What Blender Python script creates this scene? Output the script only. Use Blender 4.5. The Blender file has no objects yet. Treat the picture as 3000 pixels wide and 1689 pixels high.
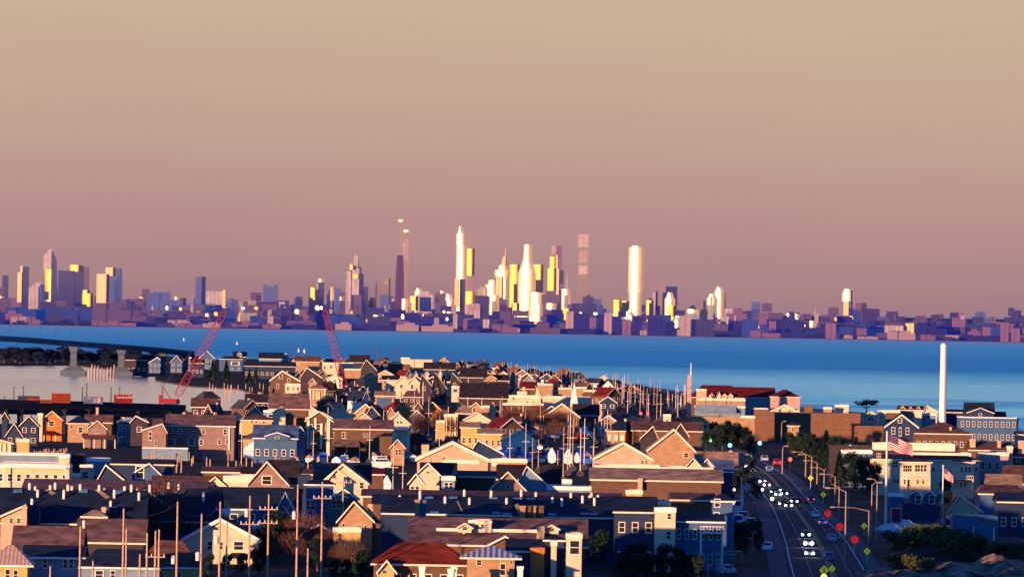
import bpy, math, random
from mathutils import Vector, Matrix
random.seed(7)
sc = bpy.context.scene
COL = sc.collection
F = 20500.0      # focal length in photo pixels (3000 wide)
CAMH = 45.0      # the photo is taken from a high balcony
HOR = 50.5       # eye level below the picture centre, px
TH = math.radians(1.0)
CT, ST = math.cos(TH), math.sin(TH)
TILE = {'A': (750, 600, .29115), 'B': (600, 960, .2329), 'C': (600, 1220, .32345)}
def S(t, x, y):
    """tile coordinates -> upright photo coordinates relative to the centre"""
    if t == 'S': u, v = x, y
    elif t == 'G': u, v = 2050 + x * .25452, 1320 + y * .25452
    else:
        w, y0, k = TILE[t[0]]
        u, v = int(t[1]) * w + x * k, y0 + y * k
    dx, dy = u - 1500, v - 844.5
    return dx * CT + dy * ST, -dx * ST + dy * CT
def depth(yb): return F * CAMH / (yb - HOR)
def gpt(t, x, y):
    a, b = S(t, x, y); D = depth(b)
    return Vector((a * D / F, D, 0))
def wpt(t, x, y, D):
    a, b = S(t, x, y)
    return Vector((a * D / F, D, CAMH - (b - HOR) * D / F))

# ------------------------------------------------------------------ materials
MATS = {}
def newmat(name):
    m = bpy.data.materials.new(name); m.use_nodes = True
    nt = m.node_tree; b = nt.nodes['Principled BSDF']
    return m, nt, b
def mat(name, c, rough=.8, var=.25, scale=.6, spec=.2, metal=0., lines=None, grime=True):
    if name in MATS: return MATS[name]
    m, nt, b = newmat(name); N = nt.nodes.new; L = nt.links.new
    tc = N('ShaderNodeTexCoord')
    n = N('ShaderNodeTexNoise'); n.inputs['Scale'].default_value = scale; n.inputs['Detail'].default_value = 4
    mp = N('ShaderNodeMapping'); mp.inputs['Scale'].default_value = (1, 1, 2.2)
    L(tc.outputs['Object'], mp.inputs['Vector']); L(mp.outputs['Vector'], n.inputs['Vector'])
    r = N('ShaderNodeMapRange'); r.inputs['To Min'].default_value = 1 - var; r.inputs['To Max'].default_value = 1 + var
    r.inputs['From Min'].default_value = .3; r.inputs['From Max'].default_value = .7
    L(n.outputs['Fac'], r.inputs['Value'])
    out = r.outputs['Result']
    if lines:
        w = N('ShaderNodeTexWave'); w.bands_direction = lines[0]; w.inputs['Scale'].default_value = lines[1]
        w.inputs['Distortion'].default_value = .4
        L(tc.outputs['Object'], w.inputs['Vector'])
        r2 = N('ShaderNodeMapRange'); r2.inputs['To Min'].default_value = 1 - lines[2]; r2.inputs['To Max'].default_value = 1
        L(w.outputs['Fac'], r2.inputs['Value'])
        mm = N('ShaderNodeMath'); mm.operation = 'MULTIPLY'; L(out, mm.inputs[0]); L(r2.outputs['Result'], mm.inputs[1]); out = mm.outputs[0]
    vm = N('ShaderNodeVectorMath'); vm.operation = 'SCALE'; vm.inputs[0].default_value = c
    L(out, vm.inputs['Scale']); L(vm.outputs['Vector'], b.inputs['Base Color'])
    b.inputs['Roughness'].default_value = rough; b.inputs['Specular IOR Level'].default_value = spec
    b.inputs['Metallic'].default_value = metal
    MATS[name] = m; return m
def emat(name, c, e):
    if name in MATS: return MATS[name]
    m, nt, b = newmat(name)
    b.inputs['Base Color'].default_value = (*c, 1); b.inputs['Emission Color'].default_value = (*c, 1)
    b.inputs['Emission Strength'].default_value = e
    MATS[name] = m; return m
W = {}
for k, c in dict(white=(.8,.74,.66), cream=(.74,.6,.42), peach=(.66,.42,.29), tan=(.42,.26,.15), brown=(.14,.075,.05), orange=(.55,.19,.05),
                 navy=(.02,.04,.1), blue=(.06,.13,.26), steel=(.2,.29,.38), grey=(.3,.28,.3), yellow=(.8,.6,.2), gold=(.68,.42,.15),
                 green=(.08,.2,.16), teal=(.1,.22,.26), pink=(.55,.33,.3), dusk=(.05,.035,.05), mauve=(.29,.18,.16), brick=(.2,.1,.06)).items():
    W[k] = mat(k + '_siding', c, .75, .2, .5, .25, 0, ('Z', 1.6, .22))  # blue and steel carry the bluish shade of pale walls in their colour
R = {}
for k, c in dict(dark=(.035,.025,.03), brownr=(.13,.065,.05), purple=(.17,.095,.085), navyr=(.012,.024,.05), maroon=(.13,.012,.014), tanr=(.36,.23,.14),
                 redr=(.22,.03,.01), bluer=(.07,.12,.22), slate=(.05,.05,.06), peachr=(.5,.3,.19)).items():
    R[k] = mat(k + '_shingles', c, .85, .5, .45, .15, 0, ('Z', 2.6, .3))  # navyr: shaded roof slopes painted as dark navy shingles
R['striped'] = mat('striped_metal_roof', (.5,.52,.62), .5, .1, .5, .3, 0, ('X', .36, .85)); R['ribbed'] = mat('ribbed_metal_roof', (.6,.42,.32), .5, .1, .5, .3, 0, ('X', .5, .45))
TRIM = mat('painted_trim', (.86,.8,.74), .6, .1, .5)
CREAMTRIM = mat('cream_trim', (.86,.72,.54), .6, .1, .5)
GLASS = mat('window_glass', (.02,.025,.04), .12, .3, .8, .6)
SKYGL = mat('skylight_glass', (.1,.22,.32), .15, .3, .8, .8)
VENT = mat('galvanised_vent', (.8,.7,.6), .45, .1, 1, .5)
BRICK = mat('chimney_masonry', (.55,.38,.24), .85, .25, 1.5)
WOOD = mat('pole_timber', (.5,.32,.22), .8, .3, 1.2)
METAL = mat('mast_aluminium', (.75,.66,.6), .5, .15, 1, .5)
DKMET = mat('dark_metal', (.05,.045,.06), .6, .2, 1)
CONC = mat('shade_toned_concrete', (.085,.11,.14), .85, .25, .15)  # dark shade of the bridge piers put into the concrete colour
CRANE = mat('crane_red_paint', (.27,.015,.03), .55, .25, .8, .2)
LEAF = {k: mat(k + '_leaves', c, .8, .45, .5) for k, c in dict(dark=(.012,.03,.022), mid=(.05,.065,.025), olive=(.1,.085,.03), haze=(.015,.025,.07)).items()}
TWIG = mat('bare_twigs', (.14,.06,.04), .9, .35, .6)
LAMPM = mat('lamp_post_paint', (.34,.25,.2), .6, .25, 1)
BARK = mat('bark', (.12,.075,.06), .9, .3, 1)

# ------------------------------------------------------------------ mesh builder
class MB:
    def __init__(s): s.v = []; s.f = []
    def add(s, vs, fs):
        n = len(s.v); s.v += [tuple(p) for p in vs]; s.f += [tuple(i + n for i in f) for f in fs]; return s
    def box(s, x0, x1, y0, y1, z0, z1):
        return s.fr(x0, x1, y0, y1, z0, x0, x1, y0, y1, z1)
    def fr(s, x0, x1, y0, y1, z0, X0, X1, Y0, Y1, z1):
        return s.add([(x0,y0,z0),(x1,y0,z0),(x1,y1,z0),(x0,y1,z0),(X0,Y0,z1),(X1,Y0,z1),(X1,Y1,z1),(X0,Y1,z1)],
                     [(0,3,2,1),(4,5,6,7),(0,1,5,4),(1,2,6,5),(2,3,7,6),(3,0,4,7)])
    def slab(s, a, b, c, d, t):
        """quad a b c d thickened downward by t"""
        q = [Vector(p) for p in (a, b, c, d)]; lo = [p - Vector((0, 0, t)) for p in q]
        return s.add(q + lo, [(0,1,2,3),(7,6,5,4),(0,4,5,1),(1,5,6,2),(2,6,7,3),(3,7,4,0)])
    def tube(s, pts, rads, n=8, cap=True):
        pts = [Vector(p) for p in pts]
        if not hasattr(rads, '__len__'): rads = [rads] * len(pts)
        base = len(s.v)
        for i, p in enumerate(pts):
            d = (pts[min(i + 1, len(pts) - 1)] - pts[max(i - 1, 0)]).normalized()
            a = d.orthogonal().normalized() if abs(d.z) < .99 else Vector((1, 0, 0))
            b = d.cross(a)
            for k in range(n):
                t = 2 * math.pi * k / n
                s.v.append(tuple(p + (a * math.cos(t) + b * math.sin(t)) * rads[i]))
        for i in range(len(pts) - 1):
            for k in range(n):
                s.f.append((base + i * n + k, base + i * n + (k + 1) % n, base + (i + 1) * n + (k + 1) % n, base + (i + 1) * n + k))
        if cap:
            s.f.append(tuple(base + k for k in range(n - 1, -1, -1))); s.f.append(tuple(base + (len(pts) - 1) * n + k for k in range(n)))
        return s
    def loft(s, sections):
        """closed rings of equal point count joined, ends capped"""
        n = len(sections[0]); base = len(s.v)
        for r in sections: s.v += [tuple(p) for p in r]
        for i in range(len(sections) - 1):
            for k in range(n):
                s.f.append((base + i*n + k, base + i*n + (k+1) % n, base + (i+1)*n + (k+1) % n, base + (i+1)*n + k))
        s.f.append(tuple(base + k for k in range(n - 1, -1, -1))); s.f.append(tuple(base + (len(sections)-1)*n + k for k in range(n)))
        return s
    def mesh(s, name, m):
        me = bpy.data.meshes.new(name); me.from_pydata(s.v, [], s.f); me.materials.append(m); me.update(); return me
    def build(s, name, m, parent=None, loc=None, rz=0):
        return link(name, s.mesh(name, m), parent, loc, rz)
def link(name, me, parent=None, loc=None, rz=0):
    o = bpy.data.objects.new(name, me); COL.objects.link(o)
    if parent: o.parent = parent
    if loc is not None: o.location = loc
    if rz: o.rotation_euler.z = rz
    return o
LABELS = []
def tag(o, label, cat, group=None):
    o['label'] = label; o['category'] = cat
    if group: o['group'] = group
    return o
def empty(name, loc, label, cat, group=None, rz=0):
    o = link(name, None, None, loc, rz); o.empty_display_size = 1
    return tag(o, label, cat, group)
def structure(name, mb, m, kind='structure'):
    o = mb.build(name, m); o['kind'] = kind; return o
def copy_tree(o, parent=None):
    c = o.copy(); COL.objects.link(c)
    if parent: c.parent = parent
    for ch in list(o.children): copy_tree(ch, c)
    return c

# ------------------------------------------------------------------ camera
cam = bpy.data.cameras.new('camera'); co = bpy.data.objects.new('camera', cam); COL.objects.link(co)
cam.sensor_width = 36; cam.lens = 36 * F / 3000; cam.clip_end = 200000; cam.clip_start = 5
p = math.atan(HOR / F)
Fw = Vector((0, math.cos(p), math.sin(p))); Up = Vector((0, -math.sin(p), math.cos(p))); Rt = Vector((1, 0, 0))
cx = Rt * CT + Up * ST; cy = -Rt * ST + Up * CT; cz = -Fw
co.matrix_world = Matrix(((cx.x, cy.x, cz.x, 0), (cx.y, cy.y, cz.y, 0), (cx.z, cy.z, cz.z, CAMH), (0, 0, 0, 1)))
sc.camera = co

# ------------------------------------------------------------------ light
SUN_EL, SUN_AZ = math.radians(2.6), math.radians(222)     # azimuth clockwise from +y
sd = Vector((math.sin(SUN_AZ) * math.cos(SUN_EL), math.cos(SUN_AZ) * math.cos(SUN_EL), math.sin(SUN_EL)))
sl = bpy.data.lights.new('sun', 'SUN'); sl.energy = 9; sl.color = (1, .54, .29); sl.angle = math.radians(.6)
so = bpy.data.objects.new('sun', sl); COL.objects.link(so); so.rotation_euler = sd.to_track_quat('Z', 'Y').to_euler()
wd = bpy.data.worlds.new('World'); sc.world = wd; wd.use_nodes = True
nt = wd.node_tree; nt.nodes.clear(); N = nt.nodes.new; L = nt.links.new
wo = N('ShaderNodeOutputWorld'); bg = N('ShaderNodeBackground'); L(bg.outputs[0], wo.inputs[0])
tc = N('ShaderNodeTexCoord'); sx = N('ShaderNodeSeparateXYZ'); L(tc.outputs['Generated'], sx.inputs[0])
nz = N('ShaderNodeTexNoise'); nz.inputs['Scale'].default_value = 9; nz.inputs['Detail'].default_value = 3
mpg = N('ShaderNodeMapping'); mpg.inputs['Scale'].default_value = (1, 1, 7); L(tc.outputs['Generated'], mpg.inputs[0]); L(mpg.outputs[0], nz.inputs['Vector'])
m1 = N('ShaderNodeMath'); m1.operation = 'MULTIPLY_ADD'; m1.inputs[1].default_value = 20; L(sx.outputs['Z'], m1.inputs[0])
m0 = N('ShaderNodeMath'); m0.operation = 'MULTIPLY_ADD'; m0.inputs[1].default_value = .22; m0.inputs[2].default_value = -.11
L(nz.outputs['Fac'], m0.inputs[0]); L(m0.outputs[0], m1.inputs[2])
def srgb(*c): return tuple(((x/255)/12.92 if x/255 <= .04045 else ((x/255+.055)/1.055)**2.4) for x in c)
rp = N('ShaderNodeValToRGB'); cr = rp.color_ramp; cr.interpolation = 'EASE'
stops = [(0, (165,125,134)), (.08, (173,134,137)), (.2, (184,142,140)), (.34, (189,150,143)), (.5, (194,161,147)), (.66, (198,170,150)), (.92, (202,178,152))]
cr.elements[0].position = 0; cr.elements[0].color = (*srgb(*stops[0][1]), 1)
cr.elements[1].position = stops[-1][0]; cr.elements[1].color = (*srgb(*stops[-1][1]), 1)
for q, c in stops[1:-1]:
    e = cr.elements.new(q); e.color = (*srgb(*c), 1)
L(m1.outputs[0], rp.inputs[0])
st = N('ShaderNodeTexSky'); st.sky_type = 'NISHITA'; st.sun_disc = False; st.sun_elevation = SUN_EL; st.sun_rotation = SUN_AZ
tint = N('ShaderNodeMix'); tint.data_type = 'RGBA'; tint.blend_type = 'MULTIPLY'; tint.inputs[0].default_value = 1
L(st.outputs[0], tint.inputs[6]); tint.inputs[7].default_value = (.022, .125, .54, 1)
up = N('ShaderNodeMapRange'); up.interpolation_type = 'SMOOTHSTEP'; up.inputs['From Min'].default_value = .12; up.inputs['From Max'].default_value = .4
L(sx.outputs['Z'], up.inputs['Value'])
# the warm band of dusk light lies low over the north, opposite the camera's back
side = N('ShaderNodeMapRange'); side.interpolation_type = 'SMOOTHSTEP'; side.inputs['From Min'].default_value = .75; side.inputs['From Max'].default_value = .2
L(sx.outputs['Y'], side.inputs['Value'])
mx = N('ShaderNodeMath'); mx.operation = 'MAXIMUM'; L(up.outputs[0], mx.inputs[0]); L(side.outputs[0], mx.inputs[1])
mix = N('ShaderNodeMix'); mix.data_type = 'RGBA'; L(mx.outputs[0], mix.inputs[0]); L(rp.outputs[0], mix.inputs[6]); L(tint.outputs[2], mix.inputs[7])
L(mix.outputs[2], bg.inputs[0]); bg.inputs[1].default_value = 1
sc.view_settings.view_transform = 'Standard'; sc.view_settings.look = 'None'; sc.view_settings.exposure = 0
sc.render.engine = 'CYCLES'
sc.cycles.sample_clamp_direct = 9; sc.cycles.sample_clamp_indirect = 2
sc.cycles.max_bounces = 4; sc.cycles.diffuse_bounces = 2; sc.cycles.glossy_bounces = 2; sc.cycles.transparent_max_bounces = 4
# ------------------------------------------------------------------ ocean, bay, land
def sheet(name, pts, z, m, thick=0, sub=None):
    mb = MB(); n = len(pts)
    vs = [(x, y, z) for x, y in pts]
    if thick:
        mb.add(vs + [(x, y, z - thick) for x, y in pts], [tuple(range(n)), tuple(range(2*n-1, n-1, -1))] + [(i, i+n, (i+1) % n + n, (i+1) % n) for i in range(n)])
    else: mb.add(vs, [tuple(range(n))])
    return structure(name, mb, m)
def gp(t, x, y): q = gpt(t, x, y); return (q.x, q.y)
# ocean: distance bands of swell and shallow surf, sky blue and far haze painted in
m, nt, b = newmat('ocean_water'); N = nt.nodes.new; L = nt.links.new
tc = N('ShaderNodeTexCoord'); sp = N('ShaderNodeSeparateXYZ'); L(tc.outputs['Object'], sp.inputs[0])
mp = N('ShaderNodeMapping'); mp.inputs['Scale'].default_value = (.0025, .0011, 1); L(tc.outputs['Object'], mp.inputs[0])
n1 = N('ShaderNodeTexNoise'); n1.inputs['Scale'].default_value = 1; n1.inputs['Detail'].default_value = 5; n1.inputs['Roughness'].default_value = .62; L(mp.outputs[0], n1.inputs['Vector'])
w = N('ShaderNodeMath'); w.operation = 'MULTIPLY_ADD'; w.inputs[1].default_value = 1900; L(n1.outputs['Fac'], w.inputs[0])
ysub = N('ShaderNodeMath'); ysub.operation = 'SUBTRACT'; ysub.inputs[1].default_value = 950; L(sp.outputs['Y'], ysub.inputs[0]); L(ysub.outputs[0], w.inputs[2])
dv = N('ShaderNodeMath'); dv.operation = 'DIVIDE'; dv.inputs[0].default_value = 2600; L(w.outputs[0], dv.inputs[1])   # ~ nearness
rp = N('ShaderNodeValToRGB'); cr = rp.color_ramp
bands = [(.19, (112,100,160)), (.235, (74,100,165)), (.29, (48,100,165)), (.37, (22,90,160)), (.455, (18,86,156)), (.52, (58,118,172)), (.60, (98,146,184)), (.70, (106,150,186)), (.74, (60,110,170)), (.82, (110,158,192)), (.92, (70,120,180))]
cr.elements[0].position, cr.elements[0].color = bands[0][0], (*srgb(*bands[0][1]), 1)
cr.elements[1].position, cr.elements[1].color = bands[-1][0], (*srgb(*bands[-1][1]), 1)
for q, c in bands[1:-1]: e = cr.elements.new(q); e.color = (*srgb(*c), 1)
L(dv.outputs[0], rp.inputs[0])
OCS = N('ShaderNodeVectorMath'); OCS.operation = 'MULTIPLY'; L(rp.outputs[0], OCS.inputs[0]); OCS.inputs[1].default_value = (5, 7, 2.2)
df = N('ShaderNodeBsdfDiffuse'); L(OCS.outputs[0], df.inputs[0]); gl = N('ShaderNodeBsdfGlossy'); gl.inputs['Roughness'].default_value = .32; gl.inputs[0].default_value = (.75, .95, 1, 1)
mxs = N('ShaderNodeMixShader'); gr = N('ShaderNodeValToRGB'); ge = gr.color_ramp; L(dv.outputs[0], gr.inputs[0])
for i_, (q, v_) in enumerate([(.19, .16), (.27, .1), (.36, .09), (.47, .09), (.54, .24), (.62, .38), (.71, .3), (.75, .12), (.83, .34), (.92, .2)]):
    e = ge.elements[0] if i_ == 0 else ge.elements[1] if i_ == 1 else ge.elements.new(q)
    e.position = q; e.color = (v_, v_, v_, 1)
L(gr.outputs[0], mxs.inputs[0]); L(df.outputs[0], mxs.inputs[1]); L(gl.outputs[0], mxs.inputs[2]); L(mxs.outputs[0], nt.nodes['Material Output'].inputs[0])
OCEAN = m
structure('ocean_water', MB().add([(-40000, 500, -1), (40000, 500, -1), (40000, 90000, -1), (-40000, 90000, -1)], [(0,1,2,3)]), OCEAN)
# sheltered bay: nearly a mirror
m, nt, b = newmat('bay_water'); N = nt.nodes.new; L = nt.links.new
tc = N('ShaderNodeTexCoord'); mp = N('ShaderNodeMapping'); mp.inputs['Scale'].default_value = (.012, .004, 1); L(tc.outputs['Object'], mp.inputs[0])
n1 = N('ShaderNodeTexNoise'); n1.inputs['Scale'].default_value = 1; n1.inputs['Detail'].default_value = 5; L(mp.outputs[0], n1.inputs['Vector'])
rr = N('ShaderNodeMapRange'); rr.inputs['To Min'].default_value = .12; rr.inputs['To Max'].default_value = .22; L(n1.outputs['Fac'], rr.inputs[0])
b.inputs['Metallic'].default_value = 1; b.inputs['Base Color'].default_value = (.98, .98, .96, 1)
L(rr.outputs[0], b.inputs['Roughness'])
BAY = m
# ground materials
def ground_mat(name, c1, c2, s):
    m, nt, b = newmat(name); N = nt.nodes.new; L = nt.links.new
    tc = N('ShaderNodeTexCoord'); n1 = N('ShaderNodeTexNoise'); n1.inputs['Scale'].default_value = s; n1.inputs['Detail'].default_value = 6; n1.inputs['Roughness'].default_value = .65
    L(tc.outputs['Object'], n1.inputs['Vector'])
    rp = N('ShaderNodeValToRGB'); rp.color_ramp.elements[0].position = .38; rp.color_ramp.elements[1].position = .64
    rp.color_ramp.elements[0].color = (*c1, 1); rp.color_ramp.elements[1].color = (*c2, 1)
    L(n1.outputs['Fac'], rp.inputs[0]); L(rp.outputs[0], b.inputs['Base Color']); b.inputs['Roughness'].default_value = .95; b.inputs['Specular IOR Level'].default_value = .05
    return m
TURF = ground_mat('town_turf', (.025,.03,.022), (.1,.075,.055), .05)
ASPH = ground_mat('asphalt', (.045,.05,.055), (.075,.078,.085), .3)
PAVE = ground_mat('pavement_concrete', (.06,.075,.085), (.13,.14,.15), .5)
SANDM = ground_mat('beach_sand', (.16,.12,.09), (.42,.32,.24), .12)
FARL = ground_mat('hazy_far_shore_earth', (.05,.04,.12), (.12,.08,.1), .004)  # violet far haze mixed into the ground colour
# town peninsula: ocean side outline from the photo, then round behind the viewer
town = [gp('S', *q) for q in [(2340,1192),(2600,1214),(3000,1262),(3500,1330)]]
shore = [gp('S', *q) for q in [(455,1090),(500,1072),(640,1052),(880,1048),(1120,1056),(1280,1064),(1400,1074),(1560,1092),(1700,1108),(1900,1132),(2060,1156)]]
left = [gp('S', *q) for q in [(-400,1243),(300,1238),(560,1206),(800,1196),(800,1168),(700,1137),(560,1129),(455,1112)]]
ring = left + shore + town + [(320, 300), (-600, 300)]
sheet('ground', ring, 0, TURF, 2)
sheet('beach', [gp('S', *q) for q in [(1900,1133),(2340,1193),(3000,1263),(3500,1331),(3500,1345),(3000,1280),(2340,1206),(1900,1142)]], .05, SANDM)
spit = [gp('S', *q) for q in [(-600,1068),(200,1067),(330,1080),(420,1100),(600,1092),(600,1048),(300,1036),(-600,1030)]]
sheet('far_spit_ground', spit, .2, TURF, 2)
bay = [gp('S', *q) for q in [(-900,1400),(900,1300),(900,1120),(500,1085),(330,1075),(200,1062),(-900,1062)]]
sheet('bay_water', bay, -.7, BAY)
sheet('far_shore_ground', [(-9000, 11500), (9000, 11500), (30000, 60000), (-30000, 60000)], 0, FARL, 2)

# ------------------------------------------------------------------ road
def strip(name, left_pts, right_pts, z, m, thick=0):
    mb = MB(); n = len(left_pts)
    for i in range(n - 1):
        a, b_, c, d = left_pts[i], right_pts[i], right_pts[i+1], left_pts[i+1]
        mb.add([(a[0], a[1], z), (b_[0], b_[1], z), (c[0], c[1], z), (d[0], d[1], z)], [(0,1,2,3)])
        if thick:
            mb.add([(a[0], a[1], z), (a[0], a[1], z-thick), (d[0], d[1], z-thick), (d[0], d[1], z), (b_[0], b_[1], z), (b_[0], b_[1], z-thick), (c[0], c[1], z-thick), (c[0], c[1], z)], [(0,1,2,3), (4,7,6,5)])
    return structure(name, mb, m)
def resample(pts, n=30):
    pts = [Vector((*q, 0)) for q in pts]; out = []
    for i in range(len(pts) - 1):
        a = pts[max(i-1, 0)]; b_ = pts[i]; c = pts[i+1]; d = pts[min(i+2, len(pts)-1)]
        for k in range(n):
            t = k / n
            out.append(.5 * ((2*b_) + (c - a)*t + (2*a - 5*b_ + 4*c - d)*t*t + (3*b_ - a - 3*c + d)*t**3))
    out.append(pts[-1]); return [(q.x, q.y) for q in out]
# road edges traced at ground level
rl = [gp('S', *q) for q in [(2330,1760),(2300,1640),(2288,1580),(2262,1500),(2225,1440),(2190,1390),(2120,1330),(2000,1278),(1880,1236),(1780,1210)]]
rr_ = [gp('S', *q) for q in [(2600,1760),(2525,1640),(2478,1570),(2405,1500),(2352,1440),(2300,1390),(2190,1330),(2050,1278),(1915,1236),(1806,1210)]]
RL, RR = resample(rl, 8), resample(rr_, 8)
def between(t): return [(a[0]*(1-t) + b_[0]*t, a[1]*(1-t) + b_[1]*t) for a, b_ in zip(RL, RR)]
strip('road', RL, RR, .02, ASPH)
def out_by(pts, others, d):   # move an edge outward by d metres
    return [(a[0] + math.copysign(d, a[0] - b_[0]), a[1]) for a, b_ in zip(pts, others)]
strip('pavement', out_by(RL, RR, 3.2), RL, .14, PAVE, .14)
strip('pavement', RR, out_by(RR, RL, 2.6), .14, PAVE, .14)
PAINT = mat('road_paint', (.62,.62,.6), .7, .2, 2); YPAINT = mat('yellow_road_paint', (.55,.36,.12), .7, .25, 2)
def line(t, wd_, m, dash=None, rng=(0, 999)):
    mb = MB(); P = between(t)
    for i in range(len(P) - 1):
        if not rng[0] <= i < rng[1]: continue
        a, b_ = P[i], P[i+1]
        segs = [(0, 1)]
        if dash:
            n = max(1, int(math.dist(a, b_) / dash)); segs = [(k/n, (k+.45)/n) for k in range(n)]
        for u0, u1 in segs:
            p0 = (a[0] + (b_[0]-a[0])*u0, a[1] + (b_[1]-a[1])*u0); p1 = (a[0] + (b_[0]-a[0])*u1, a[1] + (b_[1]-a[1])*u1)
            mb.add([(p0[0]-wd_, p0[1], .026), (p0[0]+wd_, p0[1], .026), (p1[0]+wd_, p1[1], .026), (p1[0]-wd_, p1[1], .026)], [(0,1,2,3)])
    return structure('road_marking', mb, m)
line(.06, .12, PAINT); line(.52, .16, YPAINT); line(.56, .1, YPAINT); line(.28, .09, PAINT, 9); line(.76, .09, PAINT, 9); line(.95, .12, PAINT)
sheet('parking_lot', [gp('S', *q) for q in [(2120,1610),(2290,1600),(2262,1500),(2215,1440),(2100,1440),(2130,1500)]], .012, ASPH)
sheet('side_road', [gp('S', *q) for q in [(2150,1689),(2310,1648),(2330,1700),(2100,1760)]], .016, ASPH)
sheet('parking_lot', [gp('S', *q) for q in [(2560,1540),(2960,1600),(3300,1600),(3300,1430),(2650,1440)]], .012, ASPH)
# ------------------------------------------------------------------ distant city across the water
def citymat(name, c, gloss=None, haze=1., rough=.35, hc=None, vr=.3):
    m, nt, b = newmat(name); N = nt.nodes.new; L = nt.links.new
    tc = N('ShaderNodeTexCoord'); g = N('ShaderNodeNewGeometry'); sp = N('ShaderNodeSeparateXYZ'); L(g.outputs['Position'], sp.inputs[0])
    # storey bands and patchy facade
    mp = N('ShaderNodeMapping'); mp.inputs['Scale'].default_value = (.05, .05, .04); L(tc.outputs['Object'], mp.inputs[0])
    nz = N('ShaderNodeTexNoise'); nz.inputs['Scale'].default_value = 1; nz.inputs['Detail'].default_value = 8; nz.inputs['Roughness'].default_value = .7; L(mp.outputs[0], nz.inputs['Vector'])
    r = N('ShaderNodeMapRange'); r.inputs['From Min'].default_value = .32; r.inputs['From Max'].default_value = .68; r.inputs['To Min'].default_value = 1 - vr; r.inputs['To Max'].default_value = 1 + vr; L(nz.outputs['Fac'], r.inputs[0])
    wv = N('ShaderNodeTexWave'); wv.bands_direction = 'X'; wv.inputs['Scale'].default_value = .035; wv.inputs['Distortion'].default_value = 1.5; L(tc.outputs['Object'], wv.inputs[0])
    r2 = N('ShaderNodeMapRange'); r2.inputs['To Min'].default_value = .8; r2.inputs['To Max'].default_value = 1.05; L(wv.outputs['Fac'], r2.inputs[0])
    mu = N('ShaderNodeMath'); mu.operation = 'MULTIPLY'; L(r.outputs[0], mu.inputs[0]); L(r2.outputs[0], mu.inputs[1])
    vm = N('ShaderNodeVectorMath'); vm.operation = 'SCALE'; vm.inputs[0].default_value = c; L(mu.outputs[0], vm.inputs['Scale']); L(vm.outputs[0], b.inputs['Base Color'])
    b.inputs['Roughness'].default_value = rough if gloss else .85; b.inputs['Metallic'].default_value = gloss or 0; b.inputs['Specular IOR Level'].default_value = .1
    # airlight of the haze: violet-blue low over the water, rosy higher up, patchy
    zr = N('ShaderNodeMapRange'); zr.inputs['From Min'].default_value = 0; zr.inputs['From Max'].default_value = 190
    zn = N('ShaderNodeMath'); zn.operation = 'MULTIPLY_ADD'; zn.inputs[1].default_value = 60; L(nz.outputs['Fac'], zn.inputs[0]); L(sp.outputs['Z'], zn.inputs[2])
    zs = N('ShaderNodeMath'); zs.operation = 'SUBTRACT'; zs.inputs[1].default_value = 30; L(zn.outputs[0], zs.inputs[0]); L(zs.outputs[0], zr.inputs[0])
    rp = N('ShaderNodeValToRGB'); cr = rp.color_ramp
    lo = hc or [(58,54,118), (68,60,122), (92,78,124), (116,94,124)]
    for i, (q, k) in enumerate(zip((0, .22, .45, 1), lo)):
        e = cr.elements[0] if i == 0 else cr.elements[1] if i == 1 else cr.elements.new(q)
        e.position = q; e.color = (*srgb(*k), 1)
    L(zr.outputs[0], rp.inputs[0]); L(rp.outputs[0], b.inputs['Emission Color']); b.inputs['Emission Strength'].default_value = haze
    MATS[name] = m; return m
CM = {  # pale and dark tones paint sunlit and shaded tower faces
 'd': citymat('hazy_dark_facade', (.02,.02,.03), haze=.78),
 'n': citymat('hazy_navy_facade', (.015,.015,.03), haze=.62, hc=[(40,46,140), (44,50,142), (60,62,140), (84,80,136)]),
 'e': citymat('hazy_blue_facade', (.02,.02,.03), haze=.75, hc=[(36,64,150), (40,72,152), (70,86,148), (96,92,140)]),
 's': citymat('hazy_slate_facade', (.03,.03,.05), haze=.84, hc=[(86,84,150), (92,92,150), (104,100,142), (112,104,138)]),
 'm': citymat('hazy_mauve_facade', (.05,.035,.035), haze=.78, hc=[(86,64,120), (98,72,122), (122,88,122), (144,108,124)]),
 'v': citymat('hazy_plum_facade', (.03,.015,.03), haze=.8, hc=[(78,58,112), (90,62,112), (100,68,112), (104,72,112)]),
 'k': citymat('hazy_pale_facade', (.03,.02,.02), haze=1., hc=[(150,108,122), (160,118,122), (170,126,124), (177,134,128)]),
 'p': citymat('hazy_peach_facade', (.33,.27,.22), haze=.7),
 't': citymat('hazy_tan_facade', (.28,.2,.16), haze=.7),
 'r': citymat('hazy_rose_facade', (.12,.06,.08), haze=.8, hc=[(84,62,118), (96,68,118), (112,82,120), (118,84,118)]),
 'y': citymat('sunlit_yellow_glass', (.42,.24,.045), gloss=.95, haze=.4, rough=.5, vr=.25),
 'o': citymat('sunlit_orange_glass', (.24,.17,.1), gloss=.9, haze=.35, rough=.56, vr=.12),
 'g': citymat('blazing_glass', (1,.8,.38), gloss=1., haze=.7, rough=.42, vr=.2, hc=[(196,128,112)]*4),  # warm emission painted in as the glow fringe of the flash
}
MIR = -21.0
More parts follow.
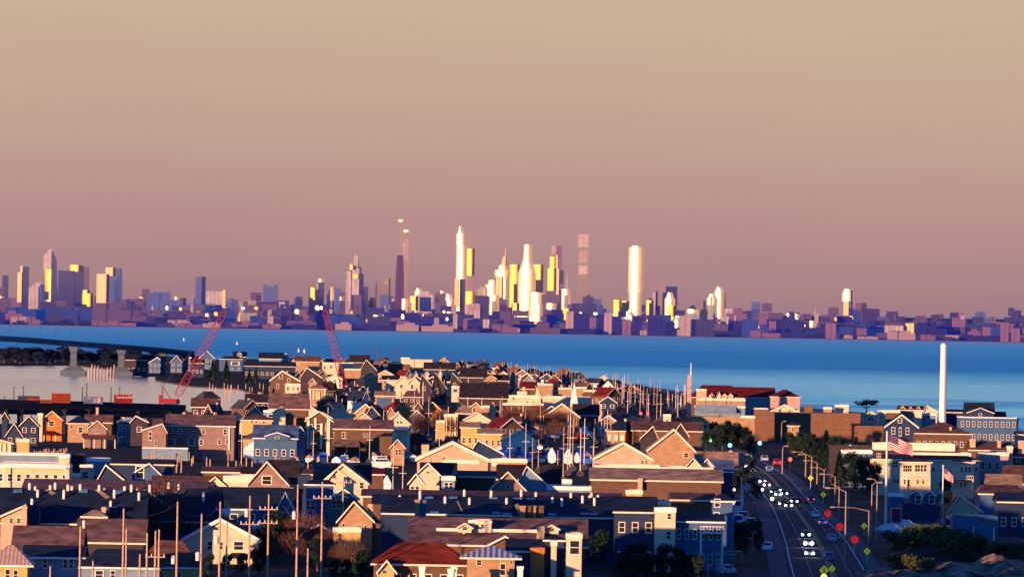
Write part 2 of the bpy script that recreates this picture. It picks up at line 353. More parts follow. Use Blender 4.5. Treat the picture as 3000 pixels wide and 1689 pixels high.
def tower(label, k, tiers, m, rz=0, D=16000, parts=(), name='distant_tower', group=None, depthf=.7):
    """tiers: (xL, xR, y_bottom or None, y_top[, xL2, xR2]) in tile coordinates; building standing at distance D, pulled nearer the camera, heights scaled from pixels"""
    t = 'A%d' % k
    x0 = sum(q[0] for q in tiers) / len(tiers); x1 = sum(q[1] for q in tiers) / len(tiers)
    c = wpt(t, (x0 + x1) / 2, 1100, D); root = empty(name, (c.x, D, 0), label, 'tower' if 'block' not in label else 'block', group)
    def piece(pname, tr, mk, rz_, dy):
        mb = MB()
        mx_ = sum((q[0] + q[1]) / 2 for q in tr) / len(tr); cc = wpt(t, mx_, 1000, D); ca = math.cos(math.radians(rz_)); sa = abs(math.sin(math.radians(rz_)))
        prev = None
        for q in tr:
            xa, xb, yb, yt = q[:4]; Xa, Xb = q[4:6] if len(q) > 4 else (xa, xb)
            zt = wpt(t, (xa+xb)/2, yt, D).z; zb = -2 if yb is None else wpt(t, (xa+xb)/2, yb, D).z
            wide = lambda a, b_: (wpt(t, a, 1000, D).x - cc.x, wpt(t, b_, 1000, D).x - cc.x)
            a0, a1 = wide(xa, xb); b0, b1 = wide(Xa, Xb)
            dw = (a1 - a0) * depthf; f = 1 / (ca + sa * depthf)
            dm = (a0 + a1) / 2
            def loc(v, mid, half=False): return mid + (v - mid) * f
            a0_, a1_ = loc(a0, dm), loc(a1, dm); bm = (b0 + b1) / 2; b0_, b1_ = loc(b0, bm), loc(b1, bm); dw2 = (b1 - b0) * depthf
            if mk in 'gy' and rz_ == MIR:     # curved glass front, widened on blazing towers as a painted halo
                def ring(l, r_, z):
                    g_ = 1.3 if mk == 'g' else 1.04; cxm, hw = (l + r_) / 2, (r_ - l) / 2 * g_; A_ = math.radians(30 if mk == 'g' else 14); R_ = hw / math.sin(A_); v_ = []
                    for i in range(17):
                        a = -A_ + 2 * A_ * i / 16; v_.append((cxm + R_ * math.sin(a), -R_ * math.cos(a) + R_ * math.cos(A_) - 3, z))
                    return v_ + [(cxm + hw, 12, z), (cxm - hw, 12, z)]
                mb.loft([ring(a0_, a1_, zb), ring(b0_, b1_, zt)])
            else: mb.fr(a0_, a1_, -dw * f / 2, dw * f / 2, zb, b0_, b1_, -dw2 * f / 2, dw2 * f / 2, zt)
        o = mb.build(pname, CM[mk], root, (cc.x - c.x, dy, 0), math.radians(rz_))
        return o
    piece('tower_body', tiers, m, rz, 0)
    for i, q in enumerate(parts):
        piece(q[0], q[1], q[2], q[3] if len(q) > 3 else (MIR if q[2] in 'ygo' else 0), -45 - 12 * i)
    return root
def lit(*tr): return ('lit_facade', list(tr))
T = tower
# --- first stretch, from the edge of the view to the far red crane boom
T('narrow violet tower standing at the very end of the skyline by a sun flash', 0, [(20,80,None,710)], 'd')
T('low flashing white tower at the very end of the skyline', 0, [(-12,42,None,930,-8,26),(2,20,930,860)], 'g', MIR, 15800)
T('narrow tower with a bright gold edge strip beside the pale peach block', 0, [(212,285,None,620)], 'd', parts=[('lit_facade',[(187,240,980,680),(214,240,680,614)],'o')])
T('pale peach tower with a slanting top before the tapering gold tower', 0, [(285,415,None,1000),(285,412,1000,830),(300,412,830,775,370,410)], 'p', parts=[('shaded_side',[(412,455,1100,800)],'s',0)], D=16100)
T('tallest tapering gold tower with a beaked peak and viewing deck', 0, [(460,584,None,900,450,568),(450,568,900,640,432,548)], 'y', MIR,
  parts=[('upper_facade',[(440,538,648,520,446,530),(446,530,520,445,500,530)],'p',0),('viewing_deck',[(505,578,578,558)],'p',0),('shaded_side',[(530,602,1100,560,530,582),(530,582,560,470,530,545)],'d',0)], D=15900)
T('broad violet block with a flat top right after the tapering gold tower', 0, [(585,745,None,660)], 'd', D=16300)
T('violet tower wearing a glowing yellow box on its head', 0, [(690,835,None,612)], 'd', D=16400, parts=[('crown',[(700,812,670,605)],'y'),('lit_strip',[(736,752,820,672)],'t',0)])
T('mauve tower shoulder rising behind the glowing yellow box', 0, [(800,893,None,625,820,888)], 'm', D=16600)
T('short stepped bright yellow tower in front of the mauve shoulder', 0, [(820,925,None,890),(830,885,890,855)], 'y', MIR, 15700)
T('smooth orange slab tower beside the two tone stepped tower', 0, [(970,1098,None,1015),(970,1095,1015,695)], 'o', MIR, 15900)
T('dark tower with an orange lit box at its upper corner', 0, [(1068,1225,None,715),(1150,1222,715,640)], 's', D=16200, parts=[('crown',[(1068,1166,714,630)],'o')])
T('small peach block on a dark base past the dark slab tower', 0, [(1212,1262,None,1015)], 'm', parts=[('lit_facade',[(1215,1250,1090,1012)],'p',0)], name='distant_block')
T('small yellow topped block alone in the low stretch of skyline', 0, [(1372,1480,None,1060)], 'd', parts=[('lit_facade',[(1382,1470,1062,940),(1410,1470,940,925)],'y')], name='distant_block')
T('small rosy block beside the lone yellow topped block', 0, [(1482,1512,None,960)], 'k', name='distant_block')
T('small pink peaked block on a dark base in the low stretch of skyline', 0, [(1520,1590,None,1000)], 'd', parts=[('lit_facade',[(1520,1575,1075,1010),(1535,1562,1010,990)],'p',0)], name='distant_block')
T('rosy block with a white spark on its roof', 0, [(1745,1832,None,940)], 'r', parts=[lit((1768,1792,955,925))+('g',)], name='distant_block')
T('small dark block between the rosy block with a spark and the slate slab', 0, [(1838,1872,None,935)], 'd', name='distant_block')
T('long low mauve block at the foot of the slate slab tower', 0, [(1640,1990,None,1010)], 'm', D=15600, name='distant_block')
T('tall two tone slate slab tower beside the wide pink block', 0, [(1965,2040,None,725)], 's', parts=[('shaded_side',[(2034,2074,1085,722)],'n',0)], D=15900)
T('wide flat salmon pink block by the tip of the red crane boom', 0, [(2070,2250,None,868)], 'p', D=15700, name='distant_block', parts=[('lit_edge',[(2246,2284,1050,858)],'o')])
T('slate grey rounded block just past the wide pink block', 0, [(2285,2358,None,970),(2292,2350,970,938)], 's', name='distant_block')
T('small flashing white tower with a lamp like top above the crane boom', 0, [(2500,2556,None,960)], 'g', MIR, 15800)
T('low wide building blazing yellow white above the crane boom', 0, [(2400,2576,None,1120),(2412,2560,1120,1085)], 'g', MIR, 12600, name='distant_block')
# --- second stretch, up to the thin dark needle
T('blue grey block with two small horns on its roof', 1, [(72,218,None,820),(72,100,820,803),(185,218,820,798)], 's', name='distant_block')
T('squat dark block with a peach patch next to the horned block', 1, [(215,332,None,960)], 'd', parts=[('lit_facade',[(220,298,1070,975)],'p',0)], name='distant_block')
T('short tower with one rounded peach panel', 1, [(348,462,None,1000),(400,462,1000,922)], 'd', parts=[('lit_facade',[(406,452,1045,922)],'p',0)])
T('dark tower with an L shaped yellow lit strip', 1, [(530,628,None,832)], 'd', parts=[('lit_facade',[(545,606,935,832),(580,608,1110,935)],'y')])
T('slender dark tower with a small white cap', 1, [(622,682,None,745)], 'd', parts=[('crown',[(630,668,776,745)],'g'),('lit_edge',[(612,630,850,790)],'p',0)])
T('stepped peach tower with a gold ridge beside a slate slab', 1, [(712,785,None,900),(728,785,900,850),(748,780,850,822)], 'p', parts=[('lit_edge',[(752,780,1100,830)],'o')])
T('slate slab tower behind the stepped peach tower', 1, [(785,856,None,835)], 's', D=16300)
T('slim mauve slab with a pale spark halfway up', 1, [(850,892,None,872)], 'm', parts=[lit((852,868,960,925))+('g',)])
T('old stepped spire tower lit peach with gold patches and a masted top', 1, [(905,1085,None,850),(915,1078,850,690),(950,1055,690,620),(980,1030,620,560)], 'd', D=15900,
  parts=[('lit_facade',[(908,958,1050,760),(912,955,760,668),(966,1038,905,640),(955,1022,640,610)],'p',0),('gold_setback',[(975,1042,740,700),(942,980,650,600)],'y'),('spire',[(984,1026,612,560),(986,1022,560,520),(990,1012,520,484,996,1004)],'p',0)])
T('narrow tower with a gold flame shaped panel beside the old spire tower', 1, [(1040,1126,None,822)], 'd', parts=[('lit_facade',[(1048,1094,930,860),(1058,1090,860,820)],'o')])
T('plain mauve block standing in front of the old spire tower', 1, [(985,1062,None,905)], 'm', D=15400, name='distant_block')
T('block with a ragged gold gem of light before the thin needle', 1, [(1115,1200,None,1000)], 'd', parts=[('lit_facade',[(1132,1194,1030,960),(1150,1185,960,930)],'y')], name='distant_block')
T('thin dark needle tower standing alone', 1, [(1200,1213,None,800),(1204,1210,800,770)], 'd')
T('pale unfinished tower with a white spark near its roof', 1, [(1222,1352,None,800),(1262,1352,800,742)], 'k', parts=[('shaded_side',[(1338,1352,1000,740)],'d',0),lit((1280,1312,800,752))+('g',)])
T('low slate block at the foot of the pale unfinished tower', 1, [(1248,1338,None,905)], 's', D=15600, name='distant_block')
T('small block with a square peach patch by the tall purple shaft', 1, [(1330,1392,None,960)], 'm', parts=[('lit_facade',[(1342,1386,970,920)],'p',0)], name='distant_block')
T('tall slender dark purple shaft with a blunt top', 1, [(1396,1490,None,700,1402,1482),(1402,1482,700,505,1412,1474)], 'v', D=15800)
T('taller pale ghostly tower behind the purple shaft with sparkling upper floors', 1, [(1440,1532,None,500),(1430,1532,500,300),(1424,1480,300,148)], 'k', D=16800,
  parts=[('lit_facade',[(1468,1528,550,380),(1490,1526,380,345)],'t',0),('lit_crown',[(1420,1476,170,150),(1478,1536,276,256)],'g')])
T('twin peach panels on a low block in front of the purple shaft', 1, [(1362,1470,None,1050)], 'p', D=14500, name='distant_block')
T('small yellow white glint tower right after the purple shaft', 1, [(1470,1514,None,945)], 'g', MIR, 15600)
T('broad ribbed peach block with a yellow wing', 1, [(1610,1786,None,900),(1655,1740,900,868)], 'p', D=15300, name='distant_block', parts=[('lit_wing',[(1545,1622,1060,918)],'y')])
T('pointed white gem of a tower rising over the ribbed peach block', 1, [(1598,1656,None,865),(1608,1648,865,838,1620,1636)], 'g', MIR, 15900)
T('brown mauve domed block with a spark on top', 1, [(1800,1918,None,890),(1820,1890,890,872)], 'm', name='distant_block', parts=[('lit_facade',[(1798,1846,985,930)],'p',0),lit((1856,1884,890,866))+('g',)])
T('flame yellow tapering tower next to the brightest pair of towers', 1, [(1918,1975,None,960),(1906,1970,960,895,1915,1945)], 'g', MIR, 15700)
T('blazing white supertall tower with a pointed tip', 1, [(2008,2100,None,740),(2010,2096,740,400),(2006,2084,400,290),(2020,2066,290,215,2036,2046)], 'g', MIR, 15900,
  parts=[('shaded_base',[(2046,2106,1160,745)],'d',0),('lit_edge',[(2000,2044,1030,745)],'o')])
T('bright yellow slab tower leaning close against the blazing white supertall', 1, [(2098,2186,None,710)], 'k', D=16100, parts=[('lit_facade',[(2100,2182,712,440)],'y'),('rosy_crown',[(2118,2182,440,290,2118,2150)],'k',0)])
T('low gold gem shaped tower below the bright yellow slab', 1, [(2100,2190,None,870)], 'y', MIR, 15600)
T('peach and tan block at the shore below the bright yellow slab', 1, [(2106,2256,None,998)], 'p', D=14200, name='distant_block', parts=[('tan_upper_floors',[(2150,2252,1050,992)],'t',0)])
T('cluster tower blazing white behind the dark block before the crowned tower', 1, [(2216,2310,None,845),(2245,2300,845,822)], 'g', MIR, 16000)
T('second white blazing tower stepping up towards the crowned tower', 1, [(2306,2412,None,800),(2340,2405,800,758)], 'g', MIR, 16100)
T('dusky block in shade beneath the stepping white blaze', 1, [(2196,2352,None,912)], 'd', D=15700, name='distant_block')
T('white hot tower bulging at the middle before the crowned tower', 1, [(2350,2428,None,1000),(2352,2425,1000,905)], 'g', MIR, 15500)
T('crowned old tower with a needle spire glowing yellow', 1, [(2402,2528,None,930),(2404,2526,930,720)], 'm', D=15900,
  parts=[('lit_facade',[(2410,2490,930,722)],'o'),('lit_edge',[(2490,2514,950,722)],'g'),('crown',[(2400,2530,722,655),(2440,2514,655,610)],'g'),('spire',[(2462,2514,612,520,2480,2512),(2496,2510,520,440,2502,2506)],'o')])
# --- third stretch, round the great central blaze
T('great central blazing tower, widest and brightest of the skyline', 2, [(60,205,None,860),(58,215,860,690),(58,215,690,560,105,178),(108,178,560,400,116,172)], 'g', MIR, 15700)
T('yellow shoulder tower against the near side of the great central blaze', 2, [(-34,62,None,600)], 'y', MIR, 16000)
T('yellow shoulder tower against the far side of the great central blaze', 2, [(205,300,None,600)], 'y', MIR, 16000)
T('small white blazing block at the foot of the great central blaze', 2, [(178,292,None,880)], 'g', MIR, 15500, name='distant_block')
T('narrow gold gem tower below the small white blazing block', 2, [(230,292,None,1000)], 'g', MIR, 14800)
T('yellow panelled block low before the great central blaze', 2, [(6,60,None,985)], 'y', MIR, 15000, name='distant_block')
T('tall banded yellow tower with a peach cap and a dark back slab', 2, [(342,478,None,640),(385,458,640,505)], 'm', D=15900,
  parts=[('lit_facade',[(344,430,890,640),(372,430,640,520)],'y'),('cap',[(388,430,505,412)],'p',0),('lit_edge',[(440,472,900,640),(430,456,640,505)],'o')])
T('dark back slab rising behind the banded yellow tower', 2, [(430,496,None,410)], 'r', D=16400)
T('second dark slab stepping down behind the banded yellow tower', 2, [(468,516,None,655)], 'r', D=16300)
T('slender gold tower with a pink spire past the banded yellow tower', 2, [(500,566,None,845)], 'g', MIR, 15600, parts=[('spire',[(536,556,850,690,544,550)],'p',0)])
T('dark gabled block with a round flash on its front', 2, [(298,465,None,900),(340,440,900,862)], 'm', D=15300, name='distant_block', parts=[('lit_facade',[(346,426,1050,990)],'g'),])
T('plain tan block beside the dark gabled block', 2, [(420,548,None,1070)], 't', D=14000, name='distant_block')
T('ragged gold tower low before the row of shaded shore blocks', 2, [(512,584,None,1040)], 'y', MIR, 13500)
T('pale ghostly tower with three stacked bands of lit floors', 2, [(655,762,None,296)], 'k', D=16800, depthf=.9,
  parts=[('lit_band',[(655,760,430,296)],'p',0),('lit_band',[(660,756,585,465)],'t',0),('lit_band',[(658,752,700,612)],'p',0)])
T('stepped violet block under the ghostly banded tower', 2, [(600,855,None,990),(712,822,990,925),(750,790,925,905)], 'd', D=15000, name='distant_block')
T('straight white blazing pillar tower standing alone', 2, [(1178,1285,None,880),(1170,1298,880,430),(1196,1280,430,412)], 'g', MIR, 15900)
T('little row of gold lit windows block before the blazing pillar', 2, [(1018,1092,None,955)], 'y', MIR, 15300, name='distant_block')
T('low gold lit block right at the foot of the blazing pillar', 2, [(1098,1168,None,965)], 'y', MIR, 15200, name='distant_block')
T('gold block following the blazing pillar', 2, [(1350,1412,None,958)], 'y', MIR, 15400, name='distant_block')
T('thin peach tower with a shaded back following the blazing pillar', 2, [(1412,1442,None,878)], 'p', D=15600, parts=[('shaded_side',[(1440,1460,1060,872)],'n',0)])
T('violet tower with a pale pink crown past the blazing pillar', 2, [(1515,1660,None,880),(1545,1660,880,820)], 'd', D=16200)
T('pale pink crowned tower half lost in the haze', 2, [(1480,1552,None,768)], 'k', D=16900)
T('oval white blaze tower before the violet tower with pink crown', 2, [(1540,1622,None,940),(1550,1612,940,880,1570,1595)], 'g', MIR, 15800)
T('gold tower foot below the oval white blaze', 2, [(1560,1635,None,1012)], 'y', MIR, 15500, name='distant_block')
T('wide white hot domed block low among the shore blocks', 2, [(1100,1240,None,1110),(1130,1215,1110,1072,1150,1195)], 'g', MIR, 13800, name='distant_block')
T('diamond shaped gold glint tower by the ribbed tan shore block', 2, [(1632,1688,None,1165),(1636,1686,1165,1130,1655,1668)], 'g', MIR, 12400)
T('blunt pyramid tower blazing white before the double blaze', 2, [(1742,1868,None,1110),(1745,1866,1110,1048,1765,1855)], 'g', MIR, 15300, parts=[('pyramid_roof',[(1768,1852,1050,1008,1800,1830)],'t',0)])
T('small gold block between the pyramid tower and the double blaze', 2, [(1898,1956,None,1052)], 'y', MIR, 15400, name='distant_block')
T('lower half of the double blaze, rounded white tower', 2, [(1962,2048,None,940),(1972,2040,940,895,1990,2030)], 'g', MIR, 15700)
T('taller half of the double blaze, white tower with a domed head', 2, [(2038,2118,None,870),(2045,2112,870,828,2060,2095)], 'g', MIR, 15900)
T('rosy shaft shading the far side of the double blaze', 2, [(2118,2150,None,880)], 'm', D=16100)
T('small peach block following the double blaze', 2, [(2140,2218,None,1042)], 'p', D=15900, name='distant_block')
T('peach tower foot below the double blaze', 2, [(2104,2182,None,1120)], 'p', D=12500, name='distant_block')
T('lone slate slab rising over the vivid blue shore blocks', 2, [(2410,2500,None,975)], 's', D=15900)
# --- last stretch
T('slim slate tower with a rounded head before the torch tower', 3, [(608,674,None,1060),(618,662,1060,1035)], 'e', D=15900)
T('torch shaped tower, white blazing head on a slender gold shaft', 3, [(760,822,None,960)], 'o', MIR, 15900, parts=[('blazing_crown',[(738,832,968,880),(750,826,880,850)],'g'),('shaded_side',[(820,838,1180,860)],'n',0)])
T('slate block with a flat top right after the torch tower', 3, [(850,935,None,1075),(855,910,1075,1055)], 'e', name='distant_block')
T('small slate block before the arched violet block', 3, [(1062,1130,None,1133)], 'e', name='distant_block')
T('arched violet block with a pale centre', 3, [(1186,1316,None,1110),(1196,1308,1110,1070)], 'd', name='distant_block', parts=[('pale_centre',[(1232,1276,1180,1095)],'m',0)])
T('long white lit rooftop block below the arched violet block', 3, [(1180,1362,None,1212)], 'p', D=13000, name='distant_block')
T('low golden block next to the long white lit rooftop', 3, [(1388,1492,None,1190)], 'o', MIR, 13000, name='distant_block')
T('mauve tower with a bulbous head near the white column', 3, [(1905,1992,None,1150),(1918,1976,1150,1085)], 'r', parts=[('lit_facade',[(1930,1965,1150,1110)],'p',0)])
T('rosy block beside the bulbous headed tower', 3, [(1855,1905,None,1130)], 'r', name='distant_block')
T('green grey block with a rounded roof past the bulbous headed tower', 3, [(2118,2178,None,1170),(2130,2168,1170,1142)], 'e', name='distant_block')
T('round water tank tower with a white glint', 3, [(285,318,None,1170),(264,338,1170,1110,268,334),(268,334,1110,1080,285,318)], 'd', D=12500, parts=[lit((268,294,1130,1095))+('g',)])
T('small white glint block following the round tank', 3, [(425,466,None,1165)], 'g', MIR, 13000, name='distant_block')
T('pointed slate block at the far end of the skyline', 3, [(2470,2562,None,1220),(2475,2545,1220,1172,2500,2520)], 'n', D=12800, name='distant_block')
# --- the row of big shaded apartment blocks on the far shore
FR = [('tan ribbed slab ending the shore row by the ragged gold tower',2,545,620,1070,'t'),('wide navy slab after the tan ribbed slab',2,622,785,1092,'n'),('brown rose slab between two navy slabs',2,785,848,1128,'r'),
 ('navy slab after the brown rose slab',2,850,930,1100,'n'),('peach ribbed slab with a spark at its foot',2,930,1006,1082,'t'),('navy slab after the peach ribbed slab',2,1010,1100,1120,'n'),('rose slab under the white hot domed block',2,1112,1200,1150,'r'),
 ('navy slab under the white hot domed block',2,1212,1310,1112,'n'),('navy slab with a stepped roof',2,1368,1545,1130,'n'),('violet slab next to the diamond glint',2,1545,1645,1175,'d'),('ribbed tan shore slab under the pyramid tower',2,1690,1802,1112,'t'),
 ('broad violet slab between the ribbed tan slab and the double blaze',2,1806,2040,1150,'d'),('low brown block past the broad violet slab',2,2040,2180,1200,'m'),('deep blue slab past the low brown block',2,2180,2330,1165,'n'),('vivid blue slab, boldest of the shore row',2,2318,2486,1150,'e'),
 ('dusk blue block after the vivid blue slab',2,2500,2576,1200,'e'),('rounded rose pillar block on a blue mass',3,14,84,1170,'r'),('blue block behind the rounded rose pillar',3,-10,222,1150,'n'),('navy block under the round water tank',3,220,372,1168,'n'),
 ('brown edged block at the shore under the round tank',3,290,352,1232,'r'),('violet low block after the round tank',3,372,580,1235,'n'),('red brown block at the shore before the torch tower',3,582,690,1190,'r'),('blue block at the foot of the torch tower',3,700,862,1228,'e'),
 ('navy block by the broad ribbed peach block',1,1610,1700,1140,'n'),('deep navy block under the broad ribbed peach block',1,1680,1796,1120,'n'),('peach thin block between two navy blocks',1,1796,1842,1135,'t'),('narrow navy block under the flame yellow tower',1,1842,1915,1130,'n'),
 ('brown shore block below the low gold gem tower',1,2088,2130,1150,'r'),('navy shore block below the peach and tan block',1,2130,2250,1150,'n'),('peach narrow shore block by the white hot tower',1,2288,2350,1150,'p'),('violet shore block under the crowned old tower',1,2358,2500,1150,'d'),
 ('rose block near the end of the skyline',3,2164,2240,1230,'r'),('blue block near the end of the skyline',3,2240,2342,1228,'e'),('pink block near the end of the skyline',3,2345,2425,1180,'r'),('red rose block at the end of the skyline',3,2450,2540,1240,'r')]
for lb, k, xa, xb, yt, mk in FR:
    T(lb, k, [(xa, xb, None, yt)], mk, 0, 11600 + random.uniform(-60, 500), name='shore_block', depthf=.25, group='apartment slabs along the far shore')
# --- small anonymous roofs filling the far shore, with added glint boxes
words_ = {'d': 'violet', 'n': 'navy', 'm': 'mauve', 'r': 'rose brown', 's': 'slate', 'e': 'dusk blue', 't': 'tan', 'p': 'peach', 'g': 'white hot', 'y': 'yellow'}
def far_fill(n, x0, x1, D0, D1, z0, z1, w0, w1, pal, what):
    shared = {}
    for i in range(n):
        D = random.uniform(D0, D1); u = x0 + (x1 - x0) * (i + random.random()) / n
        mk = random.choice(pal); h = random.uniform(z0, z1) * random.choice((.6, .8, 1, 1)); w_ = random.uniform(w0, w1)
        key = (mk, random.randint(0, 2))
        if key not in shared:
            mb = MB(); mb.box(-.5, .5, -.2, .2, 0, random.uniform(.6, .85)); a = random.uniform(-.4, 0); mb.box(a, a + random.uniform(.25, .5), -.15, .15, .7, 1)
            if random.random() < .5: mb.box(-.5, -.15, -.24, -.1, 0, .95)
            if mk in 'gy': mb = MB(); mb.box(-.5,.5,-.3,.3,.2,.8); mb.box(-.35,.3,-.28,.25,.8,1); mb.box(-.3,.45,-.25,.25,0,.2)
            shared[key] = mb.mesh('low_block', CM[mk])
        a_, b_ = S('S', u, 985)
        o = link('low_block', shared[key], None, (a_ * D / F, D, -1)); o.scale = (w_, w_, h)
        if mk in 'gy': o.rotation_euler.z = math.radians(MIR + random.uniform(-9, 9)); o.location.z = random.uniform(8, 34); o.scale = (w_*.8, w_*.8, h*.16)
        tag(o, 'tiny hazy %s %s in the far shore clutter' % (words_[mk], what), 'block', 'tiny %s %s of the far shore' % (words_[mk], what))
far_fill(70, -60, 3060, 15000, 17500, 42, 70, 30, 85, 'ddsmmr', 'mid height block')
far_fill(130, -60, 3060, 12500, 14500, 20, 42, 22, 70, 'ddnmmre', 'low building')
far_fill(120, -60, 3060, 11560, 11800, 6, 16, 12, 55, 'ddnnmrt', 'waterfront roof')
far_fill(80, 420, 2500, 12300, 15800, 20, 62, 5, 11, 'gygp', 'sun glint')  # loose little boxes added for their points of sun glint
# ------------------------------------------------------------------ houses
def unit_mesh(name, m, parts):
    mb = MB()
    for q in parts: mb.box(*q)
    return mb.mesh(name, m)
WFRAME = unit_mesh('window', TRIM, [(-.58,-.46,-.07,.02,0,1.5),(.46,.58,-.07,.02,0,1.5),(-.46,.46,-.07,.02,0,.12),(-.46,.46,-.07,.02,1.38,1.5),(-.46,.46,-.05,.02,.71,.78)])
WFRAME_C = WFRAME.copy(); WFRAME_C.materials.clear(); WFRAME_C.materials.append(CREAMTRIM)
WPANE = unit_mesh('pane', GLASS, [(-.46,.46,-.03,.015,.12,1.38)])
DOORM = unit_mesh('door', mat('painted_door', (.09,.07,.08), .5, .2, 1), [(-.5,.5,-.06,.02,0,2.1),(-.58,-.5,-.1,.02,0,2.2),(.5,.58,-.1,.02,0,2.2)])
KNOB = MB().tube([(.36,-.1,1),(.36,-.06,1)], .05, 6).mesh('handle', METAL)
def window(root, x, y, z, w=1.1, h=1.5, ry=0, frame=WFRAME):
    o = link('window', frame, root, (x, y, z)); o.scale = (w / 1.16, 1, h / 1.5); o.rotation_euler.z = ry
    link('pane', WPANE, o); return o
HOUSES = []
FOOT = []
def house(t, xL, xR, yb, ye, yr, kind, wall, roof, label, win=None, wins=(), rz=0, dp=None, ch=(), dorm=(), door=None, porch=None, vents=(), sky=(), trim='c',
          name='house', cat='house', group=None, ax=.5, over=.45, rail=None, posts=None, party=(), parapet=.7, awning=None, dorm_wall=None, ridge=.5, deep=1.):
    if t in ('B1', 'B2'):      # no more than two or three storeys out there
        for _ in range(200):
            b1_ = S(t, (xL+xR)/2, yb)[1]; b0_ = S(t, (xL+xR)/2, ye)[1]
            if (b1_ - b0_) * CAMH / (b1_ - HOR) <= (6.8 if kind == 'f' else 7.6) or yb - ye < 40: break
            yb -= 4
    aL, bL = S(t, xL, yb); aR, bR = S(t, xR, yb)
    uc, bb = (aL + aR) / 2, (bL + bR) / 2
    D = depth(bb); k = D / F
    W_ = (aR - aL) * k
    lx = lambda x, y=yb: (S(t, x, y)[0] - uc) * k
    lz = lambda y, x=None: (bb - S(t, x if x is not None else (xL+xR)/2, y)[1]) * k
    c, s_ = math.cos(math.radians(rz)), abs(math.sin(math.radians(rz)))
    h = lz(ye); r = lz(yr)
    if dp is None: dp = min(14, max(7, W_ * .9))
    if rz: W_ = max(3, (W_ - dp * s_ * .8)) / c
    w = W_ / 2
    if name == 'house':
        if 'condo' in label: name, cat = 'condo_row', 'building'
        elif kind == 'f': name, cat = 'low_building', 'building'
        elif 'roof' in label and kind == 's': name, cat = 'long_building', 'building'
    root = empty(name, (uc * k, D, 0), label, cat, group, math.radians(rz))
    HOUSES.append((uc, bb, label)); FOOT.append((uc - (aR-aL)/2, uc + (aR-aL)/2, bb, (h*.6+r*.4)/k))
    wm, rm = W[wall], R.get(roof); TR = TRIM if trim == 'w' else CREAMTRIM; fr = WFRAME if trim == 'w' else WFRAME_C
    mb = MB()
    if kind == 'g':
        a = -w + 2*w*ax
        mb.loft([[(-w,y,-.3),(w,y,-.3),(w,y,h),(a,y,r),(-w,y,h)] for y in (0, dp)]); mb.build('wall', wm, root)
        rb = MB(); sl_, sr = (r-h)/(a+w), (r-h)/(w-a)
        rb.slab((-w-over, -over, h-over*sl_+.2), (a, -over, r+.2), (a, dp+over, r+.2), (-w-over, dp+over, h-over*sl_+.2), .22)
        rb.slab((a, -over, r+.2), (w+over, -over, h-over*sr+.2), (w+over, dp+over, h-over*sr+.2), (a, dp+over, r+.2), .22)
        ro = rb.build('roof', rm, root)
        tb = MB(); tt = max(.34, .05 * W_)
        for x0, z0, x1, z1 in ((-w-over, h-over*sl_, a, r), (a, r, w+over, h-over*sr)):
            tb.slab((x0, -over-.1, z0+.24), (x1, -over-.1, z1+.24), (x1, -over-.01, z1+.24), (x0, -over-.01, z0+.24), tt)
        tb.build('bargeboard', TR, root)
    elif kind == 's':
        mid = dp * .5
        mb.loft([[(x,0,-.3),(x,dp,-.3),(x,dp,h),(x,mid,r),(x,0,h)] for x in (-w, w)]); mb.build('wall', wm, root)
        rb = MB(); sl_ = (r-h)/mid
        rb.slab((-w-over, -over, h-over*sl_+.2), (w+over, -over, h-over*sl_+.2), (w+over, mid, r+.2), (-w-over, mid, r+.2), .22)
        rb.slab((-w-over, mid, r+.2), (w+over, mid, r+.2), (w+over, dp+over, h-over*sl_+.2), (-w-over, dp+over, h-over*sl_+.2), .22)
        ro = rb.build('roof', rm, root)
        MB().box(-w-over, w+over, -over-.12, -over-.01, h-over*sl_-.12, h-over*sl_+.16).build('gutter', TR, root)
    elif kind == 'h':
        mb.box(-w, w, 0, dp, -.3, h); mb.build('wall', wm, root)
        o_ = over; q = (w + o_) * ridge; my = dp / 2
        rb = MB(); rb.add([(-w-o_,-o_,h),(w+o_,-o_,h),(w+o_,dp+o_,h),(-w-o_,dp+o_,h),(-w-o_,-o_,h+.2),(w+o_,-o_,h+.2),(w+o_,dp+o_,h+.2),(-w-o_,dp+o_,h+.2),(-q,my,r),(q,my,r)],
                          [(0,3,2,1),(0,1,5,4),(1,2,6,5),(2,3,7,6),(3,0,4,7),(4,5,9,8),(5,6,9),(6,7,8,9),(7,4,8)])
        ro = rb.build('roof', rm, root)
        MB().box(-w-o_-.03, w+o_+.03, -o_-.06, -o_-.01, h-.05, h+.22).build('fascia', TR, root)
    else:
        mb.box(-w, w, 0, dp, -.3, h); mb.build('wall', wm, root)
        ro = MB().box(-w+.3, w-.3, .3, dp-.3, h, h+.06).build('roof', rm or R['slate'], root)
        pb = MB(); pp = parapet
        for q in ((-w-.1, w+.1, -.1, .25, h-.1, h+pp), (-w-.1, w+.1, dp-.25, dp+.1, h-.1, h+pp), (-w-.1, -w+.25, .25, dp-.25, h-.1, h+pp), (w-.25, w+.1, .25, dp-.25, h-.1, h+pp)): pb.box(*q)
        pb.build('parapet', TR if trim != 'n' else wm, root)
    # windows
    if win:
        nc, nr = win; big = .62 if W_ > 5*nc else .5
        ww = min(1.7, W_ / nc * big); sh = h / nr
        for j in range(nr):
            for i in range(nc):
                x = -w + W_ * (i + .5) / nc
                if door == 'mid' and j == 0 and i == nc // 2: continue
                window(root, x, -.01, sh * j + sh * .28, ww, min(1.9, sh * .5), 0, fr)
    for q in wins:
        if len(q) == 4: x1, x2, y1, y2 = q; e_ = (x2-x1)*(.22 if 'hotel' in label else .04); x1 -= e_; x2 += e_; window(root, lx((x1+x2)/2), -.01, lz(y2, x1), (lx(x2)-lx(x1)), lz(y1, x1)-lz(y2, x1), 0, fr)
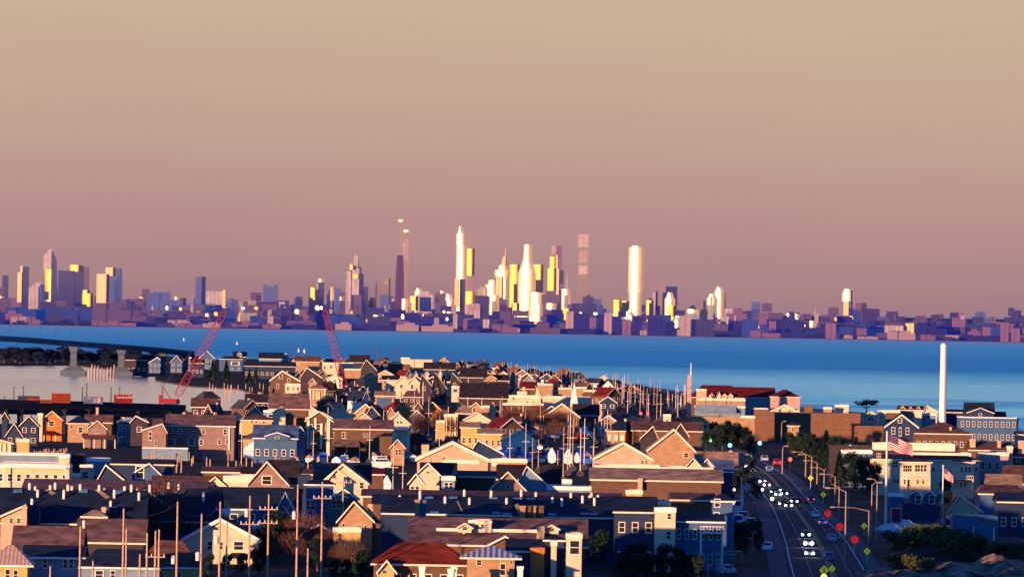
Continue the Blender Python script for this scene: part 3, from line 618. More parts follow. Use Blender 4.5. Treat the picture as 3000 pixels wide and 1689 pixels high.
    if rz > 0 and h > 4:
        for y in (dp*.3, dp*.7):
            o = window(root, -w-.01, y, h*.55, 1.1, 1.5, 0, fr); o.rotation_euler.z = -math.pi/2
    if door:
        dx = 0 if door == 'mid' else lx(door); d = link('door', DOORM, root, (dx, -.01, 0)); link('handle', KNOB, d)
    slope_y = lambda z: max(.3, (z - h) / max(.1, (r - h)) * dp / 2) if kind in 'sh' else dp * .4
    for q in ch:
        x1, x2, yt = q[:3]; a_, b_ = lx(x1), lx(x2); zt = lz(yt, x1); yy = q[3] if len(q) > 3 else (dp*.5 if kind != 'f' else dp*.4)
        zb = max(0, h - 1) if len(q) < 5 else lz(q[4], x1)
        c_ = MB(); d_ = max(.8, (b_-a_)*.8); c_.box(a_, b_, yy, yy+d_, zb, zt); c_.box(a_-.1, b_+.1, yy-.1, yy+d_+.1, zt-.5, zt-.2)
        c_.build('chimney', BRICK, ro)
    for q in dorm:
        x1, x2, y1, y2 = q[:4]; a_, b_ = lx(x1), lx(x2); z0, z1 = lz(y1, x1), lz(y2, x1); yy = slope_y(z0) - .4 if kind != 'g' else -1.2
        if len(q) > 4: yy = q[4]
        hh = z0 + (z1 - z0) * .45; mid = (a_ + b_) / 2; dd = 3.2
        d = MB(); d.loft([[(a_,y,z0-.3),(b_,y,z0-.3),(b_,y,hh),(mid,y,z1-.1),(a_,y,hh)] for y in (yy, yy+dd)])
        do = d.build('dormer', W[dorm_wall] if dorm_wall else wm, root)
        e = MB(); sl_ = (z1-hh)/((b_-a_)/2)
        e.slab((a_-.25, yy-.3, hh-.25*sl_+.1), (mid, yy-.3, z1+.1), (mid, yy+dd, z1+.1), (a_-.25, yy+dd, hh-.25*sl_+.1), .16)
        e.slab((mid, yy-.3, z1+.1), (b_+.25, yy-.3, hh-.25*sl_+.1), (b_+.25, yy+dd, hh-.25*sl_+.1), (mid, yy+dd, z1+.1), .16)
        e.build('dormer_roof', rm or R['dark'], do)
        f = MB()
        f.slab((a_-.28, yy-.4, hh-.25*sl_+.14), (mid, yy-.4, z1+.14), (mid, yy-.31, z1+.14), (a_-.28, yy-.31, hh-.25*sl_+.14), .26)
        f.slab((mid, yy-.4, z1+.14), (b_+.28, yy-.4, hh-.25*sl_+.14), (b_+.28, yy-.31, hh-.25*sl_+.14), (mid, yy-.31, z1+.14), .26)
        f.build('bargeboard', TR, do)
        if b_ - a_ > 1.6: window(do, mid, yy-.01, z0 + (hh-z0)*.15, min(1.2, (b_-a_)*.45), max(.6, (hh-z0)*.8), 0, fr)
    if porch:
        x1, x2, y1, y2 = porch; a_, b_ = lx(x1), lx(x2); zt, zr = lz(y2, x1), lz(y1, x1)
        pr = MB(); pr.add([(a_-.3,-2.6,zt),(b_+.3,-2.6,zt),(b_+.3,0,zt),(a_-.3,0,zt),(a_-.3,-2.6,zt+.15),(b_+.3,-2.6,zt+.15),(b_-.5,-.02,zr),(a_+.5,-.02,zr)], [(0,3,2,1),(0,1,5,4),(4,5,6,7),(1,2,6,5),(3,0,4,7)])
        po = pr.build('porch_roof', rm or R['dark'], root)
        n = max(2, int((b_ - a_) / 2.5) + 1)
        for i in range(n):
            x = a_ + (b_-a_) * i / (n-1); MB().box(x-.12, x+.12, -2.5, -2.26, -.2, zt).build('porch_post', TR, root)
    for q in vents:      # (x, y_bottom, y_top)
        z0, z1 = lz(q[1], q[0]), lz(q[2], q[0]); x = lx(q[0], q[1]); rad = .23 * max(1, D/1500)
        yy = (dp * .48 if kind in 'sh' else dp*.3) if len(q) < 4 else q[3]
        if kind == 's' and h < z0 < r: yy = (z0 - h) / (r - h) * dp / 2
        MB().tube([(x, yy, z0-.5), (x, yy, z1-.2), (x, yy, z1)], [rad, rad*1.15, rad*.5], 7).build('vent_pipe', VENT, ro)
    for q in sky:        # (x, y)
        z0 = lz(q[1], q[0]); x = lx(q[0], q[1]); tt = min(.98, max(.02, (z0-h)/(r-h))); yy = tt * dp / 2; sl_ = (r-h)/(dp/2); n_ = .12
        g = MB(); g.slab((x-.75, yy-.45, z0-.45*sl_+.4), (x+.75, yy-.45, z0-.45*sl_+.4), (x+.75, yy+.45, z0+.45*sl_+.4), (x-.75, yy+.45, z0+.45*sl_+.4), n_)
        g.build('skylight', SKYGL, ro)
    for q in party:      # slanting party walls standing proud of the roof: (x1, y1, x2, y2)
        pts = []
        for x_, y_ in ((q[0], q[1]), (q[2], q[3])):
            z_ = lz(y_, x_); pts.append((lx(x_, y_), max(-.2, (z_-h)/(r-h)*dp/2) - .5, z_))
        (xa_, ya_, za_), (xb_, yb_, zb_) = pts
        MB().slab((xa_-.3, ya_, za_), (xa_+.3, ya_+.5, za_+.25), (xb_+.3, yb_+.5, zb_+.25), (xb_-.3, yb_, zb_), .75).build('party_wall', W['tan'], root)
    if rail:
        x1, x2, y1, y2 = rail; a_, b_ = lx(x1), lx(x2); z0, z1 = lz(y2, x1), lz(y1, x1)
        MB().box(a_, b_, -2.2, -.02, z0-.18, z0).build('deck', TR, root)
        g = MB(); g.box(a_, b_, -2.2, -2.12, z1-.1, z1)
        n = int((b_-a_)/.5)
        for i in range(n+1): x = a_+(b_-a_)*i/n; g.box(x-.04, x+.04, -2.19, -2.13, z0, z1-.1)
        g.build('railing', TR, root)
        for x in (a_+.1, b_-.1): MB().box(x-.12, x+.12, -2.1, -1.86, -.2, z0-.18).build('deck_post', TR, root)
    if awning:
        x1, x2, y1, y2, mk = awning; a_, b_ = lx(x1), lx(x2); z0, z1 = lz(y2, x1), lz(y1, x1)
        MB().slab((a_, -2.4, z0), (b_, -2.4, z0), (b_, -.02, z1), (a_, -.02, z1), .12).build('awning', W[mk], root)
    if posts:
        for x1, x2, y1, y2 in posts:
            MB().box(lx(x1), lx(x2), -.35, -.01, lz(y2, x1), lz(y1, x1)).build('pilaster', TR, root)
    return root
H_ = house
# ===== bottom row
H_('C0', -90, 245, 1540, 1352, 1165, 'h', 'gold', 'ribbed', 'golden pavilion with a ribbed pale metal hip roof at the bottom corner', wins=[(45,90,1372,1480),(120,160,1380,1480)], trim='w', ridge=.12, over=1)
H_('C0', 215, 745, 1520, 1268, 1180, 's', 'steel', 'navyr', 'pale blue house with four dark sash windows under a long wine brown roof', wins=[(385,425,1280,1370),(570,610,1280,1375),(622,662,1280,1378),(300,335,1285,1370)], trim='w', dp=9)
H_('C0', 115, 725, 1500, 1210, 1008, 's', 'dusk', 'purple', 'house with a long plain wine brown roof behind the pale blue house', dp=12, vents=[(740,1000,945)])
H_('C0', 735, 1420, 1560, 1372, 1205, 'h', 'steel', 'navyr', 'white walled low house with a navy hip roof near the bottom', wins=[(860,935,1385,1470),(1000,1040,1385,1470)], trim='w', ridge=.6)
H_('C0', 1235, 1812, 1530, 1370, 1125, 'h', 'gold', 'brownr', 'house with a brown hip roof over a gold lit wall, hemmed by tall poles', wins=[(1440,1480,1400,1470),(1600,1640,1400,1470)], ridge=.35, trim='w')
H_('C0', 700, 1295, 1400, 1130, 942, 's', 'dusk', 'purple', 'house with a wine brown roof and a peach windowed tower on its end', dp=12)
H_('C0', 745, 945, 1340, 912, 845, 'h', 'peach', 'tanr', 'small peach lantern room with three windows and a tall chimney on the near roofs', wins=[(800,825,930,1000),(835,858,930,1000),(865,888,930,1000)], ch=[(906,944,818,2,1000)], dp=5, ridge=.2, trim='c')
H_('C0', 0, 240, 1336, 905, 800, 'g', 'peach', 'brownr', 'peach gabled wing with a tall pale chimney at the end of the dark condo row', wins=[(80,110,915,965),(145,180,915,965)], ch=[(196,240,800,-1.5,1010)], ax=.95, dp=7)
H_('C0', 238, 345, 1334, 815, 800, 'f', 'navy', 'navyr', 'shaded chimney side as a dark blue block beside the peach gabled wing', trim='n', dp=6, parapet=.2)  # the chimney's shade painted as a separate navy block
H_('C0', 942, 1045, 1334, 825, 815, 'f', 'navy', 'navyr', 'shaded chimney side as a dark blue block by the small peach lantern room', trim='n', dp=6, parapet=.2)  # shaded side of the lantern room chimney, put into a navy block
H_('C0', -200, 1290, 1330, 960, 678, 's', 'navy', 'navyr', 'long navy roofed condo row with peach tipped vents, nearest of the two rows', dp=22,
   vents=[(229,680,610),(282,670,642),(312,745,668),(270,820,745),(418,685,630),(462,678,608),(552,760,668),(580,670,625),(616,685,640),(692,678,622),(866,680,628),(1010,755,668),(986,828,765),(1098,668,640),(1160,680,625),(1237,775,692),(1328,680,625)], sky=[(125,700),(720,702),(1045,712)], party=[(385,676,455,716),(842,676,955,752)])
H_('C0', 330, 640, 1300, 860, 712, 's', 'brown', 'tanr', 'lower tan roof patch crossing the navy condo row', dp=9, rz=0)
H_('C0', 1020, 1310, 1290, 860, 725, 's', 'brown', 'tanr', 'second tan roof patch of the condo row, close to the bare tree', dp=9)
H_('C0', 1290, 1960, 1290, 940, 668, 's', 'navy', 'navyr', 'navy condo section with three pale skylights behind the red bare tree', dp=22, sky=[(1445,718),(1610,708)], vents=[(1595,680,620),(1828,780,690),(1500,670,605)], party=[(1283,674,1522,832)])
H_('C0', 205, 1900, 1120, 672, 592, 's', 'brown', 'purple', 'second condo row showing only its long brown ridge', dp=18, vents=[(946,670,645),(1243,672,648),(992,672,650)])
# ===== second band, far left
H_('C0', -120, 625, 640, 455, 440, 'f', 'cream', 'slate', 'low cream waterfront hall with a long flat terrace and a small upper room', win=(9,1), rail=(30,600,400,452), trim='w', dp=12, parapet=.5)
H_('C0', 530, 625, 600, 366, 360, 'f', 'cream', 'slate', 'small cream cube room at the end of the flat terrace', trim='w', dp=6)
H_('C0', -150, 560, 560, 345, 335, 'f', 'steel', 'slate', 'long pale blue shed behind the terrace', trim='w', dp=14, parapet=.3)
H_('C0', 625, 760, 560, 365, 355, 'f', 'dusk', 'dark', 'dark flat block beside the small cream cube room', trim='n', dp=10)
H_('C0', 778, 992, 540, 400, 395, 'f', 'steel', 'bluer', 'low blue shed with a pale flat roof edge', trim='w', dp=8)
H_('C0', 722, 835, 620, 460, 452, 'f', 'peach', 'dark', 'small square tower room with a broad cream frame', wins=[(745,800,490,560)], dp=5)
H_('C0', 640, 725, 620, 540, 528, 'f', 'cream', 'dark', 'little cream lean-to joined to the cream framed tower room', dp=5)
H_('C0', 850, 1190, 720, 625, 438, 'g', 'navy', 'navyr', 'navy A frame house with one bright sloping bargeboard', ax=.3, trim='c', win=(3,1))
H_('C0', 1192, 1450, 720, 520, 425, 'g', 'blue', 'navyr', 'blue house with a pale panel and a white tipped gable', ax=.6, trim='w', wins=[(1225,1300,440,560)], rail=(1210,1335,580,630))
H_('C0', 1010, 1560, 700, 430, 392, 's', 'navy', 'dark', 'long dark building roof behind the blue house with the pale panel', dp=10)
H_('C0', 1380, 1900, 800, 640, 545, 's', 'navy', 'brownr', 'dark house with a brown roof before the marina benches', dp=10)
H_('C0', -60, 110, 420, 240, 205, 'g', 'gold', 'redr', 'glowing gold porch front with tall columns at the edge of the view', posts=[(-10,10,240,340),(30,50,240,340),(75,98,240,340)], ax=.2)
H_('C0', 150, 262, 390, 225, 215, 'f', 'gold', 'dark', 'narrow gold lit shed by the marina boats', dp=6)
# ===== houses in front of the near bridge (B0)
H_('B0', 75, 272, 1500, 1345, 1205, 'g', 'navy', 'navyr', 'small dark house with golden bargeboards nearest the view edge', trim='c', win=(2,1))
H_('B0', 248, 472, 1480, 1225, 1112, 'g', 'navy', 'navyr', 'dark house with a golden trimmed gable beside the orange brick house', trim='c', win=(2,2))
H_('B0', 528, 775, 1420, 1150, 1050, 'g', 'orange', 'maroon', 'tall orange brown house with three dark windows', wins=[(540,575,1170,1230),(610,680,1165,1235),(560,620,1300,1340),(660,720,1300,1340)], porch=(560,700,1290,1345))
H_('B0', 850, 1108, 1440, 1205, 1110, 'h', 'tan', 'navyr', 'tan boxy house with a dark hip roof and a lit corner bay', wins=[(880,915,1220,1262),(1075,1098,1235,1285),(980,1040,1240,1320)], ridge=.15)
H_('B0', 1108, 1335, 1510, 1262, 1168, 'g', 'mauve', 'brownr', 'pinkish gabled house with a trio of gable windows and long porch', wins=[(1168,1196,1282,1325),(1206,1226,1275,1325),(1232,1256,1282,1325)], porch=(1060,1450,1340,1395))
H_('B0', 1045, 1110, 1500, 1380, 1335, 's', 'mauve', 'brownr', 'low porch wing of the pinkish gabled house', dp=6)
H_('B0', 1068, 1400, 1380, 1185, 1098, 's', 'brown', 'purple', 'plum roofed house standing back of the tan boxy house', dp=9, ch=[(1190,1222,1000)])
H_('B0', 1470, 1645, 1470, 1190, 1160, 'f', 'blue', 'navyr', 'plain deep blue block house', trim='n', dp=9, win=(2,2))
H_('B0', 1640, 1850, 1480, 1180, 1110, 'g', 'dusk', 'navyr', 'dusky house with white framed window next to the deep blue block', wins=[(1720,1775,1240,1310)], trim='w', ax=.3)
H_('B0', 1500, 1572, 1300, 1010, 985, 'f', 'cream', 'dark', 'narrow cream tower house catching full sun', dp=5, win=(1,3))
H_('B0', 1660, 1850, 1280, 1080, 1000, 'g', 'brown', 'brownr', 'brown cottage with pale bargeboards under the red crane', wins=[(1735,1765,1070,1110)])
H_('B0', 1915, 2112, 1260, 1075, 1000, 'g', 'dusk', 'navyr', 'small dark cottage with bright cream bargeboards under the red crane', wins=[(1985,2015,1070,1120)])
H_('B0', 2180, 2392, 1250, 1090, 1042, 'h', 'cream', 'brownr', 'low cream hip roofed cottage beside the cottage with cream bargeboards', ridge=.5, wins=[(2260,2300,1095,1120)])
H_('B0', 2105, 2180, 1260, 1095, 1030, 'g', 'cream', 'dark', 'tiny cream gable squeezed between two cottages', dp=5)
H_('B0', 1400, 1500, 1330, 1130, 1075, 'g', 'brown', 'dark', 'small brown gable beside the narrow cream tower house')
H_('B0', 20, 90, 1420, 1120, 1060, 'g', 'navy', 'dark', 'dark narrow house at the view edge under the near bridge')
H_('B0', 470, 530, 1430, 1100, 1010, 'f', 'cream', 'dark', 'thin pale tower post house beside the orange brown house', dp=3)
# the large mauve apartment house
H_('C0', 1500, 2116, 392, 78, -12, 's', 'mauve', 'purple', 'large three storey mauve apartment house with pale window frames', wins=[(1522,1556,100,150),(1606,1642,100,150),(1822,1855,115,155),(2018,2052,110,165),(1515,1580,195,258),(1702,1762,200,258),(1800,1838,205,255),(1970,2000,205,250),(2040,2080,205,245)], dp=12, trim='w', ch=[(1640,1660,-40),(1760,1780,-35)], posts=[(1488,1505,85,290),(2066,2078,85,300)])
H_('C0', 1285, 1500, 392, 125, 65, 'g', 'mauve', 'purple', 'angled gable wing of the large mauve apartment house', wins=[(1345,1372,130,215),(1395,1420,215,260)], ax=.85, dp=10, trim='w')
H_('C0', 1288, 1700, 395, 285, 280, 'f', 'steel', 'slate', 'pale garage level in front of the large mauve apartment house', dp=3, trim='w', parapet=.2)
# ===== C1 region
H_('C1', -195, 485, 1330, 1105, 925, 'g', 'cream', 'dark', 'broad cream house with a low gable and a pair of white framed windows', wins=[(20,72,1120,1205),(132,160,1125,1205),(255,352,1122,1208)], trim='w', dp=14, ch=[], porch=(215,385,1228,1275), ax=.48)
H_('C1', 100, 212, 1290, 868, 850, 'f', 'cream', 'dark', 'square cream stair tower on top of the broad cream house', wins=[(122,160,900,960),(170,190,900,950)], dp=4, trim='w')
H_('C1', 430, 520, 1310, 1010, 1000, 'f', 'steel', 'navyr', 'pale blue corner block behind the broad cream house', trim='w', dp=5)
H_('C1', 25, 800, 1230, 830, 655, 's', 'blue', 'navyr', 'wide blue house with a sun browned ridge behind three crossarm poles', dp=14, win=(5,2), trim='w')
H_('C1', 15, 700, 1150, 720, 650, 's', 'brown', 'purple', 'upper brown roof of the wide blue house', dp=8)
H_('C1', 640, 800, 1280, 850, 690, 'g', 'blue', 'bluer', 'blue gable end with a pale slope by the tallest pole', trim='w', ax=.5, dp=9)
H_('C1', 388, 742, 960, 605, 408, 'g', 'mauve', 'dark', 'steep gabled house with cream bargeboards and a double window', wins=[(510,600,530,615)], dp=16, trim='c', ax=.47)
H_('C1', 640, 742, 950, 570, 488, 'g', 'cream', 'dark', 'small cream side dormer of the steep gabled house', wins=[(690,720,540,570)], dp=5)
H_('C1', 560, 835, 880, 600, 400, 's', 'dusk', 'dark', 'dark high roof behind the steep gabled house', dp=10)
H_('C1', 165, 560, 900, 590, 580, 'f', 'cream', 'slate', 'long low cream flat roofed building in full sun', dp=10, trim='c', parapet=1.3)
H_('C1', 0, 175, 940, 620, 548, 'g', 'cream', 'brownr', 'cream gable peeping over the long low cream building', dp=8)
H_('C1', -70, 110, 960, 665, 600, 'h', 'cream', 'brownr', 'slanting cream awning roof before the cream gable', dp=6)
H_('C1', 668, 802, 1000, 675, 640, 'f', 'cream', 'dark', 'squat cream chimney like block on the blue house', dp=4)
H_('C1', 1045, 1472, 960, 600, 430, 'g', 'cream', 'purple', 'large cream gabled house with a nested smaller gable', wins=[(1395,1435,590,650),(1255,1310,600,650)], dp=16, ax=.46)
H_('C1', 1095, 1340, 980, 585, 478, 'g', 'cream', 'brownr', 'nested smaller gable with one dark window', wins=[(1150,1182,518,560)], dp=4, ax=.36)
H_('C1', 1240, 1482, 930, 600, 425, 's', 'navy', 'navyr', 'navy roof behind the large cream gabled house', dp=10)
H_('C1', 990, 1240, 940, 600, 425, 's', 'brown', 'purple', 'plum roof behind the large cream gabled house', dp=10)
H_('C1', 835, 935, 1000, 560, 545, 'f', 'navy', 'dark', 'tall dark navy box house between the two big gables', trim='n', dp=8)
H_('C1', 910, 1150, 1100, 620, 572, 'h', 'blue', 'navyr', 'blue house with a white framed triple window', wins=[(915,945,745,850),(955,995,745,850)], trim='w')
H_('C1', 1115, 1372, 1120, 740, 652, 'g', 'green', 'navyr', 'dark green double gabled cottage with pale blue trim', wins=[(1150,1182,755,830),(1188,1218,755,830)], trim='w', dorm=[(1125,1290,750,692,-2)])
H_('C1', 1205, 1510, 1400, 935, 772, 'g', 'tan', 'brownr', 'tall tan brick gabled house with a twin flue chimney', wins=[(1238,1260,960,1030),(1370,1392,975,1035),(1440,1458,975,1060)], ch=[(1466,1515,790,1,1200)], dp=12, ax=.44)
H_('C1', 1515, 1580, 1402, 830, 825, 'f', 'brown', 'dark', 'shaded brown stack joined to the tall tan gabled house', dp=6, trim='n')  # shaded side of the chimney painted as darker siding
H_('C1', 1158, 1405, 1415, 1040, 1030, 'f', 'gold', 'dark', 'low golden entrance block of the tall tan gabled house', wins=[(1200,1232,1050,1120)], dp=4)
H_('C1', 885, 1168, 1350, 1058, 978, 'g', 'navy', 'navyr', 'small navy cottage with a pale gable outline and square window', wins=[(1018,1055,1030,1075),(1060,1098,1030,1075)], trim='w')
H_('C1', -20, 300, 800, 500, 460, 's', 'brown', 'brownr', 'low brown roof in front of the marina posts', dp=9)
H_('C1', 250, 600, 760, 520, 462, 's', 'dusk', 'dark', 'dark roof in front of the shrink wrapped boat', dp=9)
H_('C1', 830, 1040, 760, 520, 480, 's', 'brown', 'brownr', 'brown low roof between the marina and the big cream gable', dp=9)
H_('C1', 1470, 1610, 820, 520, 480, 's', 'brown', 'maroon', 'dark red low roof past the big cream gable', dp=8)
H_('C1', 440, 830, 420, 190, 82, 's', 'blue', 'bluer', 'blue house with a sunlit rosy roof behind the wrapped boat', dp=12, dorm=[(545,760,200,140,-1)], trim='w', win=(5,1))
H_('C1', 820, 905, 420, 150, 90, 'g', 'steel', 'navyr', 'narrow pale gabled house with one window by the flag', wins=[(825,855,110,150)], trim='w')
H_('C1', 912, 1145, 420, 35, -45, 'g', 'brown', 'brownr', 'tall brown house fronted by glowing cream pilasters', posts=[(920,942,30,290),(985,1005,10,150),(1040,1060,60,290),(1100,1128,20,400),(950,965,130,290)], trim='c', win=(3,3))
H_('C1', 1145, 1690, 400, 108, 30, 's', 'brown', 'purple', 'long brown terrace house with paired narrow windows', wins=[(1148,1166,140,195),(1238,1262,138,198),(1268,1280,138,198),(1430,1445,150,190),(1455,1475,150,190),(1640,1655,150,190)], dp=10, porch=(1168,1402,205,268))
H_('C1', 1580, 1690, 420, 200, 190, 'f', 'brown', 'brownr', 'plain brown wing at the end of the long brown terrace house', trim='n', dp=8)
H_('C1', 1680, 1805, 440, 275, 208, 'g', 'tan', 'brownr', 'small tan gabled house behind the crossing masts', wins=[(1725,1745,290,350),(1755,1775,290,350)])
H_('C1', 1640, 1850, 380, 62, -28, 'g', 'cream', 'dark', 'cream gabled beach house with paired dark windows over a deck', wins=[(1732,1752,35,65),(1760,1780,35,65)], rail=(1700,1840,80,112), trim='w', dp=12)
H_('C1', 225, 300, 380, 60, 40, 'f', 'navy', 'dark', 'dark gap house beside the large mauve apartment house', trim='n', dp=8)
# ===== B1: second ridge
H_('B1', 460, 842, 1350, 1165, 1085, 'h', 'gold', 'brownr', 'yellow stucco house with arched dark windows', wins=[(570,605,1160,1200),(628,658,1150,1200),(725,755,1165,1205)], ridge=.3, trim='w')
H_('B1', 905, 1172, 1280, 935, 835, 'g', 'tan', 'brownr', 'tall gabled house with an open porch of cream posts under its gable', wins=[(930,970,935,985),(1040,1090,935,985),(1125,1150,940,1000)], dp=14, rail=(915,1165,960,1010))
H_('B1', 810, 1290, 1270, 1010, 830, 's', 'brown', 'purple', 'plum roofed house behind the tall gabled porch house', dp=12)
H_('B1', 960, 1145, 1330, 1120, 1062, 'g', 'orange', 'brownr', 'small peach orange gable with a round dark window', wins=[(1035,1070,1120,1160)], dp=5)
H_('B1', 850, 1010, 1330, 1060, 988, 'g', 'cream', 'navyr', 'slanting cream gable before the tall gabled porch house', dp=6, ax=.75)
H_('B1', 735, 985, 1340, 1060, 1045, 'f', 'steel', 'slate', 'pale flat garage with a dark opening', wins=[(790,890,1080,1160)], dp=7, trim='w')
H_('B1', 320, 470, 1330, 1130, 1055, 'g', 'cream', 'dark', 'small cream gable beside the yellow stucco house', ax=.4)
H_('B1', 820, 1190, 1060, 660, 540, 'g', 'brown', 'brownr', 'tall brown wooden gabled house with a pale hanging ornament', wins=[(930,975,580,640),(900,930,700,760),(1035,1070,630,690)], dp=12, trim='c', ax=.4, posts=[(1010,1030,700,850),(1170,1190,700,850)])
H_('B1', 1010, 1200, 1050, 720, 700, 'f', 'cream', 'brownr', 'cream balconied front joined to the tall brown gabled house', win=(3,2), dp=5)
H_('B1', 1200, 1465, 1060, 620, 500, 'g', 'dusk', 'dark', 'dark gabled house with a short bright bargeboard', ax=.3)
H_('B1', 1305, 1395, 1080, 690, 635, 'g', 'tan', 'dark', 'tiny lit cupola house with an arched opening', wins=[(1330,1360,650,690)], dp=4)
H_('B1', 1310, 1520, 1090, 770, 725, 'h', 'tan', 'tanr', 'open pavilion with a tan roof and pale posts', posts=[(1310,1330,775,900),(1360,1375,800,900),(1400,1415,800,900),(1430,1445,800,900),(1500,1515,775,850)])
H_('B1', 1475, 1680, 960, 450, 442, 'f', 'cream', 'maroon', 'cream church hall with arched windows beside the leaning crane boom', wins=[(1492,1520,480,520),(1570,1600,470,510)], dp=10)
H_('B1', 1700, 1860, 940, 450, 395, 'f', 'cream', 'dark', 'small cream house end past the leaning crane boom', dp=7, ax=.3)
H_('B1', 1755, 1985, 960, 530, 515, 'f', 'tan', 'maroon', 'tan flat fronted hall past the leaning crane boom', dp=9)
H_('B1', 1960, 2150, 940, 520, 402, 'g', 'dusk', 'dark', 'dark house with a doubled cream bargeboard', ax=.35)
H_('B1', 1990, 2170, 960, 620, 550, 'g', 'tan', 'dark', 'small tan gabled porch house with pale corner posts', wins=[(2050,2090,620,680)], trim='c')
H_('B1', 1820, 2060, 860, 430, 345, 's', 'navy', 'dark', 'navy roof on the bay skyline past the leaning boom', dp=10)
H_('B1', 1530, 1640, 900, 400, 330, 'f', 'navy', 'dark', 'navy square tower house on the bay skyline before the leaning boom', trim='n')
H_('B1', 2270, 2410, 1010, 690, 680, 'f', 'cream', 'dark', 'cream boxy house with three arched windows', wins=[(2290,2320,750,795),(2340,2370,745,800)], dp=9)
H_('B1', 2395, 2580, 1020, 690, 610, 'g', 'cream', 'brownr', 'cream gabled house with balcony next to the cream boxy house', wins=[(2450,2490,710,760)], rail=(2420,2560,760,800))
H_('B1', 2300, 2580, 880, 450, 430, 'f', 'brown', 'dark', 'brown flat block under the bright bay end house', dp=9)
H_('B1', 2465, 2576, 840, 385, 380, 'f', 'cream', 'dark', 'bright cream house end at the bay skyline', dp=7)
H_('B1', 2140, 2380, 1180, 850, 800, 's', 'tan', 'tanr', 'tan low house with a sunlit roof before the dark lanes', dp=9)
H_('B1', 2160, 2340, 1200, 905, 870, 'f', 'blue', 'slate', 'blue grey low garage block', dp=8, trim='n')
H_('B1', 1560, 1780, 1260, 1070, 935, 'g', 'cream', 'navyr', 'bright cream gable with a narrow slit window', wins=[(1680,1698,980,1010)], ax=.72, dp=9)
H_('B1', 1780, 1850, 1240, 1060, 1005, 'g', 'cream', 'dark', 'tiny cream dormer cottage beside the bright cream gable', dp=5)
H_('B1', 1880, 2090, 1400, 1145, 1062, 'g', 'peach', 'navyr', 'peach gable on a dark lower storey next to a pale lamp pole', dp=8, trim='c')
H_('B1', 2000, 2225, 1380, 1130, 985, 'g', 'navy', 'navyr', 'navy house with one thin bright bargeboard', ax=.4)
H_('B1', 1275, 1600, 1390, 1135, 1060, 'g', 'cream', 'dark', 'cream pediment house above the glowing pilasters', ax=.6, dp=8)
H_('B1', 2280, 2565, 1420, 1190, 1055, 'g', 'cream', 'dark', 'white trimmed beach gable beside the navy house with thin bargeboard', dp=8, wins=[(2405,2435,1160,1205),(2445,2475,1160,1205)])
H_('B1', 2370, 2590, 1260, 1050, 922, 'g', 'orange', 'brownr', 'orange pediment with a round dark vent', wins=[(2462,2492,985,1020)], dp=8)
H_('B1', 2300, 2375, 1290, 1060, 1000, 'g', 'tan', 'dark', 'slim tan gable beside the orange pediment with round vent', dp=6)
# houses beyond the inlet, blue shade painted into their walls
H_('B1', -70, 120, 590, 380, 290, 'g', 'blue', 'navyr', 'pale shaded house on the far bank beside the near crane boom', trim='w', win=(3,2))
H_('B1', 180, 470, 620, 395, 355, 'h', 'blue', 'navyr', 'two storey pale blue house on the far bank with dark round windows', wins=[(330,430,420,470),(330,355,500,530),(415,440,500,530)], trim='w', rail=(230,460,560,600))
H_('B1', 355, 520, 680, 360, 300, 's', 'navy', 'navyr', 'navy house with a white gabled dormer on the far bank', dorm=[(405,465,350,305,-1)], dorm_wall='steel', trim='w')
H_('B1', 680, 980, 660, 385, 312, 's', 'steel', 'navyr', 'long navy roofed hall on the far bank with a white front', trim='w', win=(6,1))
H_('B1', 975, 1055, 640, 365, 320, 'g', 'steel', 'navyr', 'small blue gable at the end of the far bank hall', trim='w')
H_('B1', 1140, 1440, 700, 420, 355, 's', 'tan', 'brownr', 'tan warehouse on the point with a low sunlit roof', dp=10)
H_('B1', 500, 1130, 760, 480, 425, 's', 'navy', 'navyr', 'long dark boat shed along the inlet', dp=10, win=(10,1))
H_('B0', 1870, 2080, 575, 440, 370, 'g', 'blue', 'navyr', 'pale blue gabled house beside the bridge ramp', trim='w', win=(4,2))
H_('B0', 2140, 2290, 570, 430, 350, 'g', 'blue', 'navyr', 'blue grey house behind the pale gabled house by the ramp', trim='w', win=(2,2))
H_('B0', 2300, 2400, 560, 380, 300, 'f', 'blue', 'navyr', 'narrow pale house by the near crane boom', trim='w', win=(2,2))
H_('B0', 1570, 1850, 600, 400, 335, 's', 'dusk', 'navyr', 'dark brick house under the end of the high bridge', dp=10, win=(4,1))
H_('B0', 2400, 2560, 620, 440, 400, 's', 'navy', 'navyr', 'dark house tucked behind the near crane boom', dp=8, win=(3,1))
# ===== B2
for i, (xa, xb, ye_, yr_, lb) in enumerate([(-25,130,700,615,'cream round windowed gable house first in the slanting row'),(125,270,720,585,'dark row house with a bright bargeboard, first after the round window'),(280,455,750,560,'dark row house with the longest bright bargeboard'),(510,645,680,565,'last dark row house with a wide lit bargeboard')]):
    H_('B2', xa, xb, 1010 + 8*i, ye_, yr_, 'g', 'cream' if i == 0 else 'dusk', 'navyr', lb, ax=.5 if i == 0 else .18, trim='c', dp=12, wins=[(xa+35, xa+70, ye_+10, ye_+70)])
for xa, xb, yt, yb_, lb in [(285,345,680,790,'white bay front between two dark row houses'),(465,515,690,790,'slim white bay front near the end of the row houses'),(525,620,750,850,'pale bay front closing the slanting row')]:
    H_('B2', xa, xb, 1060, yt, yt-8, 'f', 'cream', 'dark', lb, dp=4, wins=[(xa+15, xb-15, yt+15, yt+60)])
for x, lb in [(75,'first of five'),(215,'second of five'),(378,'third of five'),(468,'fourth of five'),(578,'last of five')]:
    H_('B2', x-22, x+22, 900, 575 if x > 100 else 600, 505 if x > 300 else 545, 'g', 'cream', 'dark', lb + ' small sunlit dormer gables on the long dark ridge', dp=4)
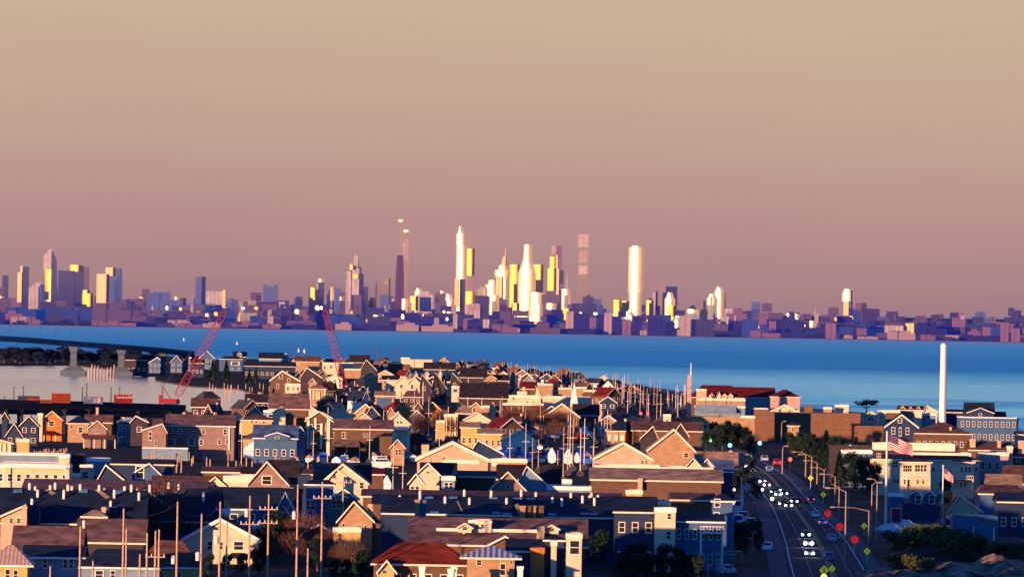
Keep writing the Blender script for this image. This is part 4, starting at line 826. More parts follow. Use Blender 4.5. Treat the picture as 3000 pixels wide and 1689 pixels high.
for x, lb in [(708,'cream dormer gable near the middle of the dark row'),(790,'taller cream dormer gable beside it on the dark row')]:
    H_('B2', x-20, x+20, 920, 575, 530, 'g', 'cream', 'dark', lb, dp=4)
H_('B2', 180, 570, 880, 520, 438, 's', 'navy', 'dark', 'longest dark roof on the bay skyline', dp=12)
H_('B2', -10, 285, 820, 410, 375, 'f', 'cream', 'dark', 'cream stepped building on the bay skyline', dp=9, trim='n')
H_('B2', 640, 960, 960, 620, 512, 's', 'dusk', 'dark', 'dark broad roof behind the five dormers', dp=14)
H_('B2', 940, 1240, 1010, 660, 590, 's', 'dusk', 'dark', 'dark house with a tan triangular dormer', dp=12, dorm=[(955,1090,665,595,-1)], dorm_wall='tan')
H_('B2', 1000, 1085, 900, 590, 540, 'g', 'peach', 'dark', 'little peach gable above the tan triangular dormer', dp=5)
H_('B2', 1105, 1250, 960, 600, 545, 'g', 'cream', 'dark', 'cream double peaked cottage near the beach masts', dp=6, wins=[(1170,1190,570,600)])
H_('B2', 1265, 1330, 920, 600, 550, 'g', 'tan', 'dark', 'tan narrow cottage near the beach masts', dp=6)
H_('B2', 1335, 1400, 930, 610, 570, 'f', 'cream', 'dark', 'pale flat cottage near the beach masts', dp=6)
H_('B2', 1425, 1575, 980, 670, 600, 'g', 'steel', 'slate', 'grey blue hip gable by the beach masts', dp=8)
H_('B2', 1400, 1590, 1010, 760, 680, 's', 'brown', 'maroon', 'dark red roof under the grey blue gable', dp=8)
H_('B2', 1588, 1795, 1080, 720, 680, 'f', 'tan', 'dark', 'flat roofed dark house with a pale fascia', dp=9, trim='c')
H_('B2', 640, 1230, 1100, 880, 700, 's', 'dusk', 'dark', 'huge dark shaded roof block in the middle of town', dp=20, win=(8,1))
H_('B2', 1230, 1625, 1120, 870, 855, 'f', 'cream', 'slate', 'long cream flat roofed hall with two round openings', wins=[(1455,1490,925,955),(1540,1570,925,960),(1290,1315,870,910)], dp=12)
H_('B2', 1672, 2280, 1140, 885, 872, 'f', 'cream', 'slate', 'widest cream flat roofed hall behind the tan gable', dp=14, trim='c')
H_('B2', 1170, 1680, 1180, 970, 955, 'f', 'brown', 'slate', 'low brown commercial block with a cream roof edge', dp=9, trim='c', win=(7,1))
H_('B2', 1350, 1470, 1000, 820, 790, 'f', 'cream', 'maroon', 'small cream lookout with a white lantern', ch=[(1415,1450,740)], dp=5)
H_('B2', 1560, 1650, 1040, 860, 730, 'g', 'cream', 'dark', 'cream wedge gable beside the dark flat roof', ax=.2, dp=6)
H_('B2', 1870, 2035, 1020, 770, 755, 'f', 'tan', 'dark', 'tan square house with two chimneys by the steeple', ch=[(1895,1920,715),(2000,2020,720)], win=(3,1), dp=7)
H_('B2', 2090, 2225, 1010, 760, 750, 'f', 'tan', 'dark', 'tan house with a pointed black roof finial past the steeple', dp=7)
H_('B2', 2180, 2345, 1040, 800, 795, 'f', 'brown', 'dark', 'brown low house past the steeple', dp=8, win=(3,1))
H_('B2', 1690, 2130, 1330, 1110, 952, 'g', 'tan', 'brownr', 'wide tan gabled boathouse with a dark opening', wins=[(1810,1985,1115,1200)], dp=16, trim='c')
H_('B2', 2060, 2372, 1320, 1090, 965, 's', 'brown', 'dark', 'black roofed house behind the wide tan boathouse', dp=10, win=(4,1))
H_('B2', 2270, 2410, 1350, 985, 970, 'f', 'peach', 'dark', 'peach lit block at the edge of the mast thicket', dp=8)
H_('B2', 170, 400, 1250, 1035, 935, 'g', 'orange', 'brownr', 'bright orange pediment over a dark house', dp=9)
H_('B2', 200, 345, 1290, 1090, 1082, 'f', 'redb' if 'redb' in W else 'brick', 'dark', 'red awning shopfront under the bright orange pediment', dp=6, trim='n')
H_('B2', 15, 170, 1350, 1110, 1040, 'g', 'steel', 'navyr', 'blue grey gable crossed by a pale mast', ax=.45, trim='w')
H_('B2', 60, 150, 1250, 1000, 935, 'g', 'brown', 'dark', 'small brown gable with pale trim near the orange pediment', dp=6)
H_('B2', 680, 1000, 1480, 1155, 1065, 'g', 'cream', 'tanr', 'sunlit cream pavilion gable among the masts', dp=10, trim='c', wins=[(860,900,1170,1240)])
H_('B2', 745, 910, 1380, 1010, 940, 'g', 'tan', 'brownr', 'tan gable with a dark arched opening behind the pavilion gable', dp=7, wins=[(790,830,1000,1060)])
H_('B2', 580, 760, 1400, 1080, 990, 'h', 'tan', 'tanr', 'tan hip roofed house behind the golden ruin like block', dp=8)
H_('B2', 330, 440, 1500, 1190, 1180, 'f', 'gold', 'dark', 'golden windowless block glowing in full sun', dp=8, trim='c')
H_('B2', 430, 600, 1510, 1110, 1095, 'f', 'gold', 'dark', 'golden house with a plum panel and thin columns', dp=8, posts=[(440,455,1110,1350),(505,520,1110,1350),(560,580,1110,1350)], trim='c')
H_('B2', 640, 870, 1530, 1250, 1190, 's', 'gold', 'tanr', 'golden stepped wall house among the masts', dp=9, win=(3,1))
H_('B2', 860, 1150, 1540, 1330, 1275, 's', 'gold', 'tanr', 'golden house with a long sloping brown roof', dp=9, win=(4,1))
H_('B2', 900, 1000, 1370, 1000, 985, 'f', 'tan', 'dark', 'tan square block behind the sunlit pavilion', dp=7)
H_('B2', 1010, 1075, 1300, 1010, 930, 'g', 'cream', 'dark', 'cream small gable behind the mast thicket', dp=6)
# ===== C2
H_('C2', 515, 945, 1640, 1285, 1170, 'h', 'tan', 'striped', 'gazebo tower with a blue and white striped hip roof at the bottom', wins=[(600,650,1290,1345),(815,865,1320,1440),(900,930,1300,1330)], ridge=.06, trim='c', dp=8, over=1.1)
H_('C2', -330, 520, 1600, 1345, 1150, 'h', 'brown', 'redr', 'house with a broad rust red hip roof beside the striped gazebo', ridge=.45, dp=14, win=(6,1))
for x, lb in [(108,'first of the thick white chimney piers before the rust red roof'),(368,'shorter thick white pier next to the gazebo'),(398,'thick white pier touching the gazebo side'),(997,'lone thick white pier past the striped gazebo')]:
    o = gpt('C2', x, 1660); k_ = o.y/F
    q = empty('chimney_pier', (o.x, o.y, 0), lb, 'pier', None); zt = (S('C2', x, 1660)[1] - S('C2', x, 1350 if x != 368 else 1372)[1]) * k_
    MB().box(-.42,.42,-.4,.4,0,zt-.5).build('shaft', TRIM, q); MB().box(-.52,.52,-.5,.5,zt-.5,zt).build('cap', TRIM, q)
H_('C1', 1575, 1712, 1600, 1390, 1305, 'g', 'gold', 'peachr', 'tiny bright gable roof of a porch by the rust red roof', dp=3, trim='w', wins=[(1600,1650,1385,1420)])
H_('C2', -5, 1590, 1480, 1160, 940, 's', 'brown', 'purple', 'very long plum roofed building with cream roof walk and dormers', dp=20, win=(12,1), dorm=[(430,552,1035,968,3),(1215,1342,1045,985,3)], dorm_wall='cream', vents=[(492,1070,1040),(862,1110,1080)], ch=[(1146,1212,990,2,1210)])
H_('C2', 240, 1340, 1470, 1040, 1035, 'f', 'cream', 'slate', 'narrow cream roof walk wall along the very long plum roof', dp=1.2, trim='c', parapet=.45)
H_('C2', 528, 733, 1468, 955, 940, 'f', 'cream', 'dark', 'cream cupola with two dark windows on the long plum roof', wins=[(585,618,970,1010),(634,668,970,1010)], dp=5, parapet=.4, trim='c')
H_('C2', 700, 990, 1520, 1170, 1085, 'g', 'brown', 'brownr', 'brown triangular cross gable below the roof walk', dp=8, ax=.55)
H_('C2', 885, 1190, 1560, 1210, 1120, 's', 'navy', 'navyr', 'navy low roof beside the striped gazebo', dp=8)
H_('C2', 1090, 1212, 1570, 1225, 1215, 'f', 'orange', 'dark', 'rust coloured square bay near the long plum roof', dp=4, trim='n')
H_('C2', 1225, 1390, 1560, 1125, 1070, 'h', 'navy', 'navyr', 'navy turret like bay at the end of the long plum roof', ridge=.1, dp=5)
H_('C2', 1275, 1325, 1575, 1160, 1155, 'f', 'cream', 'dark', 'narrow cream corner post room on the navy bay', dp=2.5)
H_('C2', 1412, 1552, 1580, 1095, 1062, 'f', 'cream', 'brownr', 'tall cream end wall with a slanted top at the end of the long plum roof', dp=6, trim='c', wins=[(1440,1535,1110,1250)])
H_('C2', -340, 900, 1350, 880, 735, 's', 'navy', 'navyr', 'near condo row with teal skylights and slanting party walls', dp=24, sky=[(225,880),(785,890),(880,895),(170,760),(390,760),(755,765)],
   vents=[(-97,745,722),(88,770,675),(318,800,728),(492,735,672),(540,812,738),(738,735,680),(878,810,740)], party=[(418,782,468,872),(965,805,1010,870)])
H_('C2', 900, 1850, 1340, 905, 742, 's', 'navy', 'navyr', 'near condo row section with three round skylights', dp=24, sky=[(1290,900),(1585,895),(1672,900),(980,770),(1100,775)],
   vents=[(1012,745,672),(1146,745,695),(1296,800,735),(1380,825,742),(1466,755,700),(1570,800,722),(1678,820,740),(1655,735,700),(1638,755,725),(1714,750,720)])
H_('C2', -430, 1900, 1180, 740, 690, 's', 'brown', 'brownr', 'farther condo row showing a brown sunlit ridge', dp=16)
for xa, xb, lb, mk in [(990,1040,'first pale twin chimney on the near condo row','tan'),(1092,1136,'second pale twin chimney on the near condo row','tan'),(1040,1092,'shaded wall between the twin chimneys','brown'),(1138,1205,'shaded wall after the twin chimneys','brown'),(38,82,'pale party wall stub beside the tan gabled house','tan'),(82,140,'navy stub beside the pale party wall','blue')]:
    H_('C2', xa, xb, 1365, 810 if xa > 500 else 755, 805 if xa > 500 else 750, 'f', mk, 'dark', lb, dp=2.5, trim='n', parapet=.1)  # brown blocks paint the shaded sides of the twin chimneys
H_('C2', 728, 1035, 1060, 655, 503, 'g', 'mauve', 'dark', 'mauve gabled cottage with a square attic window', wins=[(868,906,615,650)], dp=12)
H_('C2', 960, 1262, 1030, 635, 452, 'g', 'steel', 'navyr', 'shaded pale blue gable with a long slope', ax=.3, trim='w', dp=12)
H_('C2', 1190, 1350, 1010, 600, 450, 's', 'navy', 'dark', 'navy plain roof behind the shaded pale blue gable', dp=10)
H_('C2', 795, 1080, 1000, 560, 445, 's', 'brown', 'dark', 'dark brown roof behind the mauve gabled cottage', dp=10)
H_('C2', 1240, 1655, 1060, 660, 648, 'f', 'steel', 'slate', 'low pale blue shed roof before the brown hall', dp=9, trim='w')
H_('C2', 50, 262, 1040, 522, 422, 'g', 'cream', 'navyr', 'cream gable with a tiny round vent next to the navy roof', wins=[(140,170,490,512)], dp=10, trim='c')
H_('C2', -8, 105, 1060, 590, 520, 'g', 'cream', 'navyr', 'low cream gable with two white framed windows beneath', wins=[(2,34,625,680),(45,78,625,680)], dp=8, trim='w')
H_('C2', 100, 400, 1040, 560, 425, 's', 'navy', 'navyr', 'navy roof beside the cream gable with tiny vent', dp=9)
H_('C2', 280, 402, 1070, 570, 560, 'f', 'steel', 'navyr', 'white framed triple window bay in blue shade', wins=[(305,345,590,655),(350,385,590,655)], dp=4, trim='w')
H_('C2', 400, 760, 1030, 540, 500, 's', 'brown', 'brownr', 'brown shop roof past the wrapped boats', dp=9)
H_('C2', 62, 702, 760, 378, 228, 'g', 'peach', 'tanr', 'broad peach gabled hall with a flat stub chimney', wins=[(290,312,365,395)], ch=[(100,165,252,1)], dp=18, trim='c')
H_('C2', 290, 620, 800, 420, 412, 'f', 'peach', 'tanr', 'low peach front annex of the broad peach gabled hall', dp=4, trim='c')
H_('C2', 540, 830, 720, 330, 215, 'g', 'navy', 'navyr', 'navy side gable behind the broad peach hall', ax=.25, trim='w')
H_('C2', 728, 1055, 830, 410, 403, 'f', 'tan', 'slate', 'long low tan wall in front of the mast thicket', dp=6, trim='c')
H_('C2', 740, 790, 850, 440, 435, 'f', 'tan', 'dark', 'narrow tan stub block by the long low tan wall', dp=4)
H_('C2', 1340, 1460, 960, 598, 590, 'f', 'steel', 'slate', 'small white rimmed shed under the storage boats', dp=5, trim='w')
# peach hall by the road
H_('C2', 1672, 2180, 860, 375, 235, 'g', 'peach', 'tanr', 'tall peach gabled hall above the flat cream roofs', wins=[(2090,2110,393,425),(2125,2145,393,425)], dp=16, trim='c', ax=.5)
H_('C2', 1640, 2815, 1080, 575, 482, 's', 'brown', 'tanr', 'wide brown hall with a tan sunlit roof at the road', dp=14, win=(10,1), ch=[(2058,2100,555,-1,660)])
H_('C3', -180, 412, 900, 470, 430, 'f', 'cream', 'slate', 'cream parapet block between the peach hall and the tan roof', dp=12, trim='c')
H_('C3', 415, 885, 920, 485, 440, 'f', 'cream', 'slate', 'cream parapet block with two small white gables', dp=12, trim='c')
H_('C3', 648, 765, 915, 440, 378, 'g', 'cream', 'dark', 'first small white gable on the cream parapet block', dp=4)
H_('C3', 775, 885, 915, 445, 385, 'g', 'cream', 'dark', 'second small white gable on the cream parapet block', dp=4)
H_('C3', 850, 1060, 880, 490, 400, 's', 'navy', 'bluer', 'blue roof wing behind the second small white gable', dp=9)
H_('C3', 690, 1105, 700, 460, 325, 's', 'brown', 'tanr', 'tan sloping roof behind the cream parapets', dp=12, ch=[(1040,1070,310)])
H_('C3', 300, 715, 760, 300, 115, 'g', 'tan', 'tanr', 'large tan house front crossed by bare tree shadows', dp=12, ax=.55, wins=[(620,665,325,370)], trim='c')
H_('C3', 235, 385, 640, 190, 88, 'g', 'dusk', 'dark', 'dark peak with cream bargeboards near the traffic lights', trim='c', ax=.7)
H_('C3', 525, 655, 640, 160, 65, 'g', 'dusk', 'dark', 'second dark peak with cream bargeboards near the traffic lights', trim='c')
H_('C3', 330, 510, 700, 385, 365, 'f', 'blue', 'slate', 'blue shaded annex under the tree shadow house', dp=6, trim='n')
H_('B3', 220, 1100, 1480, 1290, 1185, 's', 'brown', 'brownr', 'long dark brown roof behind the two cream peaks', dp=12)
H_('B3', 612, 705, 1400, 1110, 1103, 'f', 'cream', 'dark', 'bright cream square chimney box with a round hole', wins=[(645,672,1150,1185)], dp=4)
H_('C3', 512, 890, 1130, 752, 700, 's', 'brown', 'brownr', 'brown mansard strip with an oval dormer', dp=9)
H_('C3', 310, 492, 1150, 792, 712, 'f', 'cream', 'maroon', 'small cream rooftop room with a round window', wins=[(420,450,745,775),(380,405,745,780)], dp=4)
H_('C3', 225, 320, 1150, 790, 730, 'h', 'cream', 'dark', 'little cream hooded dormer beside the rooftop room', dp=4, ridge=.2)
H_('C3', 100, 245, 1150, 695, 675, 'f', 'gold', 'brownr', 'small bright lookout top on the brown condo ridge', dp=4)
H_('C3', 358, 545, 1400, 858, 850, 'f', 'cream', 'navyr', 'tall cream end wall with two dark windows catching the sun', wins=[(470,505,870,930),(462,505,1030,1110)], dp=3, trim='w')
H_('C3', 540, 975, 1400, 950, 900, 's', 'blue', 'navyr', 'long blue shaded condo with white balcony rails', win=(6,2), rail=(770,975,985,1040), dp=16, trim='w')
H_('C3', 885, 1062, 1330, 770, 700, 'h', 'blue', 'navyr', 'blue corner house with a bright framed tall window', wins=[(895,948,740,818),(892,942,860,960)], trim='w', ridge=.2, dp=8)
H_('C3', 0, 362, 1390, 860, 740, 's', 'navy', 'navyr', 'dark end of the near condo row beside the cream end wall', win=(3,2), dp=16)
H_('C3', 960, 1075, 1290, 795, 760, 'f', 'steel', 'slate', 'pale blue flat corner shop near the parked vans', dp=7, trim='w')
# ===== right side
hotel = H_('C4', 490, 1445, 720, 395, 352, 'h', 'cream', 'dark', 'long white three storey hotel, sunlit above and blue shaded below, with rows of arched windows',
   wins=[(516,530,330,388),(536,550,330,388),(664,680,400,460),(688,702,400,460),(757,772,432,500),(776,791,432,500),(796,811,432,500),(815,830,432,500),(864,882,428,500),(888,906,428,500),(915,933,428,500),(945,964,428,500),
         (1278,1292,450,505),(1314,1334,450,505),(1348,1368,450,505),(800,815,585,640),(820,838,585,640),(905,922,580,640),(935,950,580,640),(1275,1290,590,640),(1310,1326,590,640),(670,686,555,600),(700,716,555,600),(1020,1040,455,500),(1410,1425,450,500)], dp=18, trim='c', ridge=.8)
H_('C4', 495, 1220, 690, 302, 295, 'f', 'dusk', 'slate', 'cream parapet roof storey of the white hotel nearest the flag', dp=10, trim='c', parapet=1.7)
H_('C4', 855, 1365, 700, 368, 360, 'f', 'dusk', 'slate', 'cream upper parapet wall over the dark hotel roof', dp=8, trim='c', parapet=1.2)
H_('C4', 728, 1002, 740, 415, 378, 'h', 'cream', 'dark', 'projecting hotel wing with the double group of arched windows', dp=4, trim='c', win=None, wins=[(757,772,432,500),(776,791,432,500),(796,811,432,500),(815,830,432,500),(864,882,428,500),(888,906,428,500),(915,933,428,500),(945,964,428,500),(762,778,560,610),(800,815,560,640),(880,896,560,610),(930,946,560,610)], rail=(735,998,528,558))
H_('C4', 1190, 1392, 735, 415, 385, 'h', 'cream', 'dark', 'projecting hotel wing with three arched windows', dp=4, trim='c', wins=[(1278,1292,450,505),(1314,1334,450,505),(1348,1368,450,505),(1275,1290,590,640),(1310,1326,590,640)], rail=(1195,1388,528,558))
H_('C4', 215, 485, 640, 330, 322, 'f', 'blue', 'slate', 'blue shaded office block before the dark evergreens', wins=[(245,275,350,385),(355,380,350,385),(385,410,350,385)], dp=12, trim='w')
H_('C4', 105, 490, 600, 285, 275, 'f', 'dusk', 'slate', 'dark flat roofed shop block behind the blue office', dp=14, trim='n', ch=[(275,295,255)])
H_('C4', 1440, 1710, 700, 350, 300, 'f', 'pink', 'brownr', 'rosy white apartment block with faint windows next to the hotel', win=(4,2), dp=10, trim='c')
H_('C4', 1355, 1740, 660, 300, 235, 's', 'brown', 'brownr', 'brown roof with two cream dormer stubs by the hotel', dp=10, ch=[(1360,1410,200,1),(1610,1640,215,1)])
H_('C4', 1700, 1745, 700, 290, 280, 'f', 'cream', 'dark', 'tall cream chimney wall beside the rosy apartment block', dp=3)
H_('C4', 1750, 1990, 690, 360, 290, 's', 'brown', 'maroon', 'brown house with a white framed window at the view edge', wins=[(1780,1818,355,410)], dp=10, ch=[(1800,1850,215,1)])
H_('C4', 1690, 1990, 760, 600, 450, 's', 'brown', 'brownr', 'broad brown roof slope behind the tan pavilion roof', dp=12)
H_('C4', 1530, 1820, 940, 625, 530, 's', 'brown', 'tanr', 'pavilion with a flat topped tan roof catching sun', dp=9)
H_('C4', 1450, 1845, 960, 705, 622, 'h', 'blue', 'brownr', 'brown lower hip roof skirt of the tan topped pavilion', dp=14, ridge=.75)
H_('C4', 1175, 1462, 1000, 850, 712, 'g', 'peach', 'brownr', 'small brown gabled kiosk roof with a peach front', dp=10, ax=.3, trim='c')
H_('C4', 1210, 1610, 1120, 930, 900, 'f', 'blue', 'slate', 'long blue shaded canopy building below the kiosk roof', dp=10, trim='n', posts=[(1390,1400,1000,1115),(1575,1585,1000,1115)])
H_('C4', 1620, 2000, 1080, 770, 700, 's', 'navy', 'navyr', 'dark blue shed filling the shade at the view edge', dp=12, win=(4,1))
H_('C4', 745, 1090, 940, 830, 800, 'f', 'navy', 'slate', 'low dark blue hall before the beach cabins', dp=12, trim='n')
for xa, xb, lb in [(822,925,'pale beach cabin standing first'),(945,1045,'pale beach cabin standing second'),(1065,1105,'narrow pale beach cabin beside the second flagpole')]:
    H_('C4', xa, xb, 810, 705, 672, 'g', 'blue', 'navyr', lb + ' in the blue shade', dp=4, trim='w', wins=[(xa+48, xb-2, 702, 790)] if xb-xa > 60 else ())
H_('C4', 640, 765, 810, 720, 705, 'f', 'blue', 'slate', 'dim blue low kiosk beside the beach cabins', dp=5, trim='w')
# brown wide buildings toward the ocean
H_('B4', -640, 515, 1420, 1080, 1040, 'f', 'brick', 'slate', 'widest plain brown brick wall building by the ocean', dp=16, trim='n', parapet=.3)
H_('B4', 440, 805, 1440, 1240, 1230, 'f', 'brick', 'slate', 'lower end of the wide brown brick building', dp=14, trim='n', parapet=.3)
H_('B3', 1760, 1925, 1420, 1020, 1010, 'f', 'brick', 'slate', 'raised brown corner block with a tan edge', dp=9, trim='c', parapet=.3)
H_('B4', 555, 735, 1420, 1105, 1052, 'g', 'cream', 'brownr', 'cream cottage with one arched dark window against the ocean', wins=[(612,640,1120,1170),(648,680,1120,1170)], dp=6)
H_('B4', 200, 362, 1380, 990, 980, 'f', 'cream', 'dark', 'cream notched block on top of the brown building', dp=6)
H_('B4', 55, 150, 1380, 1020, 1000, 'f', 'tan', 'dark', 'small tan block on top of the brown building', dp=5)
H_('B4', 752, 830, 1420, 1070, 1062, 'f', 'cream', 'brownr', 'bright cream end wall of the dark flat roofed house', dp=7)
H_('B4', 750, 1010, 1400, 1062, 1040, 'f', 'brown', 'dark', 'dark flat roofed house with a cream wall strip', dp=9, trim='c')
H_('B4', 1000, 1300, 1400, 1030, 985, 's', 'tan', 'brownr', 'row of tan roofs with two round dark vents facing the sea', dp=9, dorm=[(1010,1080,1050,985,1),(1120,1170,1050,990,1),(1220,1270,1050,990,1)])
H_('B4', 1195, 1285, 1420, 1075, 1065, 'f', 'cream', 'dark', 'cream wall block beside the dark gabled house', dp=6, wins=[(1225,1250,1130,1160)])
H_('B4', 1310, 1480, 1380, 1050, 980, 'g', 'cream', 'brownr', 'cream sloping gable just before the white column', ax=.2, dp=8)
H_('B4', 1285, 1460, 1420, 1095, 1085, 'f', 'steel', 'slate', 'blue grey flat block before the white column', dp=8, trim='w')
H_('B4', 828, 1232, 1520, 1240, 1092, 'g', 'navy', 'navyr', 'dark navy gabled house with pale window bars', wins=[(985,1035,1130,1195),(905,950,1245,1335),(1000,1030,1250,1360),(1085,1125,1250,1340)], trim='w', dp=12)
H_('B4', 1210, 1905, 1560, 1335, 1190, 'h', 'brown', 'brownr', 'pavilion with a broad brown hip roof at the foot of the white column', dp=16, ridge=.12, win=(9,1), trim='w', ch=[(1640,1665,1245,2)])
H_('B4', 1760, 2480, 1450, 1130, 1110, 'f', 'blue', 'navyr', 'wide blue beachfront mansion with two banded floors', win=(10,2), dp=14, trim='w', parapet=.3)
H_('B4', 1838, 2192, 1446, 1115, 945, 's', 'steel', 'navyr', 'steep navy roof of the beachfront mansion with a lit gable', dp=10, dorm=[(1850,2185,1115,1003,-1)], dorm_wall='navy', trim='w', ch=[(1838,1852,975)])
H_('B4', 2190, 2335, 1446, 1125, 1058, 's', 'blue', 'navyr', 'lower navy roof wing of the beachfront mansion', dp=8)
H_('B4', 2330, 2500, 1452, 1150, 1145, 'f', 'blue', 'slate', 'seaward porch bay of the beachfront mansion', dp=8, trim='n', rail=(2340,2490,1150,1200))
H_('B4', 1580, 1840, 1420, 1060, 1030, 's', 'navy', 'navyr', 'low navy roof between the white column and the mansion', dp=9)
H_('B4', 2480, 2660, 1560, 1340, 1310, 's', 'pink', 'brownr', 'rosy roofed house at the seaward edge of the view', dp=9, win=(3,1))
# red roofed seafood hall near the water
H_('B3', 965, 1620, 1120, 880, 722, 'h', 'brown', 'maroon', 'maroon roofed beach club hall with white dormers', ridge=.55, dp=16, dorm=[(1190,1250,875,820,-1),(1285,1330,880,800,-1),(1350,1410,880,825,-1),(1425,1485,880,825,-1)], dorm_wall='cream')
H_('B3', 1420, 2010, 1110, 870, 752, 's', 'steel', 'maroon', 'long maroon roofed wing of the beach club', dp=14, win=(8,1), trim='w')
H_('B3', 1960, 2330, 1130, 870, 775, 'h', 'pink', 'maroon', 'pink seaward end of the beach club under a dark peak', ridge=.1, dp=12, win=(4,1), trim='c')
H_('B3', 1030, 1152, 1140, 790, 785, 'f', 'peach', 'dark', 'peach stair tower with a cream cap on the beach club', dp=6, trim='c')
H_('B3', 1040, 1640, 1160, 910, 900, 'f', 'tan', 'slate', 'tan arcade with dark arches along the beach club', wins=[(1168,1195,925,960),(1262,1290,925,960),(1385,1410,925,960),(1450,1478,925,960),(1540,1565,925,960)], dp=5)
H_('B3', 1010, 1640, 1190, 1000, 990, 'f', 'steel', 'slate', 'pale awninged terrace in front of the beach club arcade', dp=4, trim='w', awning=(1010,1530,965,1050,'steel'))
H_('B3', 1940, 2330, 1240, 1060, 965, 'g', 'cream', 'brownr', 'cream gabled cottage with arched doorway before the pink club end', wins=[(2060,2100,1020,1060),(2180,2220,1030,1070)], dp=8, trim='c')
H_('B3', 2390, 2490, 1280, 1000, 990, 'f', 'brick', 'dark', 'brown stub block by the ocean past the cream cottage', dp=6, trim='n')
H_('B3', 1590, 1760, 1440, 1130, 1110, 'f', 'tan', 'dark', 'small tan shopfront strip beside the brown corner block', dp=6)
H_('B3', 2180, 2315, 1500, 1235, 1175, 'h', 'tan', 'dark', 'small tan booth with a dark pyramid roof', ridge=.05, wins=[(2225,2250,1250,1300)], dp=4)
H_('B3', 990, 1600, 1330, 1140, 1130, 'f', 'tan', 'slate', 'dusky low hall behind the dark road trees', dp=10, trim='n', win=(6,1))

# ------------------------------------------------------------------ further houses filling the town blocks
LM = sorted(HOUSES)
def near_phrase(u, b):
    best = min(HOUSES[:NMAN], key=lambda q: abs(q[0]-u) + 2.2*abs(q[1]-b))
    side = 'beyond' if best[1] > b else 'in front of'
    return side, best[2]
NMAN = len(HOUSES)
SHORT = [('mauve apartment','the mauve apartment house'),('red crane','the red crane'),('steeple','the steeple'),('mast thicket','the mast thicket'),('orange pediment','the orange pediment'),('boathouse','the tan boathouse'),
 ('row houses','the slanting row'),('slanting row','the slanting row'),('dormer','the sunlit dormers'),('leaning','the leaning crane boom'),('flat roofed hall','the cream flat halls'),('tall gabled porch','the tall porch house'),
 ('brown terrace','the long brown terrace'),('pilasters','the glowing pilasters'),('wrapped','the wrapped boat'),('navy house','the navy house'),('peach','the peach hall'),('orange','the orange house'),('brown wooden','the brown wooden gable'),
 ('beach masts','the beach masts'),('golden','the golden houses'),('tan','the tan house'),('cream','the cream house'),('blue','the blue house'),('dark','the dark roofs'),('brown','the brown house')]
def short(lb):
    for k, v in SHORT:
        if k in lb: return v
    return 'the marina'
rowsv = [1081,1089,1097,1106,1116,1127,1139,1152,1167,1184,1203,1224,1248,1275,1305,1340]
cnt = {}
rnd = random.Random(11)
ORD = ['', 'second ', 'third ', 'fourth ', 'fifth ', 'sixth ', 'seventh ', 'eighth ', 'ninth ', 'tenth ', 'eleventh ', 'twelfth ', 'thirteenth ', 'fourteenth ']
for v in rowsv:
    kpx = F / depth(v - 844.5)
    u = 780 + rnd.random()*30 + (0 if v < 1200 else -700)
    umax = max(1380, min(1880, 1380 + (v-1081)*7)) if v < 1215 else 1790
    while u < umax:
        wpx = rnd.uniform(6.5, 11) * kpx
        if v > 1250 and u < 600: u += 40; continue
        if 1 < v - 1190 < 60 and u < 560 and v < 1240: u += 40; continue
        kind = rnd.choice('ggghs'); wl = rnd.choice(['cream','tan','brown','dusk','dusk','navy','navy','mauve','peach','brown','dusk','white']); rf = rnd.choice(['dark','brownr','purple','navyr','slate','maroon'])
        hh = rnd.uniform(3.4, 6.2); rr2 = hh + rnd.uniform(2, 3.6); vv = v + rnd.uniform(-4, 4)
        # leave ground the traced houses already occupy
        a_, b_ = S('S', u + wpx/2, vv)
        if any(q[0]-3 < a_ < q[1]+3 and abs(q[2]-b_) < 7 for q in FOOT[:NMAN]): u += wpx*1.1; continue
        top_ = b_ - rr2*kpx; hid = False
        for q in FOOT[:NMAN]:      # keep the traced houses in the clear
            ov = min(q[1], a_ + wpx/2) - max(q[0], a_ - wpx/2)
            if q[2] < b_ and ov > .2*wpx and top_ < q[2] - .5*q[3] and b_ > q[2] - q[3]: hid = True; break
        if hid: u += wpx*.6; continue
        side, lb = near_phrase(a_, b_); col = {'dusk':'shaded','steel':'blue grey','mauve':'mauve'}.get(wl, wl)
        rn = {'dark':'black','brownr':'brown','purple':'plum','navyr':'navy','slate':'slate','maroon':'maroon'}[rf]
        kn = {'g':'gabled','h':'hip roofed','s':'long eaved'}[kind]
        base = '%s %s house with %s roof tiles %s %s' % (col, kn, rn, side, short(lb))
        n = cnt.get(base, 0); cnt[base] = n + 1
        label = (ORD[min(n, 13)] + base) if n else base
        ch_ = [(u+wpx*.62, u+wpx*.7, vv - (rr2+.8)*kpx)] if rnd.random() < .5 else []
        H_('S', u, u+wpx, vv, vv-hh*kpx, vv-rr2*kpx, kind, wl, rf, label, win=(rnd.choice((2,3,3)), 2 if hh > 5 else 1), ch=ch_, trim=rnd.choice('cwc'), rz=rnd.choice((0,0,32,38,-20,28)) , ax=.5, dp=10)
        u += wpx * rnd.uniform(1.1, 2.0) * (1 if v < 1200 else 1.6)
